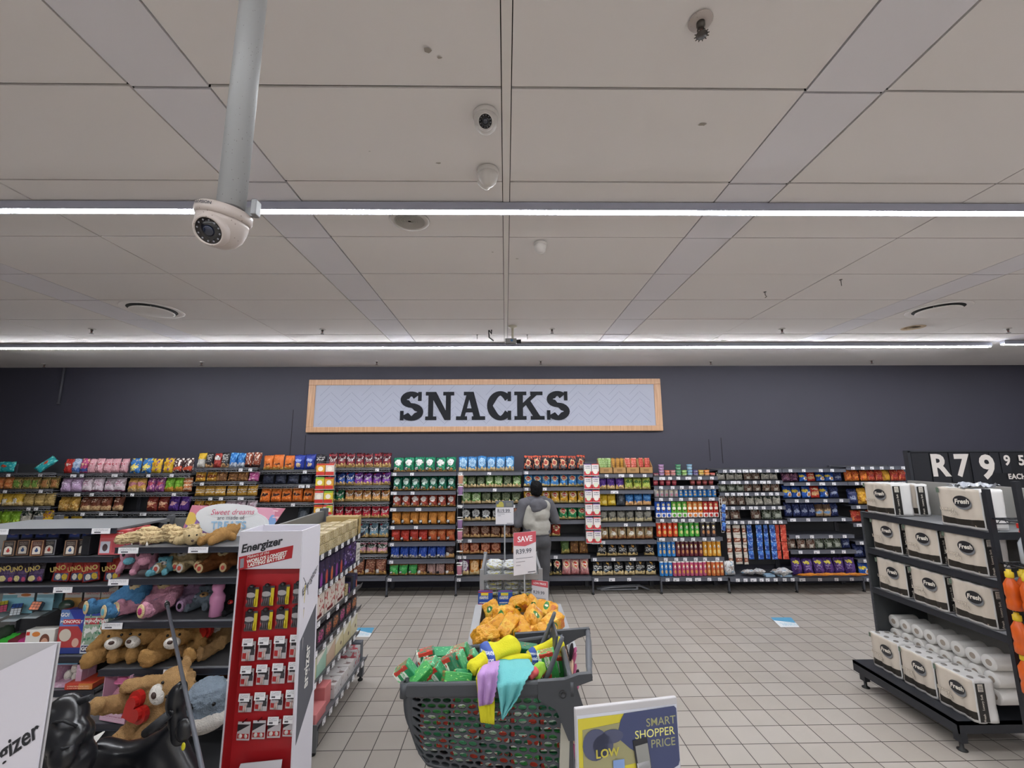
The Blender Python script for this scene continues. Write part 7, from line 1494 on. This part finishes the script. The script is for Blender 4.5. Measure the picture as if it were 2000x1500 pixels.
# a wrapped pack of toilet rolls: front faces -X, end face -Y
film = design('roll_pack_film', '#c9beb0', [('rect', 0, 1, .0, .06, '#d8d4d0'), ('rect', 0, .97, .06, .24, '#2a2621'), ('ell', .5, .34, .62, .13, '#c9beb0'), ('speck', 9, .7, '#b8ac9c')], .3, axes=(1, 2))
film2 = mat('roll_pack_white', '#d4d2d0', .35, bump=.15, bscale=20); strip_m = mat('roll_pack_black_strip', '#1f1d1c', .35); frb = mat('roll_logo_black', '#26262a', .3); frg = mat('roll_logo_grey', '#77797c', .3); cream = mat('roll_logo_cream', '#e6dfd2', .4); outl = mat('roll_lettering_cream', '#eadfce', .5); outd = mat('roll_lettering_shade', '#5e4c36', .5)
def roll_pack(x, y, z, L_=.285, D_=.20, H_=.27, label='', group=None, end_strip=True, rz=0, holes=False, front=True):
    """x,y: front near corner of the pack; the long printed face looks to -X"""
    t = thing('toilet_roll_pack', label, 'toilet rolls', (x+D_/2, y+L_/2, z), rz, group)
    b = B(); nx, ny = 2, 3
    q = bmesh.ops.create_cube(b.bm, size=1); bmesh.ops.transform(b.bm, matrix=Matrix.Translation((0, 0, H_/2)) @ Matrix.Diagonal((D_, L_, H_, 1)), verts=q['verts'])
    bmesh.ops.subdivide_edges(b.bm, edges=b.bm.edges[:], cuts=11, use_grid_fill=True)
    for v in b.bm.verts:
        c = v.co; ax = abs(c.x)/(D_/2); ay = abs(c.y)/(L_/2); az = abs(c.z-H_/2)/(H_/2)
        k = .012
        if ax > .99: c.x -= math.copysign(k*(1-abs(math.sin(PI*3*(c.y/L_+.5)))**.6), c.x)
        if ay > .99: c.y -= math.copysign(k*(1-abs(math.sin(PI*2*(c.x/D_+.5)))**.6), c.y)
        if ax > .99 and ay > .99: c.x *= .93; c.y *= .97
        if az > .99: c.z += (.004*noise.noise(c*30)-.006*(1-abs(math.sin(PI*3*(c.y/L_+.5)))))*(1 if c.z > 0.1 else 0)
        c += Vector((noise.noise(c*14), noise.noise(c*14+Vector((5, 0, 0))), 0))*.003
    for f in b.bm.faces: f.smooth = True; f.material_index = 0 if f.normal.x < -.7 else 1
    b.bm.normal_update()
    for f in b.bm.faces: f.material_index = 0 if (f.normal.x < -.6) else 1
    body = b.build('wrapped_rolls', [film, film2], t, fix=False)
    if holes:
        for iy in range(3):
            for ix in range(2):
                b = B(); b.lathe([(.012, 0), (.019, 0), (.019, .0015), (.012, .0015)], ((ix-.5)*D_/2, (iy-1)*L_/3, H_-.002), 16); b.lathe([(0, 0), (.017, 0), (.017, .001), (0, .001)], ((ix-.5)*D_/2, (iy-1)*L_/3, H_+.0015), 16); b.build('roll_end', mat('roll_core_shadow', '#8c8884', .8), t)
    if front:
        xf = -D_/2-.004; n = 30
        def disc(nm, m, cy, cz, ry_, rz_, dx): b = B(); b.prism([(xf-dx, cy-ry_*math.cos(2*PI*k/n), cz+rz_*math.sin(2*PI*k/n)) for k in range(n)], (-.0008, 0, 0)); return b.build(nm, m, t)
        disc('logo_shadow', frg, -L_*.14, H_*.61, L_*.2, H_*.15, 0); lg = disc('logo_oval', frb, -L_*.12, H_*.66, L_*.2, H_*.15, .0012)
        RM = Matrix(((0, 0, -1), (-1, 0, 0), (0, 1, 0))).to_4x4()
        def tx(nm, txt, size, cy, cz, m, dx, ang=0, **kw):
            me = text_mesh(txt, size, **kw).copy(); me.materials.append(m); o = bpy.data.objects.new(nm, me); link(o, t); o.matrix_local = Matrix.Translation((xf-dx, cy, cz)) @ RM @ Matrix.Rotation(ang, 4, 'Z')
        tx('logo_lettering', 'Fresh', L_*.155, -L_*.12, H_*.66, cream, .003, .08, bold=.03, shear=.2)
        tx('luxury_lettering', 'Luxury', L_*.12, L_*.24, H_*.44, outd, .006, .05, bold=.035); tx('luxury_lettering', 'Luxury', L_*.12, L_*.24, H_*.44, outl, .0072, .05, bold=.008)
        tx('soft_lettering', 'Soft', L_*.11, L_*.10, H_*.335, outd, .006, .05, bold=.035); tx('soft_lettering', 'Soft', L_*.11, L_*.10, H_*.335, outl, .0072, .05, bold=.008)
        b = B(); b.b2(xf-.0004, xf, L_*.40, L_*.47, H_*.84, H_*.97); b.build('green_patch', mat('roll_green_patch', '#5c6c5c', .5), t)
    if end_strip:
        ye = -L_/2-.004; b = B(); b.b2(-D_/2+.02, -D_/2+.085, ye-.0008, ye, H_*.04, H_*.93); st = b.build('black_strip', strip_m, t)
        b = B(); b.b2(-D_/2+.035, -D_/2+.07, ye-.0016, ye-.0008, H_*.74, H_*.91); b.build('barcode', cream, st)
        b = B()
        for k in range(4): b.b2(-D_/2+.038, -D_/2+.067, ye-.0022, ye-.0016, H_*(.755+.037*k), H_*(.77+.037*k))
        b.build('barcode_bars', strip_m, st)
        for txt, cz, sz, m in (('Luxury Soft', .49, .021, cream), ('Fresh', .14, .022, cream)):
            me = text_mesh(txt, sz, bold=.01, shear=.1).copy(); me.materials.append(m); o = bpy.data.objects.new('strip_lettering', me); link(o, t); o.matrix_local = Matrix.Translation((-D_/2+.053, ye-.0015, H_*cz)) @ Matrix.Rotation(PI/2, 4, 'X') @ Matrix.Rotation(PI/2, 4, 'Z')
    return t
ordw = ('farthest', 'middle', 'nearest')
for i, nm in ((1, 'second'), (2, 'third')):
    for k in range(3):
        roll_pack(TX+.012, TY1-.05-.275*(k+1)-.05*k, TZ[i]+.002, .275, .2, .272, 'cream toilet roll pack, %s of three on the %s shelf of the right gondola' % (ordw[k], nm))
roll_pack(TX+.012, TY1-.31, TZ[0]+.002, .285, .2, .27, 'cream toilet roll pack at the far end of the top shelf, front showing')
roll_pack(TX+.235, TY1-.30, TZ[0]+.002, .28, .13, .265, 'toilet roll pack behind the far one on the top shelf, only its end showing', front=False)
roll_pack(TX+.012, TY0+.02, TZ[0]+.002, .30, .2, .28, 'cream toilet roll pack at the near end of the top shelf behind the wire rack')
for k in range(3): roll_pack(3.20, TB1-.08-.275*(k+1)-.012*k, ZBt+.002, .272, .17, .27, 'cream toilet roll pack, %s of three along the front of the base shelf' % ordw[k], holes=True)
# packs lying behind with their roll ends toward the aisle
rollw = mat('toilet_paper_white', '#d6d3cf', .8, bump=.2, bscale=50); core = mat('roll_core', '#9c9084', .8); corein = mat('roll_core_inside', '#5c544c', .9)
for k in range(4):
    t = thing('toilet_roll_pack', 'film wrapped toilet rolls showing their round ends, %s of four behind the front packs' % ('farthest', 'second', 'third', 'nearest')[k], 'toilet rolls', (3.60, TB1-.17-.215*k, ZBt+.19), 0)
    for iy in range(2):
        for iz in range(3):
            b = B(); b.lathe([(.021, .0), (.05, .0), (.0525, .004), (.0525, .19), (.05, .194), (.021, .194)], (-.19, (iy-.5)*.108, iz*.108-.05), 24, axis=(1, 0, 0)); b.mi = 1; b.lathe([(.021, .194), (.020, .0), (.021, -.0005)], (-.19, (iy-.5)*.108, iz*.108-.05), 18, axis=(1, 0, 0)); b.mi = 2; b.lathe([(0, .03), (.0205, .03)], (-.19, (iy-.5)*.108, iz*.108-.05), 18, axis=(1, 0, 0)); b.build('roll', [rollw, core, corein], t)
    # price board above
bk3 = mat('price_board_black', '#17181c', .4); wl = mat('price_board_white', '#d2cbc6', .5); PYB = 4.09
pl0, pr0, plb = at_y(1771, 881, PYB), at_y(1998, 878, PYB), at_y(1776, 946, PYB); wB = 1.35
t = thing('large_price_board', 'large black price board with white numerals R79 95 EACH above the toilet rolls', 'price sign', (pl0.x, PYB, 0)); z1 = pl0.z; z0 = plb.z-.05
b = B(); b.b2(0, wB, 0, .03, z0, z1); b.build('board', bk3, t); b = B(); b.b2(-.005, wB, -.012, .035, z1-.012, z1+.004); b.b2(-.008, .02, -.012, .035, z0, z1); b.build('frame', mat('price_board_frame', '#2c2e34', .35), t)
gl = mat('price_board_slot', '#24252a', .35); b = B()
for x in (.03, .21, .395, .6): b.b2(x, x+.17, -.006, -.002, z0+.03, z1-.02)
for x in (.79, .89): b.b2(x, x+.09, -.006, -.002, z0+.15, z1-.02)
b.build('digit_slots', gl, t)
def dig(ch, px, py, size, bold=.035):
    p = at_y(px, py, PYB-.008); letter('numeral', ch, wl, t, (p.x-t.location.x, -.0085, p.z), size, bold=bold)
dig('R', 1835, 911, .28); dig('7', 1879, 911, .28); dig('9', 1929, 914, .30); dig('9', 1967, 900, .13, .03); dig('5', 1995, 900, .13, .03); dig('EACH', 1987, 931, .068, .03)
for x in (.12, 1.2): b = B(); b.b2(x-.015, x+.015, .03, .06, 0, z1-.05); b.build('support_post', tpost, t)
# clear film crumpled on the near top pack
cf = mat('crumpled_film', '#a8acb4', .15, trans=.0); b = B(); b.grid(lambda u, v: Vector((u*.26-.13, v*.14-.07, .03+.035*noise.noise(Vector((u*4, v*4, 2)))+.02*noise.noise(Vector((u*11, v*11, 5))))), 14, 10, smooth=False)
o = b.build('crumpled_film', cf, None, (TX+.14, TY0+.16, TZ[0]+.272)); thick(o, .001); tag(o, 'crumpled clear film lying on the near top toilet roll pack', 'plastic film')
# ---------------------------------------------------------------- wire rack with orange bottles, right edge
rk = mat('wire_rack_black', '#1c1e24', .4)
RX, RY = 3.33, 2.90
t = thing('wire_rack', 'black wire rack of orange bottles at the right edge', 'shelving', (RX, RY, 0))
def rkp(px, py, Y): return at_y(px, py, Y)-Vector(t.location)
zs_r = [at_y(1990, y, RY).z for y in (1012, 1098, 1184, 1268, 1345)]
b = B(); ptop = rkp(1925, 955, RY); b.b2(ptop.x-.018, ptop.x+.018, -.012, .012, 0, ptop.z); b.build('upright', rk, t)
b = B(); p2 = rkp(1983, 940, RY-.25); b.b2(p2.x-.018, p2.x+.018, -.262, -.238, 0, p2.z); b.build('upright', rk, t)
b = B(); b.b2(ptop.x+.5, ptop.x+.536, -.012, .012, 0, ptop.z); b.build('upright', rk, t)
for z in zs_r:
    b = B()
    for y_ in (0, -.25): b.tube([(ptop.x, y_, z), (ptop.x+.52, y_, z)], .005, 6); b.tube([(ptop.x, y_, z-.035), (ptop.x+.52, y_, z-.035)], .004, 6); n = 14; b.tube([(ptop.x+.52*k/n, y_, z-(.035 if k % 2 else 0)) for k in range(n+1)], .003, 5)
    for k in range(14): b.tube([(ptop.x+.52*k/13, 0, z), (ptop.x+.52*k/13, -.25, z)], .0025, 5)
    for x_ in (ptop.x, ptop.x+.52): b.tube([(x_, 0, z), (x_, -.25, z)], .005, 6)
    b.build('wire_shelf', rk, t)
b = B(); [b.lathe([(.02, 0), (.02, .01), (.0, .02)], (x_, y_, 0), 10) for x_, y_ in ((ptop.x, 0), (ptop.x+.518, 0), (p2.x, -.25))]; b.build('foot', foot_m, t)
org = mat('orange_liquid_bottle', '#cf5a1c', .25, spec=.6); yc_ = mat('bottle_yellow_cap', '#d0b01c', .4); clr = mat('clear_bottle_grey', '#b4b8bc', .2)
pz = at_y(1972, 1183, 2.83).z
for k in range(5):
    for row_, zz in enumerate((zs_r[2], zs_r[3], zs_r[4])):
        for yy in ((RY-.08, RY-.17) if row_ == 0 else (RY-.08,)):
            x = ptop.x+t.location.x-.035+k*.085
            tt = thing('squash_bottle', 'orange bottle with yellow cap on the black wire rack, %s shelf' % ('upper', 'middle', 'lower')[row_], 'bottle', (x, yy, zz+.005), 0, 'orange bottles, %s rack shelf' % ('upper', 'middle', 'lower')[row_])
            b = B(); b.lathe([(.03, 0), (.036, .006), (.036, .05), (.031, .07), (.036, .09), (.036, .15), (.016, .19), (.015, .195)], seg=18); b.build('bottle_body', org, tt)
            b = B(); b.lathe([(.02, .192), (.021, .195), (.021, .225), (.012, .23), (.012, .24), (0, .24)], seg=16); b.build('cap', yc_, tt)
for k in range(3):
    x = ptop.x+t.location.x+.1+k*.14; tt = thing('spray_bottle', 'clear bottle with red trigger top on the upper wire rack shelf', 'bottle', (x, RY-.1, zs_r[1]+.005), 0, 'clear trigger bottles on the rack')
    b = B(); b.lathe([(.04, 0), (.046, .01), (.046, .13), (.02, .18), (.018, .2)], seg=18); b.build('bottle_body', clr, tt); b = B(); b.lathe([(.02, .195), (.02, .22), (.012, .225)], seg=14); b.box((-.015, 0, .24), (.06, .022, .03), bev=.004); b.box((-.03, 0, .215), (.01, .012, .035), Ry(.3)); b.build('trigger', mat('trigger_red', '#c8281c', .4), tt)
# ================================================================ things on the ceiling
wpl = mat('camera_white', '#bdb2ac', .4, spots=(90, .12, '#8c8078')); wpc = mat('camera_white_clean', '#cdc8c4', .4); lens = mat('camera_lens_black', '#0c0e14', .12, spec=.8); led = mat('camera_led', '#9c9ca4', .3); polm = mat('camera_pole_grey', '#a3a5a6', .4, spots=(120, .1, '#6c6a66'))
def dome(label, loc, r, look, tilt=(0, 0), lens_on=True, logo=False, m=None):
    """ceiling dome camera hanging below loc; look: direction of the lens"""
    m = m or wpc; t = thing('dome_camera', label, 'camera', loc); t.rotation_euler = (tilt[0], tilt[1], 0)
    b = B(); b.lathe([(0, 0), (r*.9, 0), (r, -r*.08), (r*1.02, -r*.3), (r*.96, -r*.45), (r*.5, -r*.5)], seg=36); b.build('base_plate', m, t)
    b = B(); b.lathe([(r*.93, -r*.42), (r*.93, -r*.6), (r*.9, -r*.82), (r*.8, -r*1.15), (r*.57, -r*1.44), (r*.3, -r*1.58), (0, -r*1.62)], seg=36); b.build('dome_shell', m, t)
    d = Vector(look).normalized(); c = Vector((0, 0, -r*.72))
    if lens_on:
        b = B(); b.lathe([(r*.66, r*.3), (r*.64, r*.82), (r*.56, r*.96), (r*.50, r*.96), (r*.50, r*.7)], c, 32, axis=d); b.build('lens_ring', m, t)
        b = B(); b.lathe([(0, r*.92), (r*.50, r*.90), (r*.51, r*.7)], c, 32, axis=d); b.build('lens_glass', lens, t)
        b = B(); b.lathe([(0, r*.99), (r*.16, r*.97), (r*.22, r*.91)], c, 24, axis=d); b.build('lens', mat('camera_lens_blue', '#1c2438', .08, spec=.9), t)
        u = d.orthogonal().normalized(); w_ = d.cross(u)
        for k in range(12): a = 2*PI*k/12; b = B(); b.lathe([(0, r*.925), (r*.038, r*.92)], c+(u*math.cos(a)+w_*math.sin(a))*r*.41, 8, axis=d); b.build('infrared_led', led, t)
    return t
# big one on a pole
pc = at_y(438, 400, .86)
q = at_y(452, 392, .86); t = dome('large white dome camera with black lens, hanging on a grey pole near the viewer', (at_y(440, 408, .86).x, .86, at_y(440, 410, .86).z), .053, (.12, -.85, -.52), (.06, -.0), m=wpl)
t.rotation_euler = (.1, .16, 0)
me = text_mesh('HIKVISION', .0085, bold=.03).copy()
for v in me.vertices: a = v.co.x/.05; v.co = Vector((math.sin(a)*.0546, -math.cos(a)*.0546, v.co.y-.0095))
me.materials.append(mat('camera_logo_grey', '#3c3c44', .5)); o = bpy.data.objects.new('logo_lettering', me); link(o, t); o.rotation_euler = (0, 0, -.22)
b = B(); p = t.location; tp_ = thing('camera_pole', 'grey speckled pole dropping from the ceiling to the large dome camera', 'pole', (p.x+.012, p.y, p.z))
b.tube([(0, 0, .001), (0, 0, CE-p.z)], .0275, 28); b.build('pole_tube', polm, tp_)
b = B(); b.lathe([(.05, 0), (.05, -.006), (.028, -.008)], (0, 0, CE-p.z), 24); b.build('ceiling_flange', polm, tp_)
b = B(); b.box((.05, .005, .006), (.012, .02, .035), bev=.002); b.box((.036, .01, -.0), (.024, .008, .02)); b.build('bracket', gs, tp_)
def at_c(px, py, z=CE): return at_z(px, py, z)
p = at_c(949, 222); dome('white dome camera with black lens facing the viewer, fixed to the ceiling centre', (p.x, p.y, CE-.001), .055, (0, -.8, -.62))
p = at_c(953, 332); dome('white dome camera facing away, just behind the centre dome camera', (p.x, p.y, CE-.001), .056, (-.5, .6, -.5))
p = at_c(1055, 474); dome('small white dome camera beyond the near batten light', (p.x, p.y, CE-.001), .045, (.3, .8, -.5))
# small box camera on a stem near the far batten, with black cable
p = at_c(1001, 637); t = thing('box_camera', 'small grey box camera on a white ceiling stem beside the far batten light', 'camera', (p.x, p.y, CE-.001))
b = B(); b.lathe([(0, 0), (.05, 0), (.05, -.01), (.02, -.02), (.012, -.03)], seg=20); b.tube([(0, 0, -.02), (0, 0, -.15)], .013, 10); b.build('stem', mat('stem_cream', '#c8c2b0', .5), t)
b = B(); b.box((-.02, 0, -.18), (.13, .08, .055), bev=.006); b.build('camera_body', mat('camera_body_grey', '#8c8c8c', .4), t); b = B(); b.tube([(.045, 0, -.18), (.095, 0, -.18)], [.02, .024], 14); b.build('lens_barrel', foot_m, t)
b = B(); b.lathe([(0, 0), (.014, 0), (.014, .001)], (-.01, -.041, -.178), 14, axis=(0, -1, 0)); b.build('blue_badge', mat('badge_blue', '#3c6c9c', .4), t)
pc = at_y(960, 642, 4.9); b = B(); b.tube([(0, 0, CE-pc.z), (.0, 0, CE-pc.z-.05), (-.035, .02, .0), (-.03, .06, -.09), (.02, .1, -.12)], .008, 8); o = b.build('black_cable', foot_m, None, pc); tag(o, 'short black cable hanging from the ceiling beside the box camera', 'cable')
# sprinklers
def sprinkler(px, py, label, s=1.0, big=False, kind='head'):
    p = at_c(px, py); t = thing('sprinkler', label, 'sprinkler', (p.x, p.y, CE-.001))
    b = B(); b.lathe([(0, 0), (.036*s, 0), (.040*s, -.002), (.038*s, -.006), (.016*s, -.008)], seg=28); b.build('escutcheon', wpl if big else wpc, t)
    b = B(); b.lathe([(.014*s, -.006), (.014*s, -.022), (.010*s, -.026), (.008*s, -.03)], seg=14); b.tube([(-.008*s, 0, -.028), (-.013*s, 0, -.04), (-.003*s, 0, -.055)], .0025*s, 6); b.tube([(.008*s, 0, -.028), (.013*s, 0, -.04), (.003*s, 0, -.055)], .0025*s, 6); b.lathe([(0, -.054), (.019*s, -.055), (.019*s, -.057), (0, -.057)], seg=16)
    for k in range(12): a = 2*PI*k/12; b.box((math.cos(a)*.021*s, math.sin(a)*.021*s, -.057), (.006*s, .003*s, .0015), Rz(a))
    b.build('sprinkler_head', mat('sprinkler_metal', '#55504c', .35, .6), t)
    if kind == 'head': b = B(); b.sph((0, 0, -.042*s), (.005, .005, .01), 8); b.build('glass_bulb', mat('sprinkler_bulb', '#7c3c3c', .2), t)
sprinkler(1368, 40, 'white sprinkler head with speckled plate nearest the viewer, upper right', 1.0, True)
for i, (px, py, l) in enumerate(((180, 642, 'far left'), (630, 643, 'left of the centre strip'), (1078, 642, 'right of the box camera'), (1527, 642, 'right of centre'), (1968, 641, 'far right'))): sprinkler(px, py, 'small sprinkler head in the last panel row, %s' % l, .9)
for i, (px, py, l) in enumerate(((87, 712, 'far left'), (394, 708, 'left'), (736, 707, 'above the left end of the sign'), (1056, 706, 'above the right half of the sign'), (1388, 707, 'right of the sign'), (1702, 705, 'far right'))): sprinkler(px, py-1.5, 'small sprinkler by the wall, %s' % l, .9)
for i, (px, py, l) in enumerate(((1494, 570, 'curled'), (1642, 546, 'straight'), (932, 654, 'tiny left'), (1030, 654, 'tiny right'))):
    p = at_c(px, py); b = B(); b.lathe([(0, 0), (.012, 0), (.012, -.003), (0, -.003)], seg=12); b.tube([(0, 0, 0), (0, 0, -.03), (.012 if i == 0 else 0, 0, -.045), (-.004 if i == 0 else 0, 0, -.055)], .003, 6); o = b.build('ceiling_hook', mat('hook_grey', '#6c6864', .4, .5), None, (p.x, p.y, CE-.001)); tag(o, '%s metal hook screwed into the ceiling %s' % (l, 'on the right' if i < 2 else 'beside the box camera'), 'hook')
# round air diffusers and the speaker
vd = mat('vent_dark_throat', '#1c1c1c', .8)
for px, py, l, sgn in ((298, 605, 'left', 1), (1832, 604, 'right', -1)):
    p = at_c(px, py); t = thing('air_diffuser', 'round air diffuser with dark curved slot, on the %s of the ceiling' % l, 'air vent', (p.x, p.y, CE-.001)); R_ = .21
    b = B(); b.lathe([(R_*1.25, 0), (R_*1.22, -.006), (R_*1.0, -.003), (R_*.97, -.0)], seg=40); b.build('outer_ring', cpan, t)
    b = B(); b.lathe([(R_*.98, 0), (R_*.98, -.001), (R_*.5, -.0015), (0, -.0015)], seg=40); b.build('throat', vd, t)
    b = B(); b.lathe([(0, -.028), (R_*.8, -.026), (R_*.88, -.022), (R_*.86, -.016), (R_*.3, -.012), (0, -.012)], seg=40); b.build('centre_disc', cpan, t)
    b = B(); [b.box((R_*.7*math.cos(a), R_*.7*math.sin(a), -.008), (.03, .004, .014), Rz(a)) for a in (.6, 2.2, 3.7, 5.3)]; b.build('bracket', gs, t)
p = at_c(800, 430); t = thing('ceiling_speaker', 'round white speaker grille just beyond the near batten light', 'speaker', (p.x, p.y, CE-.001))
b = B(); b.lathe([(.125, 0), (.12, -.008), (.1, -.011), (.095, -.008)], seg=36); b.build('rim', wpc, t)
b = B()
for k in range(9): b.lathe([(.01+k*.0098, -.008), (.016+k*.0098, -.0092), (.0165+k*.0098, -.007)], seg=30)
b.lathe([(0, -.0068), (.098, -.0068)], seg=30); b.build('grille', mat('speaker_grille', '#c8c4be', .6), t)
